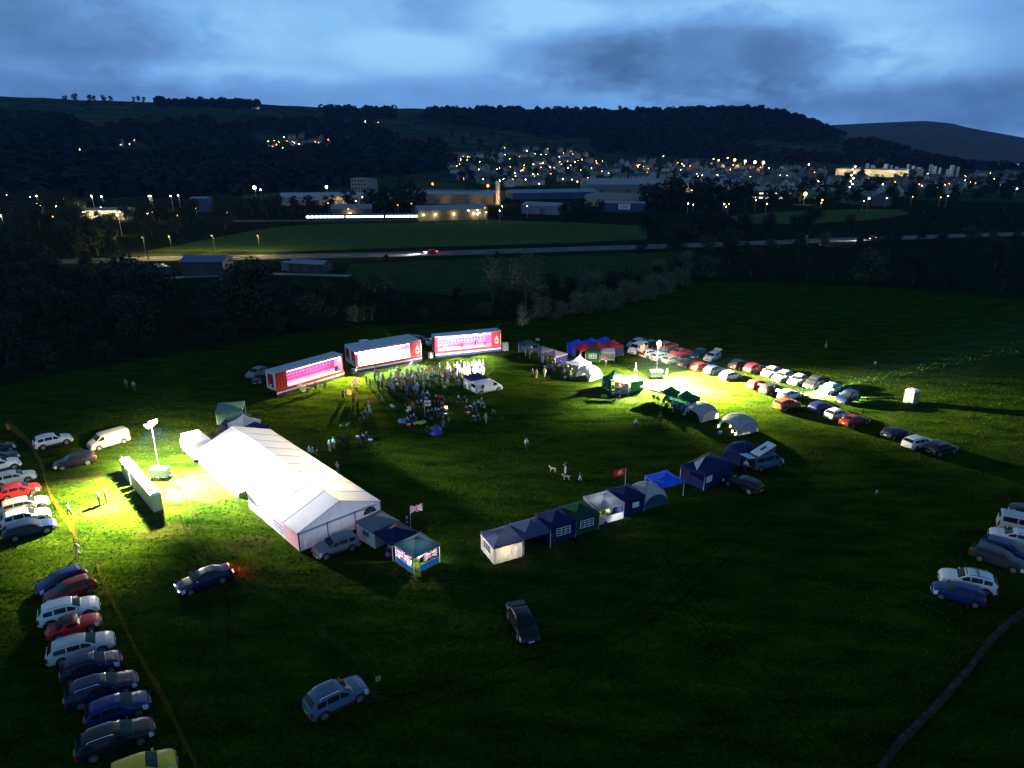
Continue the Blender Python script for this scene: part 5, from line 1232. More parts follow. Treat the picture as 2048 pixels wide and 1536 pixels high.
def cart(px, yaw, label, col='black'):
    p = G(*px); t = thing('folding_wagon', label, 'wagon', (p.x, p.y, .02), yaw); m = MB()
    for a, b in (((-.5, -.28), (.5, -.28)), ((.5, -.28), (.5, .28)), ((.5, .28), (-.5, .28)), ((-.5, .28), (-.5, -.28))): m.face((*a, .25), (*b, .25), (*b, .75), (*a, .75))
    m.face((-.5, -.28, .25), (.5, -.28, .25), (.5, .28, .25), (-.5, .28, .25)); m.build('canvas_tub', FAB[col], t)
    for x in (-.4, .4):
        for y in (-.3, .3): MB().tube([(x, y - .04, .13), (x, y + .04, .13)], .13, 10).build('wheel', TYRE, t)
    MB().tube([(-.5, 0, .3), (-1.2, 0, .7)], .02, 5).build('handle', STEEL, t)
cart((692, 888), .2, 'black folding wagon on the grass left of the seated pair')
wh = G(1236, 797); bk = thing('pushchair', 'pushchair with pale frame in front of the food stall', 'pushchair', (wh.x, wh.y, .02), .8)
for x, y in ((-.3, -.25), (-.3, .25), (.35, -.25), (.35, .25)): MB().tube([(x, y - .03, .14), (x, y + .03, .14)], .14, 10).build('wheel', TYRE, bk)
m = MB()
for y in (-.25, .25): m.tube([(-.3, y, .14), (.1, y, .6), (.45, y, 1.05)], .02, 5); m.tube([(.35, y, .14), (-.05, y, .6)], .02, 5)
m.tube([(.45, -.25, 1.05), (.45, .25, 1.05)], .02, 5); m.build('frame', WHP, bk); MB().box((0, 0, .5), (.5, .42, .3), M=Matrix.Rotation(-.5, 3, 'Y')).build('seat', FAB['navy'], bk)
# ------------------------------------------------------------------ people and dogs
def skin_mesh(name, V, E_, Rd, m, root=0, sub=1):
    me = bpy.data.meshes.new('tmp'); me.from_pydata([tuple(v) for v in V], E_, [])
    o = bpy.data.objects.new('tmp', me); COL.objects.link(o)
    md = o.modifiers.new('s', 'SKIN'); md.use_smooth_shade = True
    for i, r in enumerate(Rd):
        sv = me.skin_vertices[0].data[i]; sv.radius = (r, r) if not isinstance(r, tuple) else r; sv.use_root = (i == root)
    if sub:
        ss = o.modifiers.new('u', 'SUBSURF'); ss.levels = sub; ss.render_levels = sub
    d = bpy.context.evaluated_depsgraph_get(); out = bpy.data.meshes.new_from_object(o.evaluated_get(d))
    bpy.data.objects.remove(o); bpy.data.meshes.remove(me); out.name = name; out.materials.clear(); out.materials.append(m); return out
SKIN = mat('skin', (.45, .28, .20), rough=.55, var=.1)
CLOTH = {k: mat('cloth ' + k, c, rough=.85, var=.2, scale=9) for k, c in {
    'white': (.7, .7, .72), 'grey': (.22, .23, .25), 'black': (.014, .014, .017), 'navy': (.015, .02, .07), 'blue': (.03, .08, .38), 'sky blue': (.15, .42, .62), 'teal': (.03, .20, .22),
    'red': (.48, .02, .02), 'pink': (.62, .18, .34), 'purple': (.28, .06, .38), 'magenta': (.35, .02, .16), 'green': (.05, .22, .06), 'olive': (.12, .13, .06), 'orange': (.62, .18, .03), 'yellow': (.7, .62, .06), 'beige': (.40, .33, .24), 'brown': (.12, .07, .04), 'denim': (.06, .10, .20), 'lilac': (.40, .34, .55)}.items()}
HAIRM = {k: mat('hair ' + k, c, rough=.7, var=.2, scale=30) for k, c in {'dark': (.02, .014, .010), 'brown': (.08, .045, .025), 'fair': (.38, .27, .13), 'grey': (.4, .4, .4), 'white': (.7, .7, .7)}.items()}
SHOE = CLOTH['black']
def figure(pose):
    J = dict(pel=(0, 0, .93), wai=(0, 0, 1.07), che=(0, 0, 1.27), nb=(0, 0, 1.42), nk=(.01, 0, 1.49), hd=(.025, 0, 1.585), ht=(.015, 0, 1.67), no=(.125, 0, 1.575), ch=(.085, 0, 1.525),
             hl=(0, .09, .88), hr=(0, -.09, .88), kl=(.02, .10, .49), kr=(.02, -.10, .49), al=(-.01, .10, .085), ar=(-.01, -.10, .085), tl=(.14, .115, .035), tr=(.14, -.115, .035),
             sl=(0, .165, 1.38), sr=(0, -.165, 1.38), el=(-.03, .235, 1.11), er=(-.03, -.235, 1.11), wl=(.05, .245, .88), wr=(.05, -.245, .88))
    J.update(pose); J = {k: Vector(v) for k, v in J.items()}
    rad = dict(pel=.125, wai=.115, che=.14, nb=.075, nk=.052, hd=(.088, .076), ht=.07, no=.016, ch=.04, hl=.09, hr=.09, kl=.06, kr=.06, al=.04, ar=.04, tl=.032, tr=.032, sl=.06, sr=.06, el=.042, er=.042, wl=.028, wr=.028)
    E_ = [('pel', 'wai'), ('wai', 'che'), ('che', 'nb'), ('nb', 'nk'), ('nk', 'hd'), ('hd', 'ht'), ('hd', 'no'), ('hd', 'ch'), ('pel', 'hl'), ('pel', 'hr'), ('hl', 'kl'), ('hr', 'kr'), ('kl', 'al'), ('kr', 'ar'), ('al', 'tl'), ('ar', 'tr'), ('che', 'sl'), ('che', 'sr'), ('sl', 'el'), ('sr', 'er'), ('el', 'wl'), ('er', 'wr')]
    for s in 'lr':
        w, e = J['w' + s], J['e' + s]; d = (w - e).normalized(); n = d.cross(Vector((0, 1, 0)))
        if n.length < .1: n = d.cross(Vector((1, 0, 0)))
        n.normalize(); c = d.cross(n).normalized(); pm = w + d * .055; J['p' + s] = pm; rad['p' + s] = .03; E_.append(('w' + s, 'p' + s))
        for i, (o, l) in enumerate(((-.030, .062), (-.010, .078), (.010, .074), (.030, .058))):
            a = pm + n * o + d * .03; b = a + d * l + c * (.018 if s == 'l' else -.018)
            J['f%d%s' % (i, s)] = a; J['g%d%s' % (i, s)] = b; rad['f%d%s' % (i, s)] = .010; rad['g%d%s' % (i, s)] = .008; E_ += [('p' + s, 'f%d%s' % (i, s)), ('f%d%s' % (i, s), 'g%d%s' % (i, s))]
        J['t_' + s] = w + d * .06 + n * .055; rad['t_' + s] = .011; E_.append(('w' + s, 't_' + s))
    def sub(keys, edges, grow, name, m, sb=1, root=0):
        ix = {k: i for i, k in enumerate(keys)}
        g = lambda r: tuple(x + grow for x in r) if isinstance(r, tuple) else r + grow
        return skin_mesh(name, [J[k] for k in keys], [(ix[a], ix[b]) for a, b in edges if a in ix and b in ix], [g(rad[k]) for k in keys], m, root, sb)
    body = sub(list(J.keys()), E_, 0, 'body', SKIN)
    top = sub(['wai', 'che', 'nb', 'sl', 'sr', 'el', 'er', 'wl', 'wr'], [('wai', 'che'), ('che', 'nb'), ('che', 'sl'), ('che', 'sr'), ('sl', 'el'), ('sr', 'er'), ('el', 'wl'), ('er', 'wr')], .022, 'top', CLOTH['grey'])
    tro = sub(['pel', 'wai', 'hl', 'hr', 'kl', 'kr', 'al', 'ar'], E_, .018, 'trousers', CLOTH['navy'])
    sh = sub(['al', 'tl'], [('al', 'tl')], .014, 'shoe', SHOE), sub(['ar', 'tr'], [('ar', 'tr')], .014, 'shoe', SHOE)
    hm = MB(); h = J['hd'] + Vector((-.012, 0, .035)); rows = []
    for i in range(6):
        a = PI * .02 + i * PI * .115; rows.append([h + Vector((math.cos(t) * .112 * math.sin(a), math.sin(t) * .098 * math.sin(a), .105 * math.cos(a) - (.05 if math.cos(t) < -.2 and i > 3 else 0) + (.055 if math.cos(t) > .5 and i > 3 else 0))) for t in np.linspace(0, 2 * PI, 11)[:-1]])
    hm.loft(rows, True, True); hair = hm.mesh('hair', [HAIRM['brown']], True)
    return dict(body=body, top=top, trousers=tro, shoes=sh, hair=hair)
POSE = {
 'stand': figure({}),
 'walk': figure(dict(kl=(.14, .10, .50), al=(.20, .10, .10), tl=(.34, .11, .06), kr=(-.06, -.10, .48), ar=(-.26, -.10, .13), tr=(-.13, -.11, .04), el=(-.14, .23, 1.14), wl=(-.10, .24, .91), er=(.06, -.23, 1.12), wr=(.20, -.22, .93))),
 'cheer': figure(dict(el=(.06, .30, 1.55), wl=(.10, .26, 1.82), er=(.10, -.26, 1.20), wr=(.30, -.20, 1.32))),
 'hold': figure(dict(el=(.02, .25, 1.12), wl=(.26, .10, 1.16), er=(.02, -.25, 1.12), wr=(.26, -.10, 1.16), kl=(.03, .12, .49), al=(.0, .14, .085), tl=(.14, .17, .035))),
 'sit': figure(dict(pel=(-.08, 0, .50), wai=(-.12, 0, .63), che=(-.15, 0, .84), nb=(-.15, 0, .99), nk=(-.13, 0, 1.06), hd=(-.11, 0, 1.155), ht=(-.12, 0, 1.24), no=(-.01, 0, 1.145), ch=(-.05, 0, 1.095), hl=(-.05, .10, .48), hr=(-.05, -.10, .48), kl=(.36, .14, .50), kr=(.36, -.14, .50), al=(.38, .13, .085), ar=(.34, -.14, .085), tl=(.53, .15, .035), tr=(.48, -.16, .035), sl=(-.15, .165, .95), sr=(-.15, -.165, .95), el=(-.10, .24, .70), er=(-.10, -.24, .70), wl=(.14, .16, .62), wr=(.14, -.16, .62))),
}
BAGM = mat('bag cloth', (.03, .03, .04))
used_labels = {}
def person(px, pose, facing, top, bottom, hair, label, group=None, h=1.0, pos=None, z=0.02):
    p = pos if pos is not None else G(*px); f = POSE[pose]; lift = 0
    t = thing('person', label, 'person', (p.x, p.y, z), facing, group); t.scale = (h, h, h)
    put('body', f['body'], t); put('top', f['top'], t, mats=[CLOTH[top]]); put('trousers', f['trousers'], t, mats=[CLOTH[bottom]])
    for s in f['shoes']: put('shoe', s, t)
    put('hair', f['hair'], t, mats=[HAIRM[hair] if hair in HAIRM else CLOTH[hair]])
    return t
TOC = -PI / 2
def ch(px, col, yaw, label, group='camp chairs on the grass', pos=None):
    p = pos if pos is not None else G(*px); t = thing('camp_chair', label, 'camp chair', (p.x, p.y, .02), yaw, group); m = CLOTH[col]
    MB().face((-.26, -.26, .40), (.24, -.26, .44), (.24, .26, .44), (-.26, .26, .40)).build('seat', m, t)
    b = MB(); b.face((-.26, -.27, .42), (-.26, .27, .42), (-.42, .27, .92), (-.42, -.27, .92)); b.build('backrest', m, t)
    for x in (-.26, .24):
        for y in (-.27, .27): MB().tube([(x, y, 0), (-x * .4, y, .45)], .014, 4).build('leg', STEEL, t)
    return t
tops = list(CLOTH); hairs = list(HAIRM)
pr = random.Random(21)
# packed crowd before the stages
TW = ['white', 'grey', 'black', 'navy', 'blue', 'sky blue', 'red', 'pink', 'beige', 'lilac', 'teal', 'brown', 'purple', 'orange']
BW = ['black', 'navy', 'denim', 'beige', 'grey', 'white', 'olive']
combos = [(a, b, c) for a in TW for b in BW for c in hairs if a != b]; pr.shuffle(combos)
cw = {'white': 1.4, 'grey': 2.2, 'black': 5, 'navy': 4.5, 'brown': 2.5, 'beige': .6, 'sky blue': .6, 'lilac': .7, 'blue': 2, 'red': 1.5, 'pink': .8}
combos.sort(key=lambda c: pr.random() * (1.0 / cw.get(c[0], 1)) * (1 if c[1] in ('black', 'navy', 'denim', 'grey', 'olive') else 4))
crowd = []
tries = 0
while len(crowd) < 112 and tries < 9000:
    tries += 1
    x = pr.uniform(776, 968); u = (x - 776) / 192
    yc = 772 - 24 * u; x_, y_ = x, pr.gauss(yc, 9 - 2 * u)
    if not (yc - 20 < y_ < yc + 20): continue
    p = G(x_, y_)
    if (p - G(953, 776)).length < 2.6 or (p - vw.location).length < 3.2: continue
    if all((p - q).length > .62 for q in crowd): crowd.append(p)
TGT = {'l': t1, 'm': t2, 'r': t3}
for i, p in enumerate(crowd):
    a, b, c = combos[i]; tt = (t3 if p.x > -9 else t2); w = tt.matrix_basis @ Vector((6, 0, 0)); f = math.atan2(w.y - p.y, w.x - p.x) + pr.uniform(-.5, .5)
    where = 'in the crowd before the right trailer' if p.x > -12 else ('in the middle of the crowd' if p.x > -17 else 'on the left side of the crowd')
    person(None, pr.choice(['stand', 'stand', 'hold', 'cheer', 'walk']), f, a, b, c, 'person in %s top, %s trousers, %s hair, %s' % (a, b, c, where), 'crowd standing before the stages', pr.uniform(.9, 1.06), pos=p)
GI = None
up = PI / 2
PEOPLE = [
 ((715, 756), 'stand', up, 'blue', 'navy', 'dark', 'person in blue standing at the left end of the middle trailer'),
 ((753, 751), 'stand', -1.3, 'black', 'black', 'fair', 'person in black standing before the middle stage, away from the crowd'),
 ((823, 741), 'cheer', -1.2, 'white', 'white', 'white', 'person dressed all in white before the right end of the middle trailer'),
 ((733, 768), 'stand', .6, 'red', 'brown', 'brown', 'person in a long red coat at the left edge of the crowd'),
 ((741, 778), 'hold', .8, 'black', 'grey', 'dark', 'person in black just below the one in the long red coat'),
 ((750, 762), 'stand', .7, 'brown', 'black', 'brown', 'person in brown beside one in blue left of the crowd'),
 ((757, 763), 'hold', .7, 'blue', 'white', 'dark', 'person in blue top and white trousers left of the crowd'),
 ((766, 763), 'walk', .5, 'teal', 'navy', 'grey', 'person in teal walking towards the crowd from the left'),
 ((765, 775), 'stand', .7, 'red', 'black', 'brown', 'person in red top and black trousers left of the crowd'),
 ((757, 779), 'stand', .9, 'navy', 'black', 'dark', 'person in navy with hands down below the one in red'),
 ((687, 799), 'hold', 1.2, 'navy', 'black', 'fair', 'person in navy holding an orange flag on the open grass'),
 ((707, 807), 'stand', 1.2, 'red', 'black', 'brown', 'person in red jacket and black trousers, nearest of the flag group'),
 ((715, 797), 'cheer', 1.3, 'red', 'beige', 'dark', 'person in red jacket and beige trousers holding up the union flag'),
 ((738, 822), 'walk', 1.2, 'purple', 'white', 'purple', 'person in purple hooded top walking across the open grass'),
 ((765, 814), 'hold', 1.2, 'teal', 'black', 'grey', 'person in teal coat standing alone right of the purple one'),
 ((786, 787), 'stand', 1, 'sky blue', 'grey', 'grey', 'person in pale blue with grey trousers behind the crowd'),
 ((779, 785), 'stand', 1, 'grey', 'navy', 'dark', 'person in grey with navy trousers behind the crowd'),
 ((807, 782), 'hold', 1.1, 'red', 'navy', 'fair', 'person in broad red coat at the back of the crowd'),
 ((814, 791), 'stand', 1.1, 'blue', 'blue', 'dark', 'person dressed all in deep blue behind the crowd'),
 ((828, 783), 'stand', 1.2, 'navy', 'sky blue', 'brown', 'person in navy top and pale blue trousers behind the crowd'),
 ((835, 784), 'stand', 1.3, 'white', 'lilac', 'grey', 'person in pale clothes standing at the back of the crowd centre'),
 ((890, 788), 'stand', 1.5, 'yellow', 'black', 'dark', 'steward in a fluorescent yellow jacket behind the crowd'),
 ((897, 783), 'hold', 1.6, 'grey', 'black', 'white', 'person in grey beside the steward in fluorescent yellow'),
 ((895, 770), 'stand', 1.5, 'orange', 'white', 'red', 'person in orange at the back edge of the crowd near the van'),
 ((912, 780), 'stand', 1.8, 'black', 'black', 'dark', 'person in black between the steward and the white van'),
 ((887, 856), 'stand', 1.8, 'navy', 'grey', 'grey', 'person in navy, left one of a pair right of the blue half dome'),
 ((898, 855), 'hold', 1.9, 'olive', 'black', 'brown', 'person in olive, right one of a pair right of the blue half dome'),
 ((972, 848), 'walk', 1.2, 'beige', 'beige', 'grey', 'person in pale greenish clothes beside the seated pair at the right'),
 ((660, 904), 'stand', 1.2, 'teal', 'beige', 'white', 'person in teal jacket and white hat, left one of a pair beside the marquee'),
 ((668, 898), 'stand', 1.3, 'sky blue', 'grey', 'fair', 'person in turquoise jacket, right one of a pair beside the marquee'),
 ((620, 917), 'stand', 1.1, 'sky blue', 'denim', 'white', 'person in pale blue top and white hat at the marquee side, first of three'),
 ((627, 919), 'stand', 1.1, 'teal', 'navy', 'grey', 'person in teal at the marquee side, middle of three'),
 ((636, 924), 'stand', 1.0, 'black', 'black', 'fair', 'person in black at the marquee side, last of three'),
 ((676, 949), 'hold', 1.2, 'pink', 'denim', 'pink', 'person in bright pink top with arms up beside the marquee'),
 ((1053, 900), 'walk', -1.4, 'white', 'black', 'fair', 'person in white top striding alone across the dark arena'),
 ((1131, 948), 'hold', 2.6, 'brown', 'white', 'brown', 'person in a pale skirt walking with two dogs'),
 ((1160, 962), 'walk', -.6, 'magenta', 'white', 'brown', 'child in magenta top walking near the dogs'),
 ((1065, 757), 'stand', -2.2, 'grey', 'black', 'grey', 'person in grey, left one of a couple before the awnings'),
 ((1073, 757), 'stand', -2.2, 'beige', 'beige', 'brown', 'person in tan coat, right one of a couple before the awnings'),
 ((1089, 754), 'walk', -2.0, 'white', 'white', 'fair', 'person in white walking past the mauve grey awnings'),
 ((1211, 733), 'stand', -1.8, 'black', 'navy', 'dark', 'person in black standing below the white framed tent'),
 ((1271, 859), 'walk', -2.0, 'white', 'black', 'white', 'person in white shirt casting a long shadow on the arena grass'),
 ((1320, 845), 'stand', -1.6, 'black', 'black', 'dark', 'person in black silhouetted in front of the double green gazebo'),
 ((1271, 744), 'walk', 2.8, 'pink', 'white', 'fair', 'person in pale pink left of the right light tower'),
 ((1333, 758), 'stand', 2.8, 'white', 'beige', 'grey', 'person in white right of the right light tower'),
 ((1651, 697), 'walk', -1.2, 'black', 'beige', 'dark', 'distant dark figure walking in the upper right field'),
 ((140, 1033), 'walk', 0.3, 'white', 'black', 'dark', 'person in white shirt and black trousers by the orange netting'),
 ((200, 1010), 'stand', -2.4, 'sky blue', 'black', 'dark', 'person in pale blue shirt beside the portable toilets'),
 ((214, 1006), 'stand', -2.4, 'brown', 'black', 'dark', 'person in brown nearest the portable toilets'),
 ((157, 1113), 'walk', -2.2, 'beige', 'grey', 'brown', 'dim figure walking between the two orange nets'),
 ((254, 777), 'stand', -1.4, 'olive', 'brown', 'dark', 'dim figure standing in the dark field at the far left, left of a pair'),
 ((269, 781), 'stand', -1.2, 'beige', 'brown', 'dark', 'dim figure standing in the dark field at the far left, right of a pair'),
 ((1490, 945), 'stand', 1.0, 'white', 'navy', 'grey', 'person in white top at the open tailgate of the camper van'),
 ((1686, 850), 'stand', .6, 'black', 'beige', 'dark', 'person with bare legs bending at the boot of the dark red saloon'),
 ((815, 1062), 'stand', 2.0, 'black', 'black', 'grey', 'person in black standing behind the navy gazebo near the marquee'),
 ((1546, 792), 'hold', .6, 'black', 'black', 'dark', 'person in black at the open boot beside the red hatchback'),
 ((1303, 724), 'hold', .6, 'brown', 'olive', 'dark', 'person in brown behind the white hatchback with open boot'),
 ((616, 788), 'hold', 2.2, 'brown', 'black', 'fair', 'person in brown beside the steps of the left trailer'),
 ((632, 783), 'stand', 2.2, 'magenta', 'black', 'dark', 'person in dark red near the steps of the left trailer'),
 ((650, 778), 'stand', 2.0, 'beige', 'denim', 'fair', 'person in beige before the right half of the left trailer'),
]
for px_, po, fa, a, b, c, lab in PEOPLE: person(px_, po, fa, a, b, c, lab, h=.7 if 'child' in lab else 1.0)
# people under the canopies
def inside(pts, where, grp, fa=-2.0):
    for i, (x, y) in enumerate(pts):
        a, b, c = combos[150 + inside.k]; inside.k += 1
        s = pr.random() < .45; p = G(x, y)
        if s: ch(None, pr.choice(['navy', 'green', 'black', 'red', 'blue']), fa + pr.uniform(-.6, .6), 'camp chair of the person in %s top %s' % (a, where), 'camp chairs under the canopies', pos=p); 
        person(None, 'sit' if s else pr.choice(['stand', 'hold']), fa + pr.uniform(-.8, .8), a, b, c, 'person in %s top, %s trousers, %s hair, %s' % (a, b, c, where), grp, pos=p)
inside.k = 0
inside([(1316, 806), (1326, 810), (1336, 812), (1346, 816), (1354, 818), (1364, 822), (1372, 824), (1306, 802), (1330, 804), (1380, 820)], 'in the double green gazebo', 'people under the green gazebos')
inside([(1078, 722), (1086, 724), (1094, 727), (1102, 730), (1112, 733), (1120, 734), (1104, 736), (1096, 740)], 'under the mauve awnings', 'people under the awnings')
inside([(1050, 707), (1058, 709), (1064, 706)], 'under the small dark blue gazebo', 'people in the small gazebo')
inside([(1128, 752), (1136, 750), (1144, 755), (1150, 748), (1140, 760), (1124, 744), (1132, 742)], 'before the white peaked tent', 'people before the white tent')
inside([(1198, 1030), (1206, 1034), (1214, 1030), (1222, 1027)], 'in the lit grey gazebo', 'people in the grey gazebo', -1.2)
inside([(1226, 782), (1214, 780), (1206, 778)], 'by the peaked green gazebo', 'people at the food stall')
inside([(1150, 712), (1162, 718), (1180, 714), (1196, 716)], 'under the red and blue canopies', 'people under the red and blue canopies')
inside([(1398, 838), (1405, 836)], 'in the grey dome', 'people in the dome'); inside([(1466, 860), (1474, 858)], 'in the dome with the tea lights', 'people in the tea light dome')
inside([(826, 1122), (842, 1120), (850, 1128)], 'in the flag draped gazebo', 'people in the teal gazebo'); inside([(790, 1100), (780, 1106)], 'under the navy gazebo by the marquee', 'people under the navy gazebo')
inside([(946, 772), (957, 774)], 'at the sound desk', 'people at the sound desk', 1.4)
# groups on camp chairs on the open grass
def seated(pts, lab, fa=1.3):
    for i, (x, y, a, cc) in enumerate(pts):
        p = G(x, y); b = pr.choice(BW); c = hairs[(i + len(lab)) % 5]
        ch(None, cc, fa, '%s camp chair of the person in %s %s' % (cc, a, lab), pos=p); person(None, 'sit', fa + pr.uniform(-.2, .2), a, b, c, 'person in %s, %s hair, sitting %s' % (a, c, lab), 'people seated on the grass', pos=p)
seated([(834, 797, 'navy', 'black'), (847, 796, 'grey', 'blue'), (856, 796, 'white', 'black')], 'just behind the crowd')
seated([(873, 805, 'navy', 'black'), (880, 804, 'red', 'red'), (886, 805, 'magenta', 'black')], 'in a red clad trio below the crowd')
seated([(812, 822, 'black', 'black'), (826, 819, 'beige', 'red'), (836, 816, 'grey', 'navy'), (844, 815, 'brown', 'black'), (820, 824, 'yellow', 'white')], 'left of the red cross flag')
seated([(802, 850, 'sky blue', 'sky blue'), (809, 850, 'teal', 'sky blue'), (816, 848, 'white', 'blue'), (823, 846, 'navy', 'navy'), (829, 843, 'blue', 'black')], 'in the turquoise row under blankets')
seated([(858, 834, 'navy', 'navy'), (865, 832, 'blue', 'black'), (872, 831, 'grey', 'navy'), (878, 829, 'white', 'blue'), (884, 828, 'black', 'black'), (890, 826, 'sky blue', 'navy')], 'right of the red cross flag')
seated([(856, 866, 'black', 'black'), (864, 869, 'brown', 'black')], 'beside the deep blue half dome')
seated([(918, 806, 'grey', 'black'), (930, 806, 'black', 'black')], 'below the white van')
seated([(934, 825, 'beige', 'black'), (942, 823, 'white', 'navy'), (950, 818, 'sky blue', 'blue'), (958, 815, 'lilac', 'navy'), (964, 811, 'navy', 'grey')], 'diagonally below the white van')
seated([(948, 843, 'white', 'navy'), (957, 842, 'grey', 'navy')], 'right of the diagonal row')
seated([(724, 838, 'olive', 'black'), (733, 835, 'grey', 'black'), (742, 832, 'white', 'grey')], 'right of the green chairs')
seated([(717, 884, 'white', 'black'), (728, 882, 'lilac', 'navy'), (735, 880, 'navy', 'black')], 'beside the black folding wagon')
ch((683, 856), 'green', 2.6, 'bright green empty camp chair, left one of two', group=None); ch((696, 854), 'green', 2.6, 'bright green empty camp chair, right one of two', group=None)
ch((786, 818), 'white', 1.2, 'tipped white chair alone behind the crowd', group=None); ch((1002, 838), 'black', 1.0, 'dark empty camp chair at the right of the seated groups', group=None); ch((988, 828), 'green', 1.4, 'dim green empty chair below the white van', group=None)
# flags on the grass, blue half dome, lamp
bm_ = MB()
for j in range(8):
    bm_.cur = 0 if j < 4 else 1
    for i in range(10):
        f = lambda a, b: (a * .20 - 1, b * .12 - .45, .5 + .12 * math.sin(a * .8 + b) - b * .03 * 0 - abs(b - 4) * .05); bm_.face(f(i, j), f(i + 1, j), f(i + 1, j + 1), f(i, j + 1))
p = G(839, 850); o = bm_.build('flag', [YELF, LBF], loc=(p.x, p.y, .02), rz=.5); tag(o, 'yellow and pale blue flag spread over laps in the turquoise row', 'flag')
gm = MB()
for i in range(16):
    for j in range(10):
        gm.cur = 1 if (i in (7, 8) or j in (4, 5)) else 0; f = lambda a, b: (a * .08, math.sin(a * .6) * .07, b * .09 - a * .02); gm.face(f(i, j), f(i + 1, j), f(i + 1, j + 1), f(i, j + 1))
flag((850, 834), 2.6, 0, .9, gm, [WHF, REDF], 'white flag with a red cross on a pole among the seated people', .9)
flag((706, 798), 3.2, 1.5, .95, union_panel(1.5, .95), UM, 'union flag held up by a person in red on the open grass', .9)
om = MB(); om.add([(x * .1, math.sin(x) * .05, z) for z in (0, .8) for x in range(10)], [(i, i + 1, 11 + i, 10 + i) for i in range(9)])
flag((690, 797), 1.6, .9, .8, om, [mat('orange flag', (.7, .25, .15), trans=.2)], 'small orange flag held on the open grass', -.4)
p = G(873, 868); hd = MB(); hd.loft([[(math.cos(a) * .85 * math.cos(b), math.sin(a) * .7 * math.cos(b), 1.35 * math.sin(b)) for a in np.linspace(0, 2 * PI, 17)[:-1]] for b in np.linspace(0, 1.5, 8)], True, True)
o = hd.build('pop_up_shelter', mat('deep blue nylon', (.015, .03, .40), rough=.5, trans=.15), loc=(p.x, p.y, .02)); tag(o, 'deep blue rounded pop up shelter on the grass', 'shelter')
tl((893, 828), .9, (1, .75, .4), 40, 'warm lantern beside the seated row right of the red cross flag', r=.14)
DOGM = mat('pale dog fur', (.42, .38, .32), rough=.9, var=.3, scale=8)
def dog(px, yaw, label):
    J = [(.30, 0, .52), (.0, 0, .50), (-.28, 0, .53), (.42, 0, .64), (.50, 0, .72), (.63, 0, .68), (.52, .06, .80), (.52, -.06, .80), (-.38, 0, .52), (-.52, 0, .60)]
    E_ = [(0, 1), (1, 2), (0, 3), (3, 4), (4, 5), (4, 6), (4, 7), (2, 8), (8, 9)]; Rr = [.13, .11, .10, .075, .075, .035, .02, .02, .03, .02]
    for s in (.09, -.09):
        i = len(J); J += [(.28, s, .42), (.26, s, .24), (.30, s, .05), (.35, s, .02), (-.28, s, .42), (-.20, s, .30), (-.34, s, .18), (-.32, s, .04), (-.27, s, .02)]
        E_ += [(0, i), (i, i + 1), (i + 1, i + 2), (i + 2, i + 3), (2, i + 4), (i + 4, i + 5), (i + 5, i + 6), (i + 6, i + 7), (i + 7, i + 8)]; Rr += [.06, .035, .028, .026, .075, .05, .032, .027, .026]
    p = G(*px); o = put('dog', skin_mesh('dog', J, E_, Rr, DOGM), loc=(p.x, p.y, .02), rz=yaw); return tag(o, label, 'dog')
dog((1106, 944), 2.7, 'pale dog on the left of the person in a pale skirt'); dog((1133, 960), 3.0, 'pale dog in front of the person in a pale skirt')

# bags and cool boxes lying about
kr = random.Random(31); CB = [('blue', 'white'), ('red', 'white'), ('teal', 'white'), ('grey', 'black'), ('green', 'white')]
for i, (x, y) in enumerate([(805, 854), (818, 853), (832, 848), (862, 838), (876, 835), (892, 832), (838, 800), (852, 800), (884, 809), (815, 826), (830, 823), (937, 829), (953, 822), (968, 815), (722, 888), (741, 884), (730, 842), (1090, 736), (1108, 741), (1130, 758), (1146, 760), (1322, 815), (1346, 824), (1368, 830), (1186, 735), (1440, 868), (1212, 1050), (820, 1132), (776, 1112), (1226, 790)]):
    p = G(x, y); a, b = CB[i % 5]
    if i % 2:
        t = thing('cool_box', a + ' cool box with a ' + b + ' lid standing on the grass', 'cool box', (p.x, p.y, .02), kr.uniform(0, 3))
        MB().box((0, 0, .17), (.5, .32, .34)).build('tub', CLOTH[a], t); MB().box((0, 0, .37), (.53, .35, .06)).build('lid', CLOTH[b], t)
    else:
        m = MB(); m.loft([[(math.cos(c) * .28 * r_, math.sin(c) * .18 * r_, z) for c in np.linspace(0, 2 * PI, 11)[:-1]] for r_, z in ((.9, 0), (1.05, .12), (.9, .3), (.4, .38))], True, True); m.tube([(-.15, 0, .34), (-.08, 0, .5), (.08, 0, .5), (.15, 0, .34)], .015, 4)
        o = m.build('bag', CLOTH[('black', 'navy', 'olive', 'purple', 'brown')[i % 5]], loc=(p.x, p.y, .02), rz=kr.uniform(0, 3)); tag(o, ('black', 'navy', 'olive', 'purple', 'brown')[i % 5] + ' bag lying on the grass among the seated people', 'bag')
# ------------------------------------------------------------------ sheds, factories, town, lamps in the valley
CLAD = {k: mat('cladding ' + k, c, rough=.6, var=.12, scale=.6) for k, c in {'navy': (.02, .035, .10), 'blue grey': (.09, .13, .19), 'brown': (.13, .085, .05), 'dark': (.03, .032, .04), 'tan': (.34, .25, .16), 'cream': (.28, .25, .19), 'grey green': (.10, .13, .12), 'blue': (.012, .04, .12), 'pale': (.12, .13, .14), 'white': (.68, .68, .66)}.items()}
SHR = {k: mat('sheet roof ' + k, c, rough=.55, var=.12, scale=.5) for k, c in {'pale': (.15, .18, .23), 'grey': (.08, .095, .115), 'blue': (.03, .09, .22), 'tan': (.22, .19, .15), 'dark': (.04, .05, .07)}.items()}
DOORM = mat('shed door', (.05, .055, .06)); WINL = emit('lit window', (1, .72, .36), 3.5); WIND = mat('dark window', (.015, .018, .025), rough=.1)
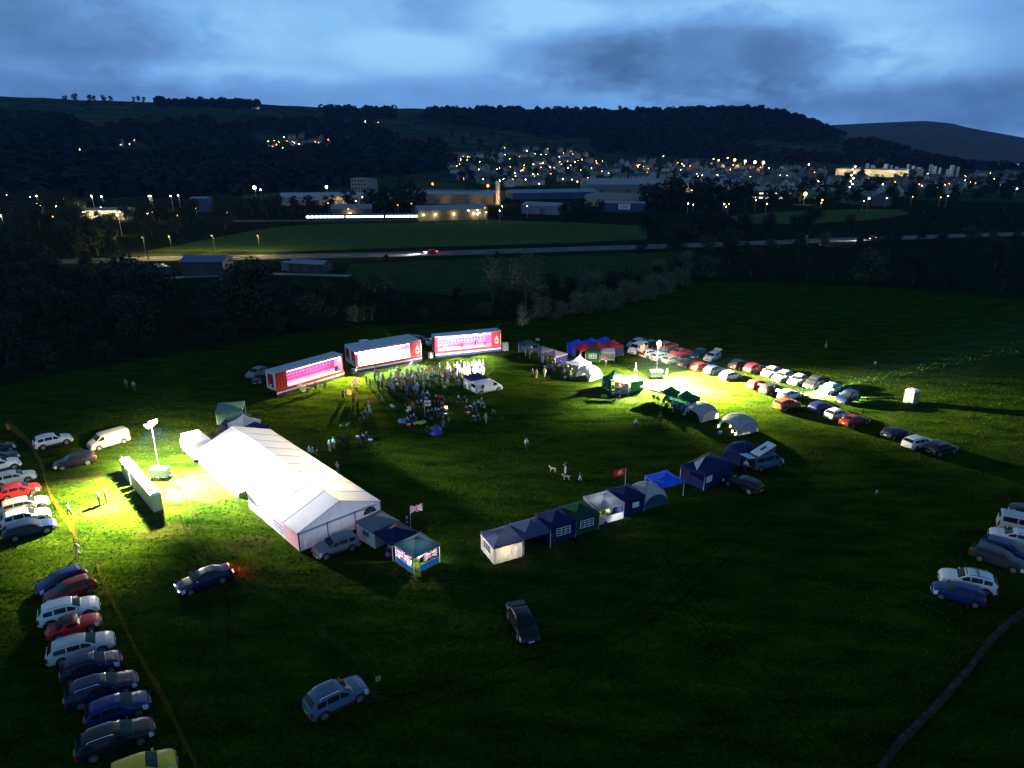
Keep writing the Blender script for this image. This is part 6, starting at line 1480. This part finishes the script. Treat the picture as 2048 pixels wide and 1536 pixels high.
LCOL = {'white': (1, .90, .72), 'yellow': (1, .66, .20), 'orange': (1, .20, .03)}
class Glow:
    def __init__(s, k): s.k = k
LAMPW, LAMPY, LAMPO = Glow('white'), Glow('yellow'), Glow('orange')
def glow(m, r, d):
    """lamp glass whose brightness suits its size: small far lamps are as bright as large ones"""
    if not isinstance(m, Glow): return m
    cov = min(1.0, (2 * r * 692 / d) ** 2); st = {'white': 14, 'yellow': 11, 'orange': 9}[m.k] / cov
    st = 2.0 ** (round(math.log2(st) * 2) / 2)
    return emit('%s lamp glass %.1f' % (m.k, st), LCOL[m.k], st)
def shed(c, dpx, L, D, he, hr, wall, roof, label, name='shed', cat='shed', gables=1, doors=2, stripes=0, pos=None, extra=None):
    """c: photo px at the middle of the camera-side wall's foot"""
    p = pos if pos is not None else P(*c); yaw = yaw_px(c[0], c[1], *dpx); t = thing(name, label, cat, (p.x, p.y, p.z), yaw)
    m = MB()
    for (x0, y0, x1, y1) in ((-L / 2, 0, L / 2, 0), (L / 2, D, -L / 2, D)): m.face((x0, y0, -1), (x1, y1, -1), (x1, y1, he), (x0, y0, he))
    for x in (-L / 2, L / 2):
        w = D / gables
        for g in range(gables): m.face((x, g * w, -1), (x, (g + 1) * w, -1), (x, (g + 1) * w, he), (x, (g + .5) * w, hr), (x, g * w, he))
    m.build('wall', CLAD[wall], t)
    m = MB(); w = D / gables; ov = .3
    for g in range(gables):
        for (ya, za, yb, zb) in ((g * w - (ov if g == 0 else 0), he - .05, (g + .5) * w, hr), ((g + 1) * w + (ov if g == gables - 1 else 0), he - .05, (g + .5) * w, hr)):
            m.cur = 0; m.face((-L / 2 - ov, ya, za), (L / 2 + ov, ya, za), (L / 2 + ov, yb, zb), (-L / 2 - ov, yb, zb))
            m.cur = 1; n = stripes
            for k in range(n):
                x = -L / 2 + L * (k + .5) / n; f = lambda q, xx: (xx, ya + (yb - ya) * q, za + (zb - za) * q + .06); m.face(f(.2, x - .5), f(.2, x + .5), f(.8, x + .5), f(.8, x - .5))
    m.build('roof', [SHR[roof], SHR['pale'] if roof != 'pale' else CLAD['white']], t)
    for k in range(doors):
        x = -L / 2 + L * (k + .6) / (doors + .2); m = MB(); m.box((x, -.05, min(3.4, he * .8) / 2), (min(3.6, L * .12), .12, min(3.4, he * .8))); m.build('door', DOORM, t)
    return t
def fixture(t, x, y, z, m, r=.3):
    g = MB(); g.box((x, y, z), (r * 2, r, r * 1.4)); g.build('wall_lamp', glow(m, r * .8, t.location.length), t)
fl_ = (60, 2)
s1 = shed((908, 440), (60, -2), 38, 14, 5.5, 7.5, 'dark', 'pale', 'long dark shed with yellow wall lamps at the edge of the far meadow', doors=3)
for x in (-16.5, -10, 0, 11, 14): fixture(s1, x, -.3, 3.4, LAMPY, .35); lamp('POINT', s1, (x, -1.6, 3.0), 1300, (1, .75, .25), .3)
for x in (8, 13): fixture(s1, x, -.2, 4.8, LAMPW, .3)
sb2 = shed((704, 434), (60, -1), 22, 12, 4.5, 6.5, 'dark', 'pale', 'small dark shed with a pale roof behind the lit train'); fixture(sb2, -1, -.3, 1.6, LAMPY, .7); lamp('POINT', sb2, (-1, -1.6, 1.6), 2000, (1, .75, .3), .3)
s3 = shed((1084, 429), (60, 3), 27, 12, 5.0, 6.6, 'blue grey', 'pale', 'blue grey shed with ribbed pale roof on the far side of the meadow', doors=1)
for k in range(3): MB().box((-13.55, 3 + k * 2.2, 3.2), (.1, 1.2, 1.2)).build('window', WIND, s3)
s4 = shed((1225, 414), (60, 2), 38, 26, 5, 7.6, 'tan', 'tan', 'tan building with a zigzag roof studded with rooflights', cat='factory', name='factory', gables=3, doors=0, stripes=9)
s5 = shed((1243, 424), (60, 1), 27, 8, 5.2, 6, 'navy', 'pale', 'navy shed with a large white sign board on its wall', doors=0)
m = MB(); m.box((1.5, -.12, 3.2), (7, .12, 3.2)); sgn = m.build('sign_board', CLAD['white'], s5); m = MB()
for k, w in ((1.0, 5.6), (0, 4.6), (-.8, 5.2)): m.box((1.5, -.2, 3.2 + k), (w, .05, .35))
m.build('lettering', CLAD['navy'], sgn)
s6 = shed((1330, 388), (60, 0), 128, 60, 7.5, 10.5, 'grey green', 'pale', 'very long pale roofed warehouse with a shallow zigzag roof', cat='warehouse', name='warehouse', gables=2, doors=6); fixture(s6, 22, -.5, 3, LAMPY, .9)
for x in (12, 24, 40): lamp('POINT', s6, (x, -5, 4), 4500, (1, .70, .25), .5)
shed((1112, 398), (60, -1), 66, 26, 4.8, 6.4, 'blue', 'blue', 'dark blue shed behind the ribbed blue grey one')
s8 = shed((890, 408), (60, 1), 66, 40, 6.5, 8.2, 'brown', 'pale', 'long brown walled factory with a pale blue roof', cat='factory', name='factory', doors=6)
lamp('POINT', s8, (0, -6, 3), 700, (1, .72, .4), .5); lamp('POINT', s8, (22, -6, 3), 700, (1, .7, .4), .5)
m = MB(); m.tube([(36, 4, 0), (36, 4, 15)], [1.6, 1.5], 12); m.build('silo', mat('silo', (.6, .5, .38)), s8); lamp('POINT', s8, (38, -4, 5), 3500, (1, .62, .25), .5)
m = MB()
for k in range(26): m.box((-30 + k * 2.1, 14, 8.1), (.7, 1.2, 1.0))
m.build('roof_vent', SHR['dark'], s8)
s9 = shed((680, 410), (60, -1), 78, 40, 5.6, 7.2, 'cream', 'pale', 'long low factory roof left of the brown walled factory', cat='factory', name='factory', doors=5)
lamp('POINT', s9, (0, -5, 3), 1500, (1, .72, .35), .5)
ob = shed((719, 388), (60, 3), 18, 12, 12, 12.6, 'pale', 'grey', 'tall grey four storey block among dark trees', cat='office block', name='office_block', doors=1)
for f_ in range(4):
    for k in range(5): MB().box((-7 + k * 3.4, -.06, 1.6 + f_ * 2.9), (1.8, .1, 1.4)).build('window', WIND, ob)
bs = shed((406, 551), (60, 0), 13, 8, 4.2, 5.6, 'dark', 'blue', 'blue roofed farm shed beside the main road left of the big tree', doors=1)
ws_ = shed((612, 545), (60, 3), 12, 6, 2.8, 3.6, 'dark', 'pale', 'low dark stable with a pale roof by the farm track', doors=3)
MB().box((-7.5, 1.5, 1.5), (2.6, 2.4, 2.8)).build('lean_to', CLAD['pale'], ws_)
lr = shed((318, 552), (60, 26), 7, 2.6, 3.0, 3.3, 'blue', 'blue', 'blue horse box parked by the farm track', cat='horse box', name='horse_box', doors=1)
for x in (-2.2, 2.2): put('wheel', wm, lr, loc=(x, .1, .1))
tb = shed((400, 424), (60, 0), 10, 8, 8, 8.6, 'blue', 'pale', 'narrow tall blue shed with a pale roof edge in the left trees', doors=1)
# lit commercial building and forecourt at the left
lb = shed((206, 440), (60, -1), 26, 14, 5, 6, 'cream', 'grey', 'brightly lit cream shop building seen through the left trees', cat='shop', name='shop', doors=3)
for x in (-9, 0, 9): lamp('POINT', lb, (x, -5, 4.5), 5000, (1, .82, .42), .4); fixture(lb, x, -.3, 4.2, LAMPY, .3)
for x in (-10, 40, 66, -40): lamp('POINT', lb, (x, -14, 4), 2500, (1, .8, .4), .4, name='street_light')
# train
tp0, tp1 = G(612, 442), G(848, 440); td = tp1 - tp0; ty_ = math.atan2(td.y, td.x); tl_ = td.length
tn = thing('train', 'passenger train with a bright row of windows passing beyond the far meadow', 'train', (tp0.x, tp0.y, 0), ty_)
nc = 3; cl = tl_ / nc
for k in range(nc):
    m = MB(); x0 = k * cl + .4; x1 = (k + 1) * cl - .4
    m.loft([[(x, y, z) for y, z in ((-1.35, .9), (-1.4, 1.6), (-1.38, 2.9), (-1.1, 3.6), (1.1, 3.6), (1.38, 2.9), (1.4, 1.6), (1.35, .9))] for x in (x0, x0 + .6, x1 - .6, x1)], True, True); cb_ = m.build('carriage', CLAD['navy'], tn)
    m = MB()
    for j in range(9): m.box((x0 + (x1 - x0) * (j + .5) / 9, -1.40, 2.2), ((x1 - x0) / 9 * .8, .06, .95))
    m.build('window', emit('train window', (.86, .93, 1), 9), cb_)
    for j in (.15, .85): MB().box((x0 + (x1 - x0) * j, 0, .45), (3, 2, .8)).build('bogie', DARKM, cb_)
rail = MB(); ribbon([tp0 - td * .6, tp0, tp1, tp1 + td * .1], -1.8, 1.8, .35, .3, rail); struct('railway', rail, mat('ballast', (.09, .085, .08), rough=1))
# dairy works under floodlights
dy = shed((1740, 353), (60, 2), 92, 40, 8.5, 9.5, 'cream', 'grey', 'floodlit white works building with a row of tanks behind it', cat='works', name='works', doors=0)
for x in (-38, -20, -4, 12, 26, 40): lamp('POINT', dy, (x, -7, 6), 6500, (1, .80, .42), .6)
tk = MB()
for k in range(19): tk.tube([(-36 + k * 6.6 + (k * 5 % 3), 44 + (k * 3) % 7, 0), (-36 + k * 6.6 + (k * 5 % 3), 44 + (k * 3) % 7, 9.5 + 1.7 * ((k * 7) % 4))], 1.6 + .5 * (k * 4 % 3), 10)
tk.build('tank', mat('pale steel tank', (.34, .35, .38), rough=.5), dy)
for x in (-40, -5, 30, 70): lamp('POINT', dy, (x, 34, 14), 2200, (1, .9, .8), .6)
shed((1600, 396), (60, 1), 90, 20, 6, 7.5, 'grey green', 'grey', 'low grey factory range behind the yellow lamp at the edge of town', cat='factory', name='factory')
lw = shed((1535, 402), (60, 1), 34, 12, 7, 8, 'dark', 'grey', 'dark low building with two rows of lit windows', doors=0)
for f_ in range(2):
    for k in range(7):
        if (k * 3 + f_) % 4: MB().box((-14 + k * 4.6, -.06, 2.2 + f_ * 3), (2.6, .1, 1.1)).build('lit_window', emit('office window', (1, .85, .6), 1.6), lw)
# mill chimney hung with lights
cpz = P(1697, 396); mc = thing('mill_chimney', 'slim brick mill chimney hung with warm lights', 'chimney', cpz)
MB().tube([(0, 0, -1), (0, 0, 24)], [1.6, 1.0], 10).build('stack', CLAD['brown'], mc)
for k in range(9): MB().box((.9 * (-1) ** k, -1.3, 6 + k * 2.1), (.6, .3, .5)).build('lamp', emit('chimney lamp', (1, .7, .4), 40), mc)
sh2 = shed((1705, 408), (60, 8), 40, 14, 6, 9, 'dark', 'grey', 'dark ridge roofed mill shed at the foot of the lit chimney', stripes=8)
# houses
HW = [mat('house wall ' + n, c, rough=.9, var=.15, scale=.5) for n, c in (('stone', (.22, .19, .16)), ('render', (.38, .36, .35)), ('buff', (.32, .27, .21)))]
HRF = [mat('house roof ' + n, c, rough=.8, var=.2, scale=.5) for n, c in (('slate', (.05, .055, .065)), ('grey', (.08, .085, .095)), ('brown', (.07, .05, .045)))]
def house_meshes(L, D, he, hr):
    w = MB(); 
    for (x0, y0, x1, y1) in ((-L / 2, -D / 2, L / 2, -D / 2), (L / 2, D / 2, -L / 2, D / 2)): w.face((x0, y0, -3), (x1, y1, -3), (x1, y1, he), (x0, y0, he))
    for x in (-L / 2, L / 2): w.face((x, -D / 2, -3), (x, D / 2, -3), (x, D / 2, he), (x, 0, hr), (x, -D / 2, he))
    r = MB(); o = .35
    for s in (-1, 1): r.face((-L / 2 - o, s * (D / 2 + o), he - .2), (L / 2 + o, s * (D / 2 + o), he - .2), (L / 2 + o, 0, hr + .12), (-L / 2 - o, 0, hr + .12))
    c = MB(); c.box((L / 2 - .7, 0, hr + .4), (.9, .6, 1.6))
    wd = MB(); wl_ = MB()
    for s in (-1, 1):
        for x in (-L * .28, L * .22):
            for z in (1.4, 3.9): (wl_ if (s < 0 and z < 2 and x > 0) else wd).box((x, s * (D / 2 + .03), z), (1.3, .08, 1.2))
    for s in (-1, 1): wd.box((s * (L / 2 + .03), 0, 3.9), (.08, 1.1, 1.2))
    return w.mesh('wall', [HW[0]]), r.mesh('roof', [HRF[0]]), c.mesh('chimney', [HW[0]]), wd.mesh('window', [WIND]), wl_.mesh('lit_window', [WINL])
HM_ = [house_meshes(9, 7.5, 5, 8), house_meshes(12, 8, 5.2, 8.4), house_meshes(20, 7.5, 5, 7.8)]
hr_ = random.Random(17)
def house(p, yaw, lit, label, group):
    k_ = hr_.choice((0, 0, 1, 1, 2)); v = HM_[k_]; wi = hr_.randrange(3); ri = hr_.randrange(3)
    if group: label = '%s %s house, %s roof, %s, %s' % (('small', 'wide', 'long')[k_], ('stone', 'pale', 'buff')[wi], ('slate', 'grey', 'brown')[ri], 'lit window' if lit else 'unlit', label)
    t = thing('house', label, 'house', (p.x, p.y, p.z), yaw, group)
    wm_ = HW[wi]; rm_ = HRF[ri]; put('wall', v[0], t, mats=[wm_]); rf = put('roof', v[1], t, mats=[rm_]); put('chimney', v[2], rf, mats=[wm_]); put('window', v[3], t); put('lit_window' if lit else 'window', v[4], t, mats=[WINL if lit else WIND])
def town(poly, n, seed, yaws, where, lit=.22, mind=8):
    def one(x, y, r):
        p = P(x, y)
        if p is None: return
        l = r.random() < lit
        house(p, r.choice(yaws) + r.uniform(-.12, .12), l, where, ('lit' if l else 'unlit') + ' houses ' + where)
    region(poly, n, one, seed, mind)
town([(880, 312), (980, 300), (1080, 298), (1180, 305), (1200, 330), (1160, 372), (1020, 376), (900, 358)], 78, 1, (.2, 1.77), 'in mid town', .35)
town([(1190, 328), (1330, 322), (1420, 330), (1430, 358), (1290, 362), (1180, 366)], 60, 2, (.0, 1.57), 'above the long warehouse')
town([(1400, 335), (1560, 338), (1650, 345), (1640, 372), (1500, 382), (1440, 372)], 62, 3, (.5, 2.07), 'below the pitch floodlights', .3)
town([(1640, 362), (1780, 366), (1900, 356), (2040, 352), (2048, 385), (1900, 392), (1760, 392)], 30, 4, (.3, 1.9), 'at the right end of town')
town([(520, 290), (560, 282), (620, 268), (690, 266), (700, 290), (660, 308), (560, 306)], 34, 5, (.1, 1.7), 'in the hillside village', .45)
for (x, y), l in {(90, 278): 'white house alone on the dark left hillside', (512, 218): 'farmhouse with three lit windows high on the left ridge', (240, 292): 'house in the dark wood on the left hillside', (340, 302): 'house with a lit yard right of the left hillside wood'}.items():
    p = P(x, y)
    if p: house(p, .3, True, l, None)
# lamps: photo px of the lamp itself -> post standing on the terrain below
def street(px, m, r=.3, hgt=8, pw=0, col=(1, .8, .4), label='', group=None, name='street_lamp', cat='street lamp'):
    x, y = px; p = None
    for k in range(40):
        q = P(x, y + 1 + k * .5)
        if q is None: continue
        hz = (q - Vector((0, 0, HC))).length / F
        if (k * .5 + 1) * hz >= hgt * .9: p = q; break
        p = q
    if p is None: return
    t = thing(name, label, cat, (p.x, p.y, p.z), 0, group)
    MB().tube([(0, 0, -.5), (0, 0, hgt)], [.12, .07] if hgt != 6.5 else [.035, .025], 6).build('pole', BLACKP if hgt == 6.5 else STEEL, t); MB().tube([(0, 0, hgt), (0, -.9, hgt + .15)], .05, 5).build('arm', STEEL, t)
    g = MB(); g.tube([(0, -.9, hgt - r), (0, -.9, hgt - r * .5), (0, -.9, hgt + r * .5), (0, -.9, hgt + r)], [r * .5, r, r, r * .5], 8); g.build('lamp_head', glow(m, r, t.location.length), t)
    if pw: lamp('POINT', t, (0, -1.2, hgt - r - .3), pw, col, .3)
GS = 'pitch floodlights at the edge of the town'
for x, y, r in ((1435, 325, .9), (1467, 324, 1.3), (1488, 327, 1.2), (1507, 329, 1.4), (1524, 330, 1.3), (1453, 320, .5), (1425, 322, .5)):
    street((x, y), LAMPY, r * 1.25, 15, 26000 if r > 1 else 0, (1, .75, .3), 'tall yellow floodlight mast in the row above the town', GS, 'floodlight_mast', 'floodlight')
for x, y, m, r, l in ((583, 247, LAMPO, .8, 'orange lamp alone on the upper left hillside'), (609, 243, LAMPW, .5, 'white lamp right of the orange one on the upper hillside'), (543, 320, LAMPO, .8, 'orange lamp below the hillside village'), (600, 304, LAMPY, 1.1, 'largest warm lamp of the hillside village'), (585, 303, LAMPO, .7, 'orange lamp just left of the largest village lamp'), (543, 298, LAMPW, .7, 'white lamp at the left end of the hillside village'), (522, 293, LAMPW, .6, 'white strip lamp on the left block of the village'), (642, 299, LAMPO, .6, 'orange lamp at the right of the hillside village'), (674, 268, LAMPY, .5, 'yellow lamp at the top of the hillside village'), (757, 246, LAMPO, .45, 'small orange lamp under the dark copse on the ridge'), (731, 245, LAMPW, .4, 'small white lamp under the dark copse on the ridge'),
                      (866, 370, LAMPO, .8, 'orange lamp behind the brown walled factory'), (976, 374, LAMPO, 1.0, 'large orange lamp right of the glowing silo'), (1048, 338, LAMPO, .8, 'orange lamp in the middle of the town'), (1045, 342, LAMPY, .8, 'yellow lamp in the middle of the town'), (1082, 336, LAMPO, .6, 'orange lamp right of the middle of the town'), (1009, 297, LAMPO, .5, 'orange lamp at the top of the town'), (1326, 314, LAMPY, .6, 'yellow lamp on the slope above the warehouse'), (1154, 366, LAMPY, .6, 'yellow lamp left of the long warehouse'),
                      (512, 379, LAMPW, 1.2, 'brightest white lamp in the trees left of the low factory'), (524, 383, LAMPW, .6, 'smaller white lamp beside the brightest one by the low factory'), (655, 377, LAMPW, .9, 'white lamp above the long low factory roof'), (1607, 392, LAMPY, 1.1, 'yellow lamp glowing among trees at the near edge of town'), (1640, 405, LAMPY, .5, 'small yellow lamp lighting a tree at the edge of town'), (1616, 331, LAMPW, .8, 'white lamp right of the row of pitch floodlights'), (1667, 312, LAMPO, .7, 'orange lamp above the floodlit works'), (1802, 354, LAMPY, 1.1, 'yellow lamp at the right end of the floodlit works'), (1852, 352, LAMPW, .6, 'white lamp at the far right of the works'), (1733, 402, LAMPW, .6, 'white lamp right of the mill chimney'), (1717, 295, LAMPW, .5, 'white lamp on the slope of the wooded nose'), (1949, 278, LAMPW, .7, 'small white lamp high on the moor'), (56, 270, LAMPW, .6, 'white lamp left of the white hillside house'), (341, 303, LAMPY, .6, 'yellow lamp beside the left hillside wood'), (240, 283, LAMPW, .4, 'small white lamp in the left hillside wood'), (1890, 398, LAMPW, .35, 'small white lamp in the dark field edge at the right'), (1445, 413, LAMPW, .4, 'white lamp in the dark wood before the warehouse')):
    big = r >= .8
    street((x, y), m, r * (.95 if big else .8), 7, (3500 if big else 0), (1, .6, .2) if m is LAMPO else (1, .8, .4), l)
for x, y in ((76, 380), (81, 402), (190, 402), (210, 403), (304, 402), (308, 402), (40, 322), (347, 402), (362, 400), (80, 376), (23, 399)):
    street((x, y), LAMPW, .3, 9, 1500 if y > 395 else 0, (1, .82, .45), 'white street lamp on the lit road in the left trees', 'street lamps in the left trees')
for x, y in ((13, 452), (244, 450)): street((x, y), LAMPW, .35, 9, 2000, (1, .7, .3), 'tall lamp post with a glowing lit pole, %s' % ('nearest the left edge' if x < 100 else 'right of the lit shop building'))
lr2 = random.Random(9)
def dots(poly, n, seed, where):
    region(poly, n, lambda x, y, r: street((x, y), r.choice([LAMPW, LAMPY, LAMPY, LAMPO, LAMPO]), r.uniform(.10, .36), 6, 0, label='small street lamp ' + where, group='street lamps ' + where), seed, 7)
dots([(880, 312), (1080, 296), (1190, 310), (1180, 362), (930, 366)], 64, 11, 'among the middle houses of the town')
dots([(1190, 322), (1420, 325), (1640, 345), (1640, 368), (1440, 362), (1200, 352)], 60, 12, 'among the right houses of the town')
dots([(1660, 350), (1880, 350), (2040, 345), (2040, 385), (1760, 390)], 30, 13, 'in the scattered town at the right')
dots([(520, 285), (620, 266), (700, 266), (690, 300), (560, 306)], 30, 14, 'in the hillside village')
dots([(0, 270), (300, 262), (480, 280), (460, 310), (100, 320)], 14, 15, 'on the dark left hillside')
# added dark-headed posts, put in to light the left end of the road
for x, y in ((292, 478), (345, 476), (430, 474), (520, 474)): street((x, y + 12), BLACKP, .08, 6.5, 9000, (1, .75, .25), 'added lamp post lighting the left stretch of the main road', 'added lamp posts on the main road')
tp = G(312, 566); te = thing('telegraph_pole', 'leaning wooden telegraph pole in front of the blue horse box', 'telegraph pole', (tp.x, tp.y, 0)); MB().tube([(0, 0, 0), (-1.2, 0, 10)], [.16, .1], 7).build('post', BARK, te); MB().box((-1.15, 0, 9.4), (1.4, .1, .1)).build('crossarm', BARK, te)

dots([(580, 398), (700, 392), (960, 405), (1040, 412), (1180, 405), (980, 436), (860, 432), (640, 424)], 16, 16, 'among the sheds')
dots([(1300, 408), (1480, 405), (1620, 400), (1900, 392), (1900, 402), (1640, 410), (1440, 418)], 12, 17, 'in the near edge of the town')
dots([(0, 395), (160, 398), (380, 412), (440, 425), (380, 440), (100, 440), (0, 455)], 20, 18, 'in the trees at the left')
# ------------------------------------------------------------------ grass tufts on the show field (stuff)
TUFT = [mat('grass tuft ' + n, c, rough=.9, var=.3, scale=.4, spec=.05, trans=.25) for n, c in (('green', (.034, .064, .006)), ('straw', (.060, .072, .010)), ('deep', (.012, .032, .004)))]
tm = MB(); gr = random.Random(3); cnt = 0
def tuft_ok(p): return True
while cnt < 60000:
    px_ = gr.uniform(-20, 2070); py_ = 660 + 900 * gr.random() ** 1.5
    p = G(px_, py_)
    if p.y > 152 or py_ < np.interp(px_, [e[0] for e in EDGE], [e[1] for e in EDGE]) + 4: continue
    q = Vector((p.x + 21, p.y - 59)); lx = q.x * math.cos(.748) + q.y * math.sin(.748); ly = -q.x * math.sin(.748) + q.y * math.cos(.748)
    if -.3 < lx < 9.8 and -.3 < ly < 27.3: continue
    cnt += 1; s = gr.uniform(.06, .16); tm.cur = 0 if gr.random() < .55 else (1 if gr.random() < .55 else 2)
    for k in range(3):
        a = gr.uniform(0, 6.28); w = Vector((math.cos(a), math.sin(a), 0)) * s * .55; l = Vector((gr.uniform(-1, 1), gr.uniform(-1, 1), 0)) * s * .6
        b = p + Vector((gr.uniform(-.12, .12), gr.uniform(-.12, .12), 0)); tm.face(b - w, b + w, b + l + Vector((0, 0, s)))
tag(tm.build('grass_tufts', TUFT), 'tufts of rough grass over the show field', 'grass', kind='stuff')
# ------------------------------------------------------------------ evening haze in the valley
hz, hnt, hout = _nodes('haze'); hv = hnt.nodes.new('ShaderNodeVolumePrincipled'); hv.inputs['Density'].default_value = HAZE
hv.inputs['Color'].default_value = (.22, .46, 1.0, 1); hv.inputs['Anisotropy'].default_value = .2
hnt.links.new(hv.outputs[0], hout.inputs['Volume'])
hb = MB(); hb.box((0, 2900, 145), (11000, 6400, 420)); tag(hb.build('haze', hz), 'thin blue evening haze filling the valley', 'haze', kind='stuff')

# ------------------------------------------------------------------ labels: look-alikes that stand in a countable row are told apart by their order
ORD = 'first second third fourth fifth sixth seventh eighth ninth tenth eleventh twelfth thirteenth fourteenth fifteenth sixteenth seventeenth eighteenth nineteenth twentieth'.split()
byl = {}
for o in list(S.objects):
    if o.parent is None and o.get('label') and o.get('category') and o.get('kind') != 'stuff': byl.setdefault(o['label'], []).append(o)
for lab_, os_ in byl.items():
    if 2 <= len(os_) <= 20:
        os_.sort(key=lambda o: math.atan2(o.location.x, o.location.y))
        for i, o in enumerate(os_): o['label'] = ORD[i] + ' from left, ' + lab_
